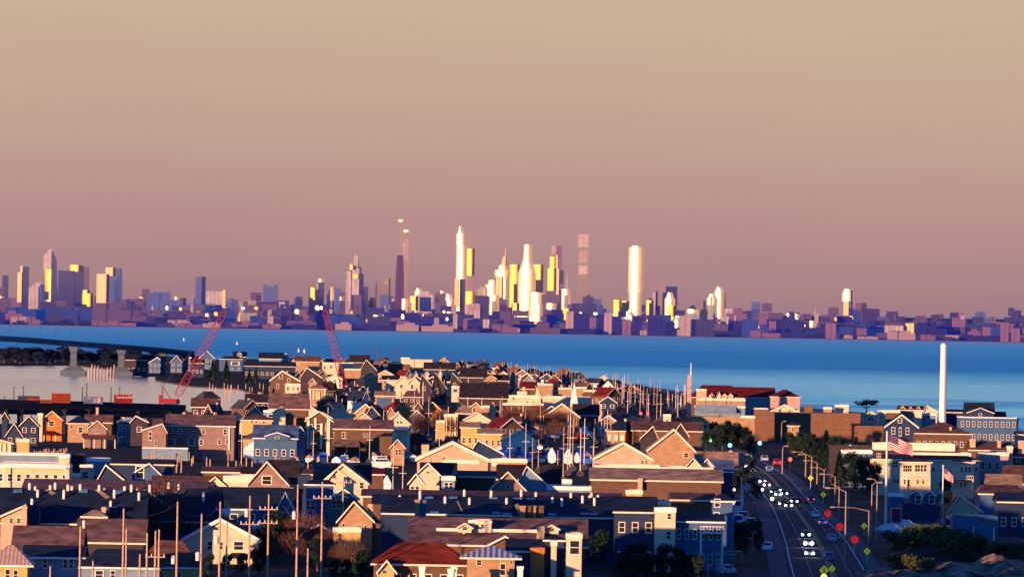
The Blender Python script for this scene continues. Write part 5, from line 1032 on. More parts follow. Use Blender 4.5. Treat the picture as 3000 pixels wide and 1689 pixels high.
# ------------------------------------------------------------------ trees and scrub
def leaf_cloud(n, rx, ry, rz_, cz, size, rnd, clumps=9, flat=0):
    mb = MB(); cs = []
    for i in range(clumps):
        th = rnd.random()*6.28; q = rnd.random()**.5*.75; zz = rnd.uniform(-.75,.8)
        cs.append((math.cos(th)*q*rx, math.sin(th)*q*ry, cz + zz*rz_, rnd.uniform(.3,.55)))
    for i in range(n):
        c = rnd.choice(cs); v = Vector((rnd.gauss(0,1), rnd.gauss(0,1), rnd.gauss(0,1))).normalized() * rnd.random()**.4
        p_ = Vector((c[0]+v.x*rx*c[3], c[1]+v.y*ry*c[3], c[2]+v.z*rz_*c[3]))
        a = Vector((rnd.uniform(-1,1), rnd.uniform(-1,1), rnd.uniform(-1,1))).normalized(); b_ = a.orthogonal().normalized(); s_ = size*rnd.uniform(.5,1.3)
        mb.add([p_ - a*s_, p_ + b_*s_*.7, p_ + a*s_, p_ - b_*s_*.7], [(0,1,2,3)])
    return mb
def limbs(h, r, rnd, n=9, spread=.35, top=.9):
    mb = MB(); mb.tube([(0,0,-.3),(0.05*h*.3,0,h*.35),(0,.02*h,h*top)], [r, r*.7, r*.15], 7)
    for i in range(n):
        z0 = h*rnd.uniform(.25,.7); th = rnd.random()*6.28; L_ = h*spread*rnd.uniform(.6,1.1)
        p1 = Vector((math.cos(th)*L_*.5, math.sin(th)*L_*.5, z0+L_*.45)); p2 = Vector((math.cos(th)*L_, math.sin(th)*L_, z0+L_*1.05))
        mb.tube([(0,0,z0), p1, p2], [r*.4, r*.25, r*.08], 5)
    return mb
tr = random.Random(5)
def tree_proto(kind):
    if kind == 'evergreen':
        lm = limbs(6, .22, tr).mesh('trunk', BARK); cl = MB()
        for q in range(5): pass
        mb = leaf_cloud(1500, 2.3, 2.3, 3.0, 4.2, .26, tr, 14); return lm, mb.mesh('crown', LEAF['dark'])
    if kind == 'conifer':
        lm = limbs(8, .2, tr, 6, .15).mesh('trunk', BARK); mb = MB()
        for i in range(1100):
            z = tr.uniform(.8, 8); rr3 = (8.3-z)/8*2.1*tr.uniform(.4,1); th = tr.random()*6.28
            p_ = Vector((math.cos(th)*rr3, math.sin(th)*rr3, z)); s_ = tr.uniform(.12,.34); a = Vector((math.cos(th), math.sin(th), -.5)); b_ = a.orthogonal().normalized()
            mb.add([p_-a*s_, p_+b_*s_, p_+a*s_, p_-b_*s_], [(0,1,2,3)])
        return lm, mb.mesh('crown', LEAF['dark'])
    if kind == 'olive':
        lm = limbs(5, .2, tr).mesh('trunk', BARK); return lm, leaf_cloud(1300, 3.2, 2.6, 1.8, 3.2, .24, tr, 12).mesh('crown', LEAF['olive'])
    if kind == 'bare':
        lm = limbs(9, .24, tr, 14, .4, .85).mesh('trunk', BARK); mb = MB()
        for i in range(1500):
            th = tr.random()*6.28; q = tr.random()**.5*3.6; z = 2.8+tr.random()**.8*6.4*(1-.35*(q/3.6)**2); p_ = Vector((math.cos(th)*q, math.sin(th)*q, z))
            d_ = Vector((math.cos(th)*.5*q/3.6, math.sin(th)*.5*q/3.6, .75))*tr.uniform(.5,1.3) + Vector((tr.uniform(-.3,.3), tr.uniform(-.3,.3), 0)); n_ = Vector((tr.uniform(-1,1), tr.uniform(-1,1), 0)).normalized()*.035
            mb.add([p_-n_, p_+n_, p_+d_+n_*.3, p_+d_-n_*.3], [(0,1,2,3)])
        return lm, mb.mesh('crown', TWIG)
    if kind == 'bush':
        lm = limbs(1.6, .08, tr, 5, .5).mesh('stem', BARK); return lm, leaf_cloud(700, 1.8, 1.5, 1.0, 1.0, .16, tr, 10).mesh('foliage', LEAF['mid'])
    if kind == 'pine':
        lm = MB().tube([(0,0,-.3),(.3,0,3),(.1,0,5.4)], [.32,.25,.12], 7)
        for q in (-3,-1.6,1.5,3.2): lm.tube([(.2,0,3.4),(q*.6,0,4.6),(q,0,5.4)], [.14,.09,.04], 5)
        mb = leaf_cloud(1400, 5.2, 3, 1.1, 5.9, .26, tr, 16); return lm.mesh('trunk', BARK), mb.mesh('crown', LEAF['dark'])
TP = {k: tree_proto(k) for k in ('evergreen','conifer','olive','bare','bush','pine')}
TNAME = dict(evergreen='evergreen_tree', conifer='conifer_tree', olive='evergreen_shrub', bare='bare_tree', bush='bush', pine='umbrella_pine')
PNAME = {'bare': ('trunk','crown'), 'bush': ('stem','foliage')}
HZ = {}
def tree(kind, t, x, y, s_, label, group=None, sx_=1., leaf=None):
    p_ = gpt(t, x, y); o = empty(TNAME[kind], p_, label, 'bush' if kind in ('bush','olive') else 'tree', group, tr.random()*6.28 if kind != 'pine' else 0)
    a, b_ = TP[kind]
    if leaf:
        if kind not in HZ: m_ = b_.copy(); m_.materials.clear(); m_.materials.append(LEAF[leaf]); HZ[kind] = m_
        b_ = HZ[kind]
    n1_, n2_ = PNAME.get(kind, ('trunk','crown')); link(n1_, a, o); link(n2_, b_, o); o.scale = (s_*sx_, s_*sx_, s_)
    return o
tree('pine','B4',585,1120,1.05,'flat topped umbrella pine dark against the ocean')
tree('bare','C0',1440,1298,1.5,'large rust coloured bare tree in front of the navy condo section', sx_=1.15)
tree('olive','C0',420,1080,.9,'olive green shrub mass at the foot of the navy condo row'); tree('olive','C0',590,1060,1.25,'taller olive green shrub under the condo roof')
tree('olive','C0',160,1060,.8,'small olive shrub beside the pale tall chimney')
tree('olive','C2',1600,1110,1.0,'mustard tinted shrub at the end of the near condo row')
grp = 'dark trees in the blue shade of the lower town'
for t,x,y,s_,k in [('C1',640,1330,1.2,'evergreen'),('C1',720,1340,1.1,'evergreen'),('C1',900,1350,1.0,'bare'),('C1',1130,1430,.8,'bare'),('C1',1230,1450,.6,'bare'),('C1',1330,1460,.7,'bare'),('C1',560,1330,.9,'evergreen'),('C1',1440,1500,.7,'evergreen'),('C1',1020,1400,.8,'evergreen'),
    ('C1',30,1420,.45,'evergreen'),('C1',190,1430,.45,'evergreen'),('C1',330,1440,.5,'evergreen'),('C1',480,1440,.6,'evergreen'),('C1',760,1450,.8,'bare'),('C1',1180,1500,.5,'evergreen'),('C1',1290,1500,.5,'evergreen'),('C1',-120,1420,.45,'evergreen'),
    ('C0',80,1180,.8,'evergreen'),('C0',20,1150,.9,'evergreen'),('C0',1700,1180,1.0,'evergreen'),('C0',1640,1100,.8,'evergreen'),('C2',1640,1300,1.0,'evergreen'),('C2',1700,1380,.9,'evergreen'),('C2',1760,1250,1.1,'evergreen'),('C2',1630,1200,.8,'evergreen')]:
    tree(k,t,x,y,s_,'dark %s tree sunk in the blue shade among the lower houses' % ('leafless' if k=='bare' else 'leafy'), grp + (' bare' if k=='bare' else ''))
for i,(x,y,s_) in enumerate([(80,1420,1.1),(160,1390,1.2),(250,1400,1.3),(340,1390,1.2),(430,1410,1.25),(520,1400,1.2),(600,1420,1.1),(680,1440,1.0),(760,1480,1.1),(60,1520,1.2),(180,1520,1.3),(300,1520,1.3),(420,1520,1.3),(540,1520,1.2),(650,1520,1.1)]):
    tree('evergreen','C3',x,y,s_*.52,'round dark tree of the black grove below the tall cream end wall','trees of the black grove')
for i,(x,y,s_) in enumerate([(985,560,1.0),(1040,540,1.1),(1100,600,1.2),(1020,640,1.0),(1090,700,1.0),(1240,700,.8),(1290,760,.8),(1230,560,1.1),(1170,640,1.0),(1030,870,.9),(1010,1080,1.0),(1080,1180,1.1),(1180,1250,1.2),(1280,1150,.9),(1120,1290,1.2),(1300,1230,.7)]):
    tree('evergreen','C3',x,y,s_*.7,'dark roadside evergreen between the tan roofs and the car park','dark roadside evergreens by the car park')
for i,(x,y,s_) in enumerate([(900,330,1.3),(980,310,1.4),(1060,300,1.3),(1140,330,1.3),(1200,290,1.2),(830,300,1.1),(1230,350,1.0),(900,260,1.3),(1010,240,1.3),(1120,250,1.2),(1650,400,1.2),(1740,430,1.3),(1830,470,1.3),(1600,330,1.1),(1700,340,1.2),(1800,380,1.3)]):
    tree('evergreen','C3',x,y,s_*.8,'tree of the dark belt behind the main road','trees of the dark belt behind the road')
for i,(x,y,s_) in enumerate([(60,480,1.4),(150,520,1.4),(240,560,1.3),(330,560,1.4),(420,560,1.3),(480,600,1.3),(540,640,1.2),(290,640,1.2),(390,680,1.2),(180,660,1.2),(470,720,1.1),(90,580,1.2)]):
    tree('evergreen' if i%3 else 'conifer','C4',x,y,s_,'%s evergreen of the dark stand before the blue office block' % ('pointed' if i%3==0 else 'broad'),'%s evergreens before the blue office' % ('pointed' if i%3==0 else 'broad'))
for i,(x,y,s_) in enumerate([(700,690,.55),(770,700,.5),(850,690,.5),(930,690,.5),(1000,690,.45),(1150,720,.8),(1200,730,.9),(1260,730,.7),(1130,800,.8),(1140,890,.7),(650,700,.5)]):
    tree('conifer' if i<5 else 'evergreen','C4',x,y,s_,'small dark garden %s in front of the white hotel' % ('conifer' if i<5 else 'tree'),'garden %ss in front of the white hotel' % ('conifer' if i<5 else 'tree'))
for i,(x,y,s_) in enumerate([(700,1205,1.3),(790,1190,1.5),(880,1180,1.5),(970,1170,1.5),(1060,1170,1.4),(1150,1200,1.5),(1250,1230,1.5),(1350,1260,1.4),(1450,1290,1.4),(1550,1310,1.3),(1650,1310,1.2),(1750,1300,1.2),(900,1250,1.4),(1020,1260,1.4),(1150,1290,1.4),(1300,1310,1.3),(720,1420,1.2),(840,1430,1.2),(960,1440,1.1)]):
    tree('bush','C4',x,y,s_*1.3,'low dark beach bush on the dune edge','low dark bushes of the dune edge')
def u_(n): return tr.uniform(-n, n)
for i in range(60):
    x, y = tr.uniform(20, 1150), tr.uniform(640, 950); 
    if y > 900 and x > 900: continue
    tree('bare','B2' ,x if i%2 else x+1000,1370+tr.uniform(-150,60),tr.uniform(.5,.95),'brown leafless tree between the marina masts','leafless trees between the marina masts')
for i in range(14):
    tree('evergreen','B0',1000+tr.uniform(-1000,1500),tr.choice([440,450,460])+tr.uniform(-10,10),tr.uniform(.8,1.5),'dark scrub tree on the low spit under the high bridge','scrub trees on the low spit',1.8,'haze')
for i in range(16):
    tree('evergreen','B0',-20+i*100+tr.uniform(-30,30),432+tr.uniform(-6,14),tr.uniform(1.0,1.9),'dark scrub tree on the low spit under the high bridge','scrub trees on the low spit',2.2,'haze')
for x,y,s_ in [(100,650,1.4),(270,660,1.4),(560,700,1),(640,690,1.1),(860,1000,1),(1180,1050,1),(1560,960,1),(1640,900,1)]:
    tree('conifer','B1',x,y,s_,'dark garden conifer among the houses of the bay shore','dark garden conifers of the bay shore')
# dunes
def mound(name, t, x, y, wx, wy, h, m, label=None):
    p_ = gpt(t, x, y); mb = MB(); nx, ny = 26, 10; rn = random.Random(int(x*7+y))
    ph = [rn.uniform(0, 6) for _ in range(6)]
    for j in range(ny+1):
        for i in range(nx+1):
            a, b_ = i/nx*2-1, j/ny*2-1; e = max(0, 1-a*a)*max(0, 1-b_*b_)
            z = h*e*(.75+.25*math.sin(a*7+ph[0])+.15*math.sin(a*17+ph[1]+b_*3)) - .05
            mb.v.append((a*wx/2, b_*wy/2, z))
    for j in range(ny):
        for i in range(nx): q = j*(nx+1)+i; mb.f.append((q,q+1,q+nx+2,q+nx+1))
    o = mb.build(name, m, None, p_); o['kind'] = 'structure'
    return o
DUNE = ground_mat('dune_grass_sand', (.035,.03,.025), (.4,.27,.17), .35); DUNED = ground_mat('dune_scrub', (.01,.014,.012), (.05,.045,.03), .5)
mound('terrain','C4',1500,1270,44,50,3.0,DUNED); mound('terrain','C4',1200,1430,34,24,2.2,DUNE); mound('terrain','C4',1700,1420,30,40,3.2,DUNE); mound('terrain','C4',760,1440,14,24,1.2,DUNE); mound('terrain','C4',830,1110,11,30,1.3,DUNE)

# ------------------------------------------------------------------ the white column, steeple and lighthouse like tower
def post(name, label, cat, t, x, yb, yt, r, m, parts=None, group=None, taper=.8, D=None):
    p_ = gpt(t, x, yb); k_ = p_.y / F; z = (S(t, x, yb)[1] - S(t, x, yt)[1]) * k_
    o = empty(name, p_, label, cat, group); return o, z, p_.y, k_
o, z, D, k_ = post('beach_column','tall white column rising from the pavilion roof to the far shoreline','column','B4',1545,1520,175,1,None)
MB().tube([(0,0,0),(0,0,z*.955)], [1.25,1.0], 10).build('shaft', mat('column_white_paint',(.85,.8,.74),.5,.05,.2), o)
MB().tube([(0,0,z*.955),(0,0,z*.975),(0,0,z*.99)], [1.15,1.0,.25], 10).build('cap', TRIM, o)
MB().tube([(0,0,z*.99),(0,0,z*1.01)], [.15,.05], 6).build('finial', DKMET, o)
MB().add([(1.2,-.6,z*.13),(3.6,-.6,z*.13),(1.6,-.6,z*.215),(1.2,.6,z*.13),(3.6,.6,z*.13),(1.6,.6,z*.215)],[(0,1,2),(5,4,3),(0,3,4,1),(1,4,5,2),(2,5,3,0)]).build('buttress', TRIM, o)
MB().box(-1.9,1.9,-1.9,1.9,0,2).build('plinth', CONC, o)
o, z, D, k_ = post('church_tower','pale square beach tower with a thin spire left of the maroon roofed club'.replace('left of','before'),'tower','B3',935,1130,440,1,None)
w_ = 60*.2329*D/F/2; zt = z*.78
MB().fr(-w_,w_,-w_,w_,0,-w_*.8,w_*.8,-w_*.8,w_*.8,zt).build('tower_shaft', W['pink'], o)
MB().tube([(w_*.6,0,zt),(w_*.6,0,z)], [w_*.3,w_*.12], 6).build('spire', TRIM, o)
for f_ in (.3,.5,.68):
    window(o, w_*.2, -w_*(1-.2*f_)-.02, zt*f_, w_*.7, zt*.06)
o, z, D, k_ = post('church_steeple','slender cream steeple spike standing on the widest cream hall','steeple','B2',2065,1120,690,1,None)
MB().fr(-1.7,1.7,-1.7,1.7,0,-1.5,1.5,-1.5,1.5,z*.42).build('steeple_base', W['cream'], o); MB().fr(-1.5,1.5,-1.5,1.5,z*.42,-.12,.12,-.12,.12,z).build('spire', TRIM, o)
# ------------------------------------------------------------------ poles, masts
def pole(label, t, x, yb, yt, kind='utility', group=None, arms=(), can=None, r=None, m=None):
    p_ = gpt(t, x, yb); k_ = p_.y/F; z = (S(t, x, yb)[1] - S(t, x, yt)[1]) * k_; r = r or (.155 if kind == 'utility' else .11)
    r *= max(1, p_.y/2300)
    if kind == 'utility':
        o = empty('utility_pole', p_, label, 'utility pole', group); MB().tube([(0,0,-.3),(0,0,z)], [r*1.15,r*.8], 8).build('pole', m or WOOD, o)
        for a_ in arms:
            za = (S(t, x, yb)[1] - S(t, x, a_)[1]) * k_
            MB().box(-1.5,1.5,-.3,-.16,za-.1,za+.06).build('crossarm', WOOD, o)
            for q in (-1.35,-.55,.55,1.35): MB().tube([(q,-.23,za+.06),(q,-.23,za+.42)], [.07,.1], 6).build('insulator', VENT, o)
        if can:
            zc = (S(t, x, yb)[1] - S(t, x, can)[1]) * k_
            MB().tube([(-.5,-.1,zc),(-.5,-.1,zc+1.15),(-.5,-.1,zc+1.3)], [.33,.33,.15], 10).build('transformer', VENT, o)
    else:
        o = empty('sailboat', p_, label, 'sailboat', group, 0)
        HULL(o, 3.4, 1.1); MB().tube([(0,0,.8),(0,0,z)], [r,r*.6], 6).build('mast', m or METAL, o)
        MB().box(-.8*z*.1,.8*z*.1,-.06,.06,z*.62,z*.62+.12).build('spreader', m or METAL, o)
        MB().tube([(0,-.1,2.2),(0,-3,2.1)], .1, 5).build('boom', METAL, o)
    return o
HM = {}
HULLM = mat('boat_hull_gelcoat', (.75,.74,.72), .35, .08, .5, .5)
def HULL(o, L_, b_):
    if 'h' not in HM:
        secs = []
        for i in range(7):
            tt = i/6; y = -L_ + 2*L_*tt; wd = b_*math.sin(math.pi*min(1, .25+tt*.75))**.7 if tt < 1 else .02
            wd = max(.03, b_*(1-(max(0, tt-.45)/.55)**2)); sh = .9+.35*tt
            secs.append([(-wd,y,sh),(-wd*.8,y,.3),(0,y,0-.1),(wd*.8,y,.3),(wd,y,sh)])
        HM['h'] = MB().loft(secs).mesh('hull', mat('navy_boat_hull', (.05,.045,.07), .5, .2, .8)); HM['c'] = MB().fr(-.7,.7,-1.4,1.4,.9,-.5,.5,-1.1,1.0,1.6).mesh('cabin', W['brown'])
    link('hull', HM['h'], o); link('cabin', HM['c'], o)
for a in [('tallest utility pole, leaning slightly, between the plum roofs','C0',1108,1640,830,(),None),('utility pole right beside the tallest leaning pole','C0',1135,1640,1010,(),None),('bright single pole in front of the rust coloured bare tree','C0',1595,1640,768,(),1330),
          ('pole with a grey transformer can by the broad cream house','C0',1815,1640,878,(),1300),('pole standing before the long plum roof and steel blue house','C0',718,1640,990,(),None),('short pole topping the white walled low house','C0',838,1640,1300,(),None),
          ('short pole at the bottom edge before the white walled low house','C0',1262,1640,1240,(),None),('stub pole top by the golden corner pavilion','C0',452,1640,1350,(),None),('pole with crossed arms before the brown hip roof','C0',1400,1640,1030,(1265,),None),('twin pole close behind the crossarm pole at the brown hip roof','C0',1432,1640,1018,(),None),
          ('pole top with a bent lamp beside the red bare tree','C0',1325,1600,1050,(),None),
          ('pole piercing the view before the cream stair tower','C1',128,1560,768,(),1150),('thin pole hard against the cream stair tower','C1',192,1500,950,(),None),('crossarm pole with a transformer in front of the wide blue house','C1',397,1540,715,(970,),905),
          ('double crossarm pole in front of the wide blue house','C1',567,1520,700,(835,960),None),('tallest brown pole beside the blue gable end','C1',828,1540,612,(),925),('slim pole before the small navy cottage','C1',1052,1470,588,(735,),None),('crossarm pole before the large cream gabled house','C1',1243,1280,556,(592,),None),
          ('pale thin pole in the dark lane beside the navy cottage','C1',928,1600,1190,(),None)]:
    pole(a[0], a[1], a[2], a[3], a[4], 'utility', None, a[5], a[6])
mg = [('C1',330,480,60,'pale tall lamp like mast beside the mauve apartment house'),('C2',262,700,165,'bright mast slicing down across the broad peach hall'),('C2',437,640,205,'white mast on the broad peach hall front'),('C2',112,690,430,'dark mast beside the cream gable with tiny vent'),
      ('C2',520,600,310,'dark mast with crossbar before the peach hall'),('C2',670,560,140,'thin mast at the peach hall corner'),('C2',735,640,210,'tan mast past the peach hall corner'),('C2',905,520,140,'bright thick mast over the long low tan wall'),('C2',1048,500,60,'bright mast next along the tan wall'),
      ('C1',1110,480,20,'tall white mast in front of the glowing pilasters'),('C1',980,440,120,'short brown mast by the glowing pilasters'),('C1',1490,430,80,'curved pale mast at the long brown terrace'),('C1',1615,330,-60,'mast standing over the long brown terrace end'),('C1',1700,820,240,'brown mast before the small tan gable'),
      ('C1',1790,760,360,'pale mast by the dark green bush'),('B1',1322,1420,790,'long pale mast beside the blue lane and pavilion'),('B1',2245,1420,1045,'pale lamp mast between the navy house and beach gable'),('B2',52,1420,805,'pale mast crossing the blue grey gable'),('B2',235,1420,865,'pale mast crossing the orange pediment')]
for t,x,yb,yt,lb in mg: pole(lb, t, x, yb, yt, 'boat', None)
SG = 'bare boat masts of the marina'
rm_ = random.Random(21)
for x, y0_, y1_ in [(640,940,1190),(725,870,1240),(605,1030,1220),(905,900,1080),(1135,910,1230),(1160,860,1240),(1275,990,1220),(1370,970,1230),(1450,1010,1400),(1640,900,1400),(1680,1100,1400),(1990,1090,1400),(2018,1080,1417),(2065,1090,1410),(2095,1110,1330),(2140,1250,1417),(2200,1130,1400),(2330,1140,1400),(2410,1150,1400),(2450,1150,1400),(2485,1030,1417),(2525,1060,1400),(1940,1250,1417),(330,1170,1417),(375,1080,1400),(460,1070,1400),(510,1100,1400),(1255,1320,1500),(1105,1120,1240)]:
    pole('bare sunlit boat mast rising between the marina houses', 'B2', x, y1_+60, y0_, 'boat', SG, r=.15, m=rm_.choice([WOOD, METAL]))
for t, x, y0_, y1_ in [('C2',1390,100,540),('C2',1430,80,470),('C2',1450,0,440),('C2',1475,10,430),('C2',1545,110,480),('C2',1580,20,420),('C2',1660,260,520),('C2',1665,100,500),('C2',1735,30,300),('C2',1785,0,240),('C2',1760,60,300),('C2',1820,20,240),('C2',1110,190,480),('C2',1165,200,450),('C2',475,350,560),('C2',1340,300,460)]:
    pole('bare sunlit boat mast rising between the marina houses', t, x, y1_+60, y0_, 'boat', SG, r=.15, m=rm_.choice([WOOD, METAL]))
for i in range(34):
    x = rm_.uniform(0, 2400); y0_ = rm_.uniform(820, 1000) if i % 2 else rm_.uniform(620, 800)
    pole('slim pale pole among the crowded roofs of the middle town', 'B1' if i % 3 == 0 else 'B2', x if i % 3 else x*.7+900, y0_+rm_.uniform(170,300), y0_, 'utility', 'slim pale poles of the middle town', r=.11, m=METAL)
for i in range(46):
    x = rm_.uniform(0, 960); y0_ = rm_.uniform(560, 780) + x*.12; ln = rm_.uniform(150, 330)
    pole('thin brown mast in the dense thicket beside the beach road', 'B3', x-60, y0_+ln+60, y0_, 'boat', 'thin masts of the beach road thicket', r=.12, m=rm_.choice([WOOD, WOOD, METAL]))
for x in [55,290,370,455,522,602,668,770,857,935,1100]:
    pole('dark slim utility pole against the bay on the far street', 'B2', x, 640, 300+x*.07+rm_.uniform(-20,30), 'utility', 'dark slim poles against the bay', r=.1, m=DKMET)
for x in [1060,1130,1995,2070,2130,2190,2315,2415,2450]:
    pole('dark slim utility pole against the bay on the far street', 'B1', x, 560, rm_.uniform(150,330) if x != 1130 else 170, 'utility', 'dark slim poles against the bay', r=.12, m=DKMET)
for i in range(34):
    x = 1160 + i*40 + rm_.uniform(-12,12); y = 430+ (i*40)*.13
    pole('tiny far pole along the beach sand strip', 'B2', x, y+230, y+rm_.uniform(-30,40), 'utility', 'tiny far poles along the beach', r=.07, m=WOOD)
# dock pilings
PIL = MB().tube([(0,0,-2),(0,0,2.6),(0,0,2.8)], [.24,.2,.1], 7).mesh('dock_piling', WOOD)
def piling(t, x, y, s_, label, group):
    o = link('dock_piling', PIL, None, gpt(t, x, y)); s_ *= .62; o.scale = (s_*.9,s_*.9,s_*rm_.uniform(.7,1.5)); tag(o, label, 'piling', group)
for i in range(46): piling('C1', rm_.uniform(-20, 1100) if i%3 else rm_.uniform(-600,-100), 430+rm_.uniform(-50,90), 1.5, 'short sunlit dock piling of the near marina', 'dock pilings of the near marina')
for i in range(44): piling('B1', rm_.uniform(-10, 900), 800+rm_.uniform(-40,150), 1.6, 'short pinkish dock piling by the inlet channel', 'dock pilings by the inlet channel')
for i in range(30): piling('C0', 300+i*11, 372+rm_.uniform(-6,6), 1.1, 'dark picket piling along the waterfront terrace', 'picket pilings along the terrace')
for i in range(9): piling('B0', 1115+i*40, 640, 3.2, 'thick dark piling left over from an old pier in the bay', 'old pier pilings in the bay')

# ------------------------------------------------------------------ cranes
def lattice(p0, p1, w0, w1, n, r=.16):
    p0, p1 = Vector(p0), Vector(p1); d = (p1-p0); u = d.normalized(); a = Vector((0,1,0)); b_ = u.cross(a).normalized(); mb = MB(); prev = None
    for i in range(n+1):
        tt = i/n; c = p0+d*tt; w_ = w0+(w1-w0)*tt
        if i == 0: w_ *= .35
        if i == n: w_ *= .35
        ring = [c + a*sx_*w_ + b_*sz_*w_ for sx_, sz_ in ((-1,-1),(1,-1),(1,1),(-1,1))]
        if prev:
            for k in range(4):
                mb.tube([prev[k], ring[k]], r, 4, False); mb.tube([prev[k], ring[(k+1)%4]] if i%2 else [prev[(k+1)%4], ring[k]], r*.6, 4, False)
        prev = ring
    return mb
def crane(label, t, xb, yb, tip_t, tx, ty, foot, gantry, body, flip, cut=None):
    """body base at (xb,yb); boom from foot to tip in tile px"""
    p_ = gpt(t, xb, yb); D = p_.y; o = empty('lattice_crane', p_, label, 'crane')
    q = lambda tt, x, y: wpt(tt, x, y, D) - p_
    A = q(t, *foot); B_ = q(tip_t, tx, ty)
    lattice(A, B_, 1.5, 1.1, 22, .2).build('boom', CRANE, o)
    s_ = 1 if not flip else -1
    MB().box(-7*s_ if s_ > 0 else -5, 5 if s_ > 0 else 7, -2, 2, 3.4, 6.6).build('machinery_house', CRANE, o).scale = (.6,.6,.6)
    MB().box(-8.4*s_ if s_ > 0 else 6.4, -6.4 if s_ > 0 else 8.4, -2.2, 2.2, 3.0, 9).build('counterweight', CRANE, o).scale = (.6,.6,.6)
    MB().fr(min(4*s_,6.5*s_),max(4*s_,6.5*s_),-2,-.2,3.4,min(4*s_,6*s_),max(4*s_,6*s_),-2,-.4,6.4).build('cab', GLASS, o).scale = (.6,.6,.6)
    for y in (-2.6,2.6): MB().tube([(-5.5,y,1.2),(-5.5,y,1.2),(5.5,y,1.2)], [1.2,1.2,1.2], 10).build('track', DKMET, o).scale = (.6,.6,.6)
    MB().box(-5,5,-2.4,2.4,1.6,3.3).build('undercarriage', DKMET, o).scale = (.6,.6,.6)
    g = Vector((-6*s_, 0, 15)); mb = MB()
    for y in (-1.2,1.2): mb.tube([(-6.2*s_,y,6.6),(g.x,y,g.z)], .3, 5); mb.tube([(g.x,y,g.z),(-.5*s_,y,6.6)], .25, 5)
    mb.build('gantry', CRANE, o).scale = (.6,.6,.6)
    g = g*.6
    MB().tube([g, B_], .09, 4).tube([g+Vector((0,.8,0)), B_+Vector((0,.6,0))], .09, 4).build('pendant_line', DKMET, o)
    return o
crane('red lattice crane with its cab in view by the inlet', 'B0', 2150, 1010, 'A0', 2275, 1055, (2225,860), None, None, False)
crane('red lattice crane whose foot is lost among the docks', 'B1', 1800, 960, 'A1', 690, 1050, (1790,890), None, None, True)
# ------------------------------------------------------------------ bridges
def bridge(name, label, t, pts, thick_px, yb_pts, piers, deck_w, m, rails=True, pier_w=1):
    """pts: (x,y_top) of the deck in tile px; D per point from yb_pts"""
    P_ = []
    for (x, y), yb in zip(pts, yb_pts):
        D = depth(S(t, x, yb)[1]); P_.append(wpt(t, x, y, D))
    o = empty(name, (P_[0].x, P_[0].y, 0), label, 'bridge'); O = Vector((P_[0].x, P_[0].y, 0))
    mb = MB(); rb = MB()
    for a, b_ in zip(P_, P_[1:]):
        a, b_ = a-O, b_-O; th = thick_px
        mb.loft([[(q.x,q.y-deck_w,q.z),(q.x,q.y+deck_w,q.z),(q.x,q.y+deck_w*.7,q.z-th),(q.x,q.y-deck_w*.7,q.z-th)] for q in (a, b_)])
        for s_ in (-1, 1): rb.loft([[(q.x,q.y+s_*(deck_w-.2),q.z+1.1),(q.x,q.y+s_*deck_w,q.z+1.1),(q.x,q.y+s_*deck_w,q.z+.01),(q.x,q.y+s_*(deck_w-.2),q.z+.01)] for q in (a, b_)])
    mb.build('deck', m, o); rb.build('parapet', m, o)
    for (x, yt, yb, w_, foot) in piers:
        D = depth(S(t, x, yb)[1]); p_ = gpt(t, x, yb) - O; zt = wpt(t, x, yt, D).z
        r = MB().fr(-w_*.55,w_*.55,-deck_w*.5,deck_w*.5,-1,-w_*.5,w_*.5,-deck_w*.5,deck_w*.5,zt*.8).fr(-w_*.5,w_*.5,-deck_w*.5,deck_w*.5,zt*.8,-w_*.85,w_*.85,-deck_w*.8,deck_w*.8,zt+.5).build('pier', m, o, p_)
        if foot: MB().fr(-foot,foot,-deck_w,deck_w,-1.5,-foot,foot,-deck_w,deck_w,2.2).fr(-foot*.9,foot*.9,-deck_w*.8,deck_w*.8,2.2,-w_*.6,w_*.6,-deck_w*.4,deck_w*.4,5.5).build('footing', m, r)
    return o
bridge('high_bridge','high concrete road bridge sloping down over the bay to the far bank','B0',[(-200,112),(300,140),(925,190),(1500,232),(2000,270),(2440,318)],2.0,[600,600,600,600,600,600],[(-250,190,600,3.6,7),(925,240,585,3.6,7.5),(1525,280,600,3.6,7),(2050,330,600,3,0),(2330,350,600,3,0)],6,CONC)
bridge('trestle_bridge','low dark construction trestle bridge carrying the containers','B0',[(-200,935),(400,950),(1000,965),(1600,985),(2330,1010)],3.6,[1330]*5,[(60,1040,1330,1.6,0),(250,1040,1330,1.6,0),(770,1040,1330,2.6,0),(1060,1040,1330,2.8,0),(1370,1050,1330,1.6,0),(1700,1060,1330,2,0),(2100,1070,1330,2,0)],6,mat('trestle_steel',(.03,.035,.06),.7,.25,.3))
bd = depth(S('B0', 400, 1330)[1])
def container(label, x0, x1, y0, y1, m, marks=()):
    a = wpt('B0', x0, y1, bd); b_ = wpt('B0', x1, y0, bd); o = empty('shipping_container', ((a.x+b_.x)/2, bd-2, a.z), label, 'container'); w_ = (b_.x-a.x)/2; h = b_.z-a.z
    MB().box(-w_,w_,-1.2,1.2,.1,h-.1).build('shell', m, o)
    for x in (-w_, w_-.25): MB().box(x,x+.25,-1.26,-1.2,0,h).build('corner_post', m, o)
    mb = MB(); n = 14
    for i in range(n): x = -w_+.3+(2*w_-.6)*i/n; mb.box(x,x+.14,-1.25,-1.2,.2,h-.2)
    mb.build('corrugation', m, o)
    for nm, (q0,q1,r0,r1), mm in marks: MB().box(-w_+2*w_*q0,-w_+2*w_*q1,-1.3,-1.26,h*r0,h*r1).build(nm, mm, o)
    return o, w_, h
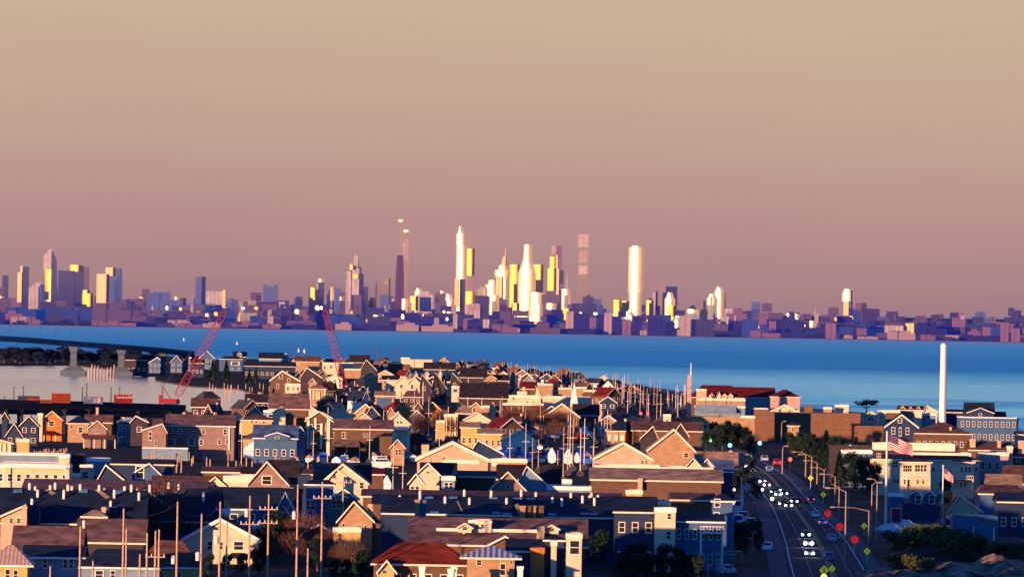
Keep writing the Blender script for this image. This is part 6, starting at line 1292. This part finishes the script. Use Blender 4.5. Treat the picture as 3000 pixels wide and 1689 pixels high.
CO = mat('container_orange_red', (.27,.035,.012), .6, .25, .5, .2, 0, ('X', 1.4, .35)); CR = mat('container_crimson', (.2,.008,.015), .6, .2, .5, .2, 0, ('X', 1.4, .2)); CB = mat('container_blue', (.1,.12,.26), .6, .35, .4); CD = mat('container_navy', (.03,.03,.08), .6, .3, .5)
container('orange red container standing highest on the trestle bridge', 655, 890, 820, 942, CO); container('blue container with faded pink and white patches on the trestle', 1058, 1300, 862, 950, CB, [('painted_patch',(.5,.68,.2,.75),W['steel']),('painted_patch',(.72,.88,.2,.85),W['pink']),('painted_patch',(.2,.45,.6,.85),W['mauve'])])
o, w_, h = container('crimson container with a short line of white lettering', 1440, 1670, 836, 945, CR)
# the lettering is too soft in the photo to read: a short word-like run of strokes
ltr = MB(); x = -w_*.72; rl_ = random.Random(3)
for i in range(9):
    lw = rl_.uniform(.32,.5); hh = .95 if i == 0 else rl_.choice((.6,.6,.75))
    ltr.box(x,x+.13,-1.31,-1.27,h*.55,h*.55+hh); ltr.box(x+.13,x+lw,-1.31,-1.27,h*.55+hh-.16,h*.55+hh)
    if i % 2: ltr.box(x+.13,x+lw,-1.31,-1.27,h*.55,h*.55+.15)
    x += lw+.22
ltr.build('lettering', mat('container_lettering', (.75,.5,.55), .6, .1, 1), o)
container('long dark navy container with a dull red patch at the view edge', 232, 500, 852, 940, CD, [('painted_patch',(.45,.95,.35,.7),CO)]); container('low rust red bin between two containers on the trestle', 505, 655, 900, 945, CO)
LM_ = MB().tube([(0,0,0),(0,0,11),(0,0,11.6)], [.13,.09,.3], 6).mesh('trestle_lamp', DKMET)
for x, y0_ in [(162,745),(282,738),(1025,755),(1080,705),(1387,760),(1495,745),(45,860)]:
    a = wpt('B0', x, 950, bd); z_ = wpt('B0', x, y0_, bd).z - a.z; o = link('post_lamp', LM_, None, (a.x, bd+4, a.z)); o.scale = (1.4,1.4,z_/11.6); tag(o, 'dark post lamp standing on the trestle among the containers', 'lamp', 'post lamps on the trestle')
for i, x in enumerate(range(-60, 2450, 190)):
    D = depth(S('B0', x, 600)[1]); y = 130 + x*.083; a = wpt('B0', x, y, D); o = link('bridge_lamp', LM_, None, (a.x, D, a.z)); o.scale = (1,1,.75); tag(o, 'thin lamp post on the parapet of the high bridge', 'lamp', 'lamp posts of the high bridge')
# ------------------------------------------------------------------ boats on stands, bay lights
WRAP = mat('white_shrink_wrap', (.75,.8,.85), .4, .15, .8, .4); WRAPB = mat('blue_tarpaulin', (.03,.12,.5), .6, .2, .8)
def boat(label, t, x0, x1, yb, yt, m=None, kind='cruiser', name='cabin_cruiser'):
    m = m or HULLM; p_ = gpt(t, (x0+x1)/2, yb); k_ = p_.y/F; w_ = (S(t,x1,yb)[0]-S(t,x0,yb)[0])*k_/2; h = (S(t,x0,yb)[1]-S(t,x0,yt)[1])*k_
    o = empty(name, p_, label, 'boat'); z0 = h*.12
    for s_ in (-.6,.6): MB().tube([(w_*s_,.5,-.1),(w_*s_*.8,.5,z0+.5)], .12, 5).build('stand', DKMET, o)
    sec = []
    for i in range(6):
        tt = i/5; y = -1.5+7*tt; wd = w_*(1-.85*max(0,(tt-.5)*2)**2)
        sec.append([(-wd,y,h*.42+z0),(-wd*.9,y,h*.1+z0),(0,y,z0),(wd*.9,y,h*.1+z0),(wd,y,h*.42+z0)])
    MB().loft(sec).build('hull', m, o)
    if kind == 'wrap':
        MB().loft([[(-w_*.98*f_,y,h*.4+z0),(-w_*.93*f_,y,h*.66),(-w_*.2*f_,y,h*.98),(w_*.1*f_,y,h),(w_*.93*f_,y,h*.6),(w_*.98*f_,y,h*.4+z0)] for y,f_ in ((-1.5,1),(0,1),(3,1),(5.5,.3))]).build('wrap', m, o)
    else:
        MB().fr(-w_*.75,w_*.75,-1,3,h*.42+z0,-w_*.55,w_*.55,-.3,2.6,h*.75).build('cabin', m, o)
        MB().box(-w_*.55,w_*.55,-1.05,-.72,h*.55,h*.68).build('windscreen', GLASS, o)
        MB().box(-w_*.5,w_*.5,-.6,2.2,h*.86,h*.9).build('flybridge_roof', m, o)
        for s_ in (-.45,.45): MB().tube([(w_*s_,-.4,h*.74),(w_*s_,-.4,h*.87)], .06, 5).build('roof_post', METAL, o)
        MB().tube([(0,.5,h*.9),(0,.5,h*1.05)], .05, 5).build('antenna', METAL, o)
    return o
boat('large boat shrink wrapped in white on stands beside the blue house','C1',350,532,405,225,WRAP,'wrap','wrapped_boat')
boat('white cabin cruiser with a dark cockpit next to the wrapped boat','C1',505,718,405,212)
boat('boat under a bright blue tarpaulin with a dark opening','C1',722,858,400,232,WRAPB); boat('low blue and white motorboat on the marina stand','C1',865,985,400,290,WRAPB)
boat('small white runabout by the pale tall mast','C1',985,1070,400,320); boat('cream lit cabin boat with a raised wheelhouse before the terrace house','C1',1205,1325,455,335)
boat('white open cruiser with a dark windscreen slot near the small tan gable','C1',1505,1695,480,340); boat('white wrapped hull by the dark red low roof','C1',1485,1592,740,545,WRAP,'wrap','wrapped_boat'); boat('round white wrapped bow between two masts','C1',1605,1690,700,530,WRAP,'wrap','wrapped_boat')
boat('white upright wrapped boat in front of the brown shop roof','C2',472,522,690,515,WRAP,'wrap','wrapped_boat'); boat('blue upright wrapped boat in front of the brown shop roof','C2',530,585,690,515,mat('pale_blue_wrap',(.12,.3,.65),.5,.15,.8),'wrap','wrapped_boat')
boat('white boat with an arched wrap by the mast thicket','C2',1250,1325,440,280,WRAP,'wrap','wrapped_boat'); boat('broad white wrapped hull before the mast thicket','C2',1395,1475,450,290,WRAP,'wrap','wrapped_boat'); boat('white wrapped stern past the broad wrapped hull','C2',1490,1540,430,320,WRAP,'wrap','wrapped_boat'); boat('pale blue boat at the end of the storage row','C2',1560,1650,440,320,WRAPB)
boat('cream motor yacht with a long swooping deck by the inlet','B1',2150,2380,1000,830,None,'cruiser','motor_yacht')
for t,x,y,lb in [('B0',2312,150,'brightest white spark boat on the far bay'),('B1',405,200,'white spark boat beyond the navy gabled house'),('B1',1180,290,'first of two close spark boats near the dark spires'),('B1',1252,300,'second of two close spark boats near the dark spires')]:
    p_ = gpt(t, x, y+12); o = empty('sailing_boat', p_, lb, 'boat'); k_ = p_.y/F
    o.scale = (.38,.38,.4); MB().loft([[(-3,-1,1.5),(0,-1,-.6),(3,-1,1.5)],[(-3,3,1.5),(0,3,-.6),(3,3,1.5)]]).build('hull', HULLM, o); MB().add([(-2.2,0,1.6),(1.8,0,1.6),(-.5,0,9.5),(-2.2,.2,1.6),(1.8,.2,1.6),(-.5,.2,9.5)],[(0,1,2),(5,4,3),(0,3,4,1),(1,4,5,2),(2,5,3,0)]).build('sail', mat('white_sail',(.85,.85,.85),.6,.05,.5), o)

# small laid-up boats packed between the masts
def laidup(m, n):
    mb = MB(); mb.loft([[(-1.1*f_,y,1.5),(-.95*f_,y,.7),(0,y,.45),(.95*f_,y,.7),(1.1*f_,y,1.5)] for y,f_ in ((-2,1),(0,1),(2,.9),(3.6,.2))])
    return mb.mesh('hull', HULLM), MB().loft([[(-1.12*f_,y,1.5),(-.9*f_,y,2.0),(0,y,2.5),(.9*f_,y,2.0),(1.12*f_,y,1.5)] for y,f_ in ((-2.1,1),(0,1),(2,.9),(3.7,.2))]).mesh('cover', m)
LU = {'white': laidup(WRAP, 0), 'blue': laidup(WRAPB, 0), 'brown': laidup(W['mauve'], 0), 'navy': laidup(W['navy'], 0)}
STM = MB().box(-.7,-.55,-1,-.8,-.1,.8).box(.55,.7,-1,-.8,-.1,.8).mesh('cradle', DKMET)
for i in range(90):
    kk = rm_.choice(['white','blue','brown','brown','navy']); t, x, y = ('C2', rm_.uniform(720,1620), rm_.uniform(300,430)) if i < 40 else ('B2', rm_.uniform(1000,2500), rm_.uniform(1300,1420)) if i < 66 else ('C1', rm_.uniform(700,1900), rm_.uniform(360,470))
    p_ = gpt(t, x, y); o = empty('laid_up_boat', p_, 'small laid up boat under a %s cover in the packed marina yard' % kk, 'boat', 'boats under %s covers in the marina yard' % kk, rm_.uniform(-.5,.5))
    link('hull', LU[kk][0], o); link('cover', LU[kk][1], o); link('cradle', STM, o); q = rm_.uniform(.7,1.25); o.scale = (q,q,q*1.1)
# sagging wires between the street poles
def wire(t0, x0, y0, t1, x1, y1, yb, sag, label):
    D = gpt(t0, x0, yb).y; a = wpt(t0, x0, y0, D); b_ = wpt(t1, x1, y1, D+3); pts = []
    for i in range(17): tt = i/16; q = a.lerp(b_, tt); q.z -= sag*4*tt*(1-tt); pts.append(q)
    o = MB().tube(pts, .035, 4).build('overhead_wire', DKMET); tag(o, label, 'wire', 'dark wires sagging between the street poles')
for a in [('C0',1108,850,'C0',1595,790,1640,1.2),('C0',1595,790,'C0',1815,890,1640,.7),('C0',1815,900,'C1',128,785,1640,.8),('C1',128,790,'C1',397,735,1560,.9),('C1',397,975,'C1',567,840,1540,.6),('C1',567,720,'C1',828,625,1520,.8),('C1',567,965,'C1',828,700,1520,1.),('C1',828,640,'C1',1052,610,1540,.8),('C1',1052,740,'C1',1243,600,1470,.6),('C0',718,1000,'C0',1108,880,1640,1.2),('C0',1400,1270,'C0',1815,1000,1640,.9)]:
    wire(*a, 'thin dark wire sagging between the tall street poles')
# ------------------------------------------------------------------ vehicles
CW = {k: mat(k + '_car_paint', c, .3, .08, .8, .5) for k, c in dict(white=(.7,.7,.7), silver=(.4,.42,.46), red=(.35,.02,.02), blue=(.05,.12,.3), black=(.02,.02,.03), lime=(.35,.6,.2), wine=(.12,.02,.04)).items()}
HEAD = emat('headlight_lit', (1,.97,.88), 60); TAIL = emat('tail_light_lit', (1,.06,.05), 3.5); HEADC = emat('cool_headlight_lit', (.8,.95,1), 60); AMB = emat('amber_lamp_lit', (1,.55,.15), 25)
def car_mesh():
    prof = [(-2.2,.35),(-2.2,.85),(-1.35,1.0),(-.75,1.5),(.9,1.52),(1.75,1.05),(2.2,.98),(2.25,.4)]
    mb = MB(); mb.loft([[(x*(1 if z < 1.1 else .84), y, z) for y, z in prof] for x in (-.88, .88)]); return mb
BODY = {}
WIN = MB().add([(-.66,-1.33,1.03),(.66,-1.33,1.03),(.6,-.8,1.46),(-.6,-.8,1.46)],[(0,1,2,3)]).add([(-.66,1.72,1.1),(.66,1.72,1.1),(.6,.95,1.47),(-.6,.95,1.47)],[(3,2,1,0)]).box(-.79,.79,-.9,1.2,1.08,1.42).mesh('window', GLASS)
WHL = MB().tube([(-.12,0,0),(.12,0,0)], [.34,.34], 12).mesh('tyre', DKMET); RIM = MB().tube([(-.13,0,0),(.13,0,0)], [.18,.18], 8).mesh('rim', METAL)
LAMP = lambda m, r: MB().tube([(0,-.06,0),(0,.02,0)], [r,r], 10).mesh('lamp', m)
HL, HLC, TL, LO = LAMP(HEAD,.2), LAMP(HEADC,.2), LAMP(TAIL,.13), LAMP(CW['silver'],.13)
def car(label, t, x, y, col='black', facing=1, lights='head', s_=1., group=None, rz=None, glow=1., name='car', tall=1.):
    """facing 1: nose towards the viewer"""
    p_ = gpt(t, x, y)
    if rz is None:
        i = min(range(len(RL)-1), key=lambda i: abs((RL[i][1]) - p_.y)); rz = -math.degrees(math.atan2(RL[i+1][0]-RL[i][0], RL[i+1][1]-RL[i][1]))
    o = empty(name, (p_.x, p_.y, .03), label, name.replace('_', ' '), group, math.radians(rz + (0 if facing > 0 else 180))); o.scale = (s_, s_, s_*tall)
    key = (col,)
    if key not in BODY: BODY[key] = car_mesh().mesh('body', CW[col])
    link('body', BODY[key], o); link('window', WIN, o)
    for x_ in (-.82,.82):
        for y_ in (-1.4,1.4): w_ = link('wheel', WHL, o, (x_,y_,.34)); link('rim', RIM, w_)
    for x_ in (-.66,.66):
        h_ = link('headlight', {'head': HL, 'cool': HLC}.get(lights, LO), o, (x_,-2.22,.72)); h_.scale = (glow*.8,1,glow*.7)
        link('tail_light', TL if lights == 'tail' or lights in ('head','cool') else LO, o, (x_,2.27,.82)).rotation_euler.z = math.pi
    return o
for i,(x,y,l,g_) in enumerate([(1220,1000,'cool',1.6),(1250,1100,'head',2.2),(1262,1215,'head',1.6)]):
    car(['farthest of three cars with blazing headlights nearest the bottom','middle of three cars with blazing headlights, the brightest','nearest car with blazing headlights on the main road'][i],'G',x,y,['black','silver','silver'][i],1,l,glow=g_)
for i,(x,y,l,g_,cl) in enumerate([(720,380,'head',1.8,'black'),(770,420,'head',1.7,'black'),(850,500,'amber',1.4,'black'),(895,480,'cool',1.7,'black'),(900,530,'head',1.5,'white'),(970,520,'head',1.4,'black'),(950,640,'cool',1.5,'black'),(1020,660,'head',1.6,'black'),(1085,610,'head',1.5,'black')]):
    car(['first lit car at the head of the far queue','second lit car in the far queue','car with amber glow in the far queue','cool white lit car in the middle of the queue','white car with warm headlights in the queue','lit car a lane over in the queue','blue tinged lit car near the queue end','nearest lit car of the queue, beams on the wet road','yellow lit car closing the queue'][i],'G',x,y,cl,1,l if l != 'amber' else 'head',glow=g_)
car('dark sport utility car with red tail lights driving away','G',1278,600,'wine',-1,'tail',tall=1.2,glow=1); car('white car with a dark rear window driving away','G',1335,770,'white',-1,'off'); car('car with rosy bumper driving behind the white car','G',1410,860,'silver',-1,'tail'); car('silver car alone by the third red signal','G',1525,1045,'silver',-1,'off'); car('dim blue car near the bottom yellow signs','G',1485,1255,'blue',-1,'off')
car('red car at the top of the queue turning in','G',1150,610,'red',-1,'off',rz=35); car('parked white and blue car beside the planted verge','G',775,1150,'white',1,'off',1.1)
car('white car beside the queue head under the road signs','G',800,245,'white',1,'off',1.1); car('pale car on the far lane above the queue','G',745,120,'silver',1,'off',1.2); car('pink tinged parked car by the two bright lamps','G',560,250,'white',1,'off',rz=40)
car('red vehicle passing under the black wire pole','G',890,170,'red',-1,'tail',1.3)
car('pale sedan parked broadside below the big flagpole','C4',640,1060,'white',1,'off',1.3,rz=75); car('second pale sedan parked broadside under the red and blue banner','C4',770,1020,'white',1,'off',1.3,rz=80); car('dim parked car at the side road by the lower black trees','G',300,1420,'silver',1,'off',1.1,rz=20)
for lb,x,y,c_,tl in [('lime green work van parked among the pale trucks',580,930,'lime',1.5),('white box truck parked nearest the balcony condo',425,760,'white',1.9),('second white truck parked below the box truck',440,905,'white',1.6),('wide white van below the lime green van',585,1040,'white',1.5),('silver van tucked behind the lime green van',495,850,'silver',1.5)]:
    car(lb,'G',x,y,c_,1,'off',1.25,name='parked_van',rz=0,tall=tl)
for t,x,y,lb in [('B3',65,1230,'first far headlight car on the beach road'),('B3',105,1270,'second far headlight car on the beach road'),('B3',150,1310,'third far headlight car on the beach road'),('B3',225,1330,'lone far headlight car beside the queue')]:
    car(lb,t,x,y,'black',1,'head',glow=2.2)
# ------------------------------------------------------------------ street lamps, signals, signs, flags
def street_lamp(label, t, x, yb, yt, dirx=-1, group=None, arm=3.2, lit_=None):
    p_ = gpt(t, x, yb); k_ = p_.y/F; z = (S(t,x,yb)[1]-S(t,x,yt)[1])*k_; o = empty('street_lamp', p_, label, 'street lamp', group); r = .12*max(1,p_.y/1500)
    MB().tube([(0,0,0),(0,0,z*.5),(0,0,z-.6)], [r*1.2,r,r*.8], 8).build('pole', LAMPM, o); MB().tube([(0,0,z-.7),(dirx*arm*.4,0,z-.1),(dirx*arm,0,z)], [r*.7,r*.6,r*.5], 6).build('arm', LAMPM, o)
    MB().fr(dirx*arm-.5,dirx*arm+.5,-.2,.2,z-.16,dirx*arm-.4,dirx*arm+.4,-.16,.16,z+.1).build('lamp_head', LAMPM, o)
    return o
for i,(x,yb,yt) in enumerate([(1285,330,40),(1218,300,10),(1430,420,190),(1350,380,110),(1555,620,265),(1480,500,240),(1668,1380,425),(1600,760,380)]):
    street_lamp(['second','first','fourth','third','seventh','fifth','tallest and nearest','sixth'][i] + ' of the curved arm street lamps stepping down the road','G',x,yb,yt,-1)
street_lamp('street lamp with a long drooping arm over the verge','C4',445,1180,820,-1,None,7); street_lamp('double headed cool street lamp beside the road','G',1712,820,460,-1,None,1.2); street_lamp('pale lamp pole in front of the dark stand','C4',470,1080,590,1,None,1.6); street_lamp('dim lamp pole crossed by a blue glow','C4',517,1120,560,-1,None,1.6)
street_lamp('tall pink lit lamp post at the blue office edge','C4',200,560,300,1,None,1); street_lamp('second pink lit lamp post near the blue office','C4',120,520,350,1,None,1)
street_lamp('curved lamp at the lower black grove with a lit head','C3',845,1440,1210,1,None,5); street_lamp('short lamp behind the curved grove lamp','C3',940,1440,1240,1,None,2.5); street_lamp('red painted lamp with a bent top at the junction','G',605,200,40,-1,None,1.6); street_lamp('blue banner lamp before the blue condo','C3',685,1350,1060,1,None,.8)
street_lamp('tall tan pole by the brown brick wall','B3',2100,1440,1170,1,None,1); street_lamp('tan twin pole beside the pyramid roof booth','B3',2215,1440,1260,1,None,1); street_lamp('black wire pole at the junction bend','G',950,260,-60,1,None,1)
REDS = emat('red_signal_face', (.75,.02,.01), .55)  # faint emission painted into the red disc face
for x,y,lb in [(75,875,'red round roadside signal disc, farthest of three'),(185,995,'red round roadside signal disc in the middle of three'),(318,1110,'red round roadside signal disc, nearest of three')]:
    p_ = gpt('C4', x, y+110); k_ = p_.y/F; z = 110*.32345*k_; o = empty('signal_disc', p_, lb, 'signal'); MB().tube([(0,0,0),(0,0,z)], .07, 6).build('post', METAL, o)
    MB().tube([(0,-.16,z),(0,-.06,z)], [.74,.74], 18).build('disc', REDS, o); MB().tube([(0,-.06,z),(0,.06,z)], [.82,.82], 18).build('rim', CW['red'], o)
for t,x,y,lb in [('G',1038,105,'small red signal disc by the far lamps'),('B3',330,1080,'first red traffic light over the beach road'),('B3',415,1085,'second red traffic light over the beach road')]:
    p_ = gpt(t, x, y+130); k_ = p_.y/F; z = 130*(.2545 if t=='G' else .2329)*k_; o = empty('traffic_light', p_, lb, 'traffic light'); MB().tube([(0,0,0),(0,0,z+.4)], .09, 6).build('post', DKMET, o)
    MB().box(-.25,.25,-.1,.2,z-.6,z+.6).build('housing', DKMET, o); MB().tube([(0,-.2,z+.25),(0,-.11,z+.25)], [.55,.55], 12).build('lens', emat('red_light_lit',(1,.05,.04),4), o)
GRN = emat('green_light_lit', (.15,1,.65), 5)
for t,x,y,lb in [('C3',865,205,'green traffic light with a yellow tinge among the dark trees'),('C3',1045,250,'faint green traffic light in the dark tree belt'),('C3',1315,230,'bright green traffic light before the blue car park'),('B3',155,1300,'green light at the end of the beach road cars')]:
    p_ = gpt(t, x, y+100); k_ = p_.y/F; z = 100*(.32345 if t[0]=='C' else .2329)*k_; o = empty('traffic_light', p_, lb, 'traffic light'); MB().tube([(0,0,0),(0,0,z+.4)], .09, 6).build('post', DKMET, o)
    MB().box(-.25,.25,-.1,.2,z-.6,z+.6).build('housing', DKMET, o); MB().tube([(0,-.22,z-.25),(0,-.11,z-.25)], [.6,.6], 12).build('lens', GRN, o)
for t,x,y,lb,s_ in [('G',535,185,'cool white lit globe lamp near the peach hall',1.),('G',595,185,'warm white lit globe lamp near the peach hall',1.3),('G',395,450,'small warm lamp beside the corner shop flag',.6),('C3',710,1085,'tiny porch lamp glowing on the blue condo',.5),('G',832,555,'orange lit lamp at the kerb by the queue',1.),('G',720,450,'small pinkish lamp at the tail of the queue',.7)]:
    p_ = gpt(t, x, y+60); k_ = p_.y/F; z = 60*.28*k_; o = empty('globe_lamp', p_, lb, 'lamp'); MB().tube([(0,0,0),(0,0,z)], .07, 6).build('post', DKMET, o); r = .38*s_
    MB().tube([(0,0,z-r),(0,0,z-r*.5),(0,0,z+r*.5),(0,0,z+r)], [r*.4,r,r,r*.4], 10).build('globe', AMB if 'orange' in lb else HEADC if 'cool' in lb else HEAD, o)
SIGNY = emat('fluorescent_sign_face', (.5,.62,.02), .28); SIGNK = mat('sign_black', (.01,.01,.01), .6, .1, 1)  # sign face painted with a faint glow of its own, though no lamp
def diamond(label, t, x, y, down, s_=1.):
    p_ = gpt(t, x, y+down); k_ = p_.y/F; z = down*(.32345 if t[0]=='C' else .2545)*k_; o = empty('crossing_sign', p_, label, 'sign'); MB().tube([(0,.06,0),(0,.06,z+.3)], .06, 6).build('post', METAL, o)
    r = .66*s_; MB().add([(-r,0,z),(0,0,z-r),(r,0,z),(0,0,z+r),(-r,.04,z),(0,.04,z-r),(r,.04,z),(0,.04,z+r)], [(0,1,2,3),(7,6,5,4),(0,4,5,1),(1,5,6,2),(2,6,7,3),(3,7,4,0)]).build('face', SIGNY, o)
    q = .3*s_; MB().tube([(0,-.03,z+q*.8),(0,-.01,z+q*.8)], [q*.3,q*.3], 8).add([(-q*.35,-.02,z+q*.45),(q*.35,-.02,z+q*.45),(q*.2,-.02,z-q*.2),(q*.45,-.02,z-q*1.1),(q*.15,-.02,z-q*1.1),(0,-.02,z-q*.4),(-q*.25,-.02,z-q*1.1),(-q*.5,-.02,z-q*1.1),(-q*.25,-.02,z-q*.2)], [(0,8,7,6,5,4,3,2,1)]).build('walking_figure', SIGNK, o)
    return o
for a in [('yellow green crossing sign farthest up the road','G',1275,310,120,1.1),('yellow green crossing sign by the sixth lamp','G',1420,500,110,1.1),('yellow green crossing sign on the verge below the double lamp','C4',405,985,90,1.),('yellow green crossing sign standing alone on the grass','C4',432,1215,100,1.),('largest yellow green crossing sign at the bottom','C4',42,1388,90,1.3),('slim yellow green crossing sign beside the largest one','C4',116,1372,90,.9)]: diamond(*a)
p_ = gpt('C4',40,1560); o = empty('kerb_flasher', p_, 'bright yellow flashing beacon at the foot of the largest crossing sign', 'beacon'); MB().tube([(0,0,0),(0,0,1.6)], .07, 6).build('post', METAL, o); MB().tube([(0,-.1,2.0),(0,.1,2.0)], [.5,.5], 12).build('lens', emat('yellow_beacon_lit',(1,.95,.1),3), o)
# banner and sign panels
BRED = mat('banner_crimson', (.32,.01,.03), .6, .2, 1); BBLU = mat('banner_navy', (.01,.01,.16), .6, .1, 1); BPNK = mat('sign_pink', (.8,.2,.45), .6, .1, 1)
def panel_sign(name, label, t, x0, x1, y0, y1, yb, cat='sign'):
    p_ = gpt(t, (x0+x1)/2, yb); k_ = p_.y/F*.32345; w_ = (x1-x0)/2*k_; z0, z1 = (yb-y1)*k_, (yb-y0)*k_; o = empty(name, p_, label, cat)
    for s_ in (-1,1): MB().tube([(s_*w_,.1,-.1),(s_*w_,.1,z1)], .08, 6).build('post', METAL, o)
    return o, w_, z0, z1
o, w_, z0, z1 = panel_sign('banner_sign','tall crimson and navy banner board in a pale frame beside the big flagpole','C4',648,740,818,968,1040)
MB().box(-w_,w_,0,.06,z0,z1).build('frame_panel', W['pink'], o); h = z1-z0
MB().box(-w_*.84,w_*.84,-.05,-.01,z0+h*.36,z1-h*.1).build('crimson_field', BRED, o); MB().box(-w_*.84,w_*.84,-.05,-.01,z0+h*.14,z0+h*.36).build('navy_field', BBLU, o)
MB().tube([(w_*.1,-.08,z0+h*.6),(w_*.1,-.06,z0+h*.6)], [w_*.38,w_*.38], 14).build('round_emblem', mat('emblem_magenta',(.3,.01,.18),.6,.1,1), o)
o, w_, z0, z1 = panel_sign('billboard','low pink and navy sign board with a white sill near the second flagpole','C4',1078,1230,920,992,1090)
h = z1-z0; MB().box(-w_,0,0,.06,z0+h*.2,z1).build('crimson_field', BRED, o); MB().box(0,w_,0,.06,z0+h*.2,z1-h*.05).build('navy_field', BBLU, o); MB().tube([(-w_*.5,-.05,z0+h*.62),(-w_*.5,-.01,z0+h*.62)], [h*.33,h*.33], 12).build('pink_emblem', BPNK, o); MB().box(-w_,w_,-.1,.1,z0,z0+h*.17).build('sill', TRIM, o)
MB().box(w_*.1,w_*.8,-.04,-.01,z0+h*.58,z0+h*.63).build('blue_stripe', mat('stripe_blue',(.02,.05,.5),.6,.1,1), o)
# flags
FR_ = mat('flag_red', (.42,.05,.07), .8, .15, 1); FW_ = mat('flag_white', (.78,.66,.62), .8, .1, 1); FB_ = mat('flag_navy', (.05,.03,.1), .8, .15, 1)
def flag(label, t, x, yb, yt, fw, fh, droop, r=.2):
    p_ = gpt(t, x, yb); k_ = p_.y/F; s0 = .32345 if t[0]=='C' else .2329 if t[0]=='B' else .2545; z = (S(t,x,yb)[1]-S(t,x,yt)[1])*k_
    o = empty('flagpole', p_, label + ' pole', 'flagpole'); MB().tube([(0,0,0),(0,0,z)], [r*1.2,r*.7], 8).build('pole', METAL, o); MB().tube([(0,0,z),(0,0,z+.25),(0,0,z+.5)], [.12,.28,.1], 8).build('finial', METAL, o)
    fo = empty('flag', (p_.x, p_.y, z-.4), label, 'flag'); n = 14; W0, H0 = fw*s0*k_, fh*s0*k_
    def pt(u, v): return (r + u*W0*.95, math.sin(u*7+v*2)*.35*u*W0*.25, -v*H0*(.62+.1*math.sin(u*5)) - droop*u*u*H0 + math.sin(u*6+1)*.05*H0)
    for i in range(13):
        mb = MB(); u0 = .42 if i < 7 else 0
        for j in range(n):
            a, b_ = u0+(1-u0)*j/n, u0+(1-u0)*(j+1)/n; v0, v1 = i/13, (i+1)/13; mb.add([pt(a,v1),pt(b_,v1),pt(b_,v0),pt(a,v0)], [(0,1,2,3)])
        mb.build('red_stripe' if i%2==0 else 'white_stripe', FR_ if i%2==0 else FW_, fo)
    mb = MB()
    for j in range(6): a, b_ = .42*j/6, .42*(j+1)/6; mb.add([pt(a,7/13),pt(b_,7/13),pt(b_,0),pt(a,0)], [(0,1,2,3)])
    c = mb.build('canton', FB_, fo); st_ = MB()
    for i in range(5):
        for j in range(6):
            q = Vector(pt(.03+.36*(j+.5)/6, (i+.6)/5*.5)); rr4 = H0*.012
            vs = []
            for k in range(10): aa = k*math.pi/5; rd = rr4*(1.4 if k%2==0 else .6); vs.append((q.x+math.sin(aa)*rd, q.y-.06, q.z+math.cos(aa)*rd))
            st_.add(vs, [tuple(range(10))])
    s2 = st_.build('star_pattern', FW_, c)
flag('great striped flag drooping beside the white hotel','C4',600,1010,150,235,200,.45,.24)
flag('small striped flag on the flagpole before the beach cabins','C4',1115,930,455,90,130,.5,.18)
flag('striped flag above the corner shop by the road trees','G',475,640,330,110,120,.35,.14)
flag('small faded flag by the glowing pilasters','C1',918,330,100,90,60,.3,.1)
flag('tiny striped flag beside the pinkish porch house','B0',1480,1470,1330,90,50,.1,.08)
# bare second pole next to the shop flag, party walls on the condo roofs
pole('short cream pole standing next to the corner shop flagpole','G',492,640,430,'utility',None,r=.16,m=METAL)
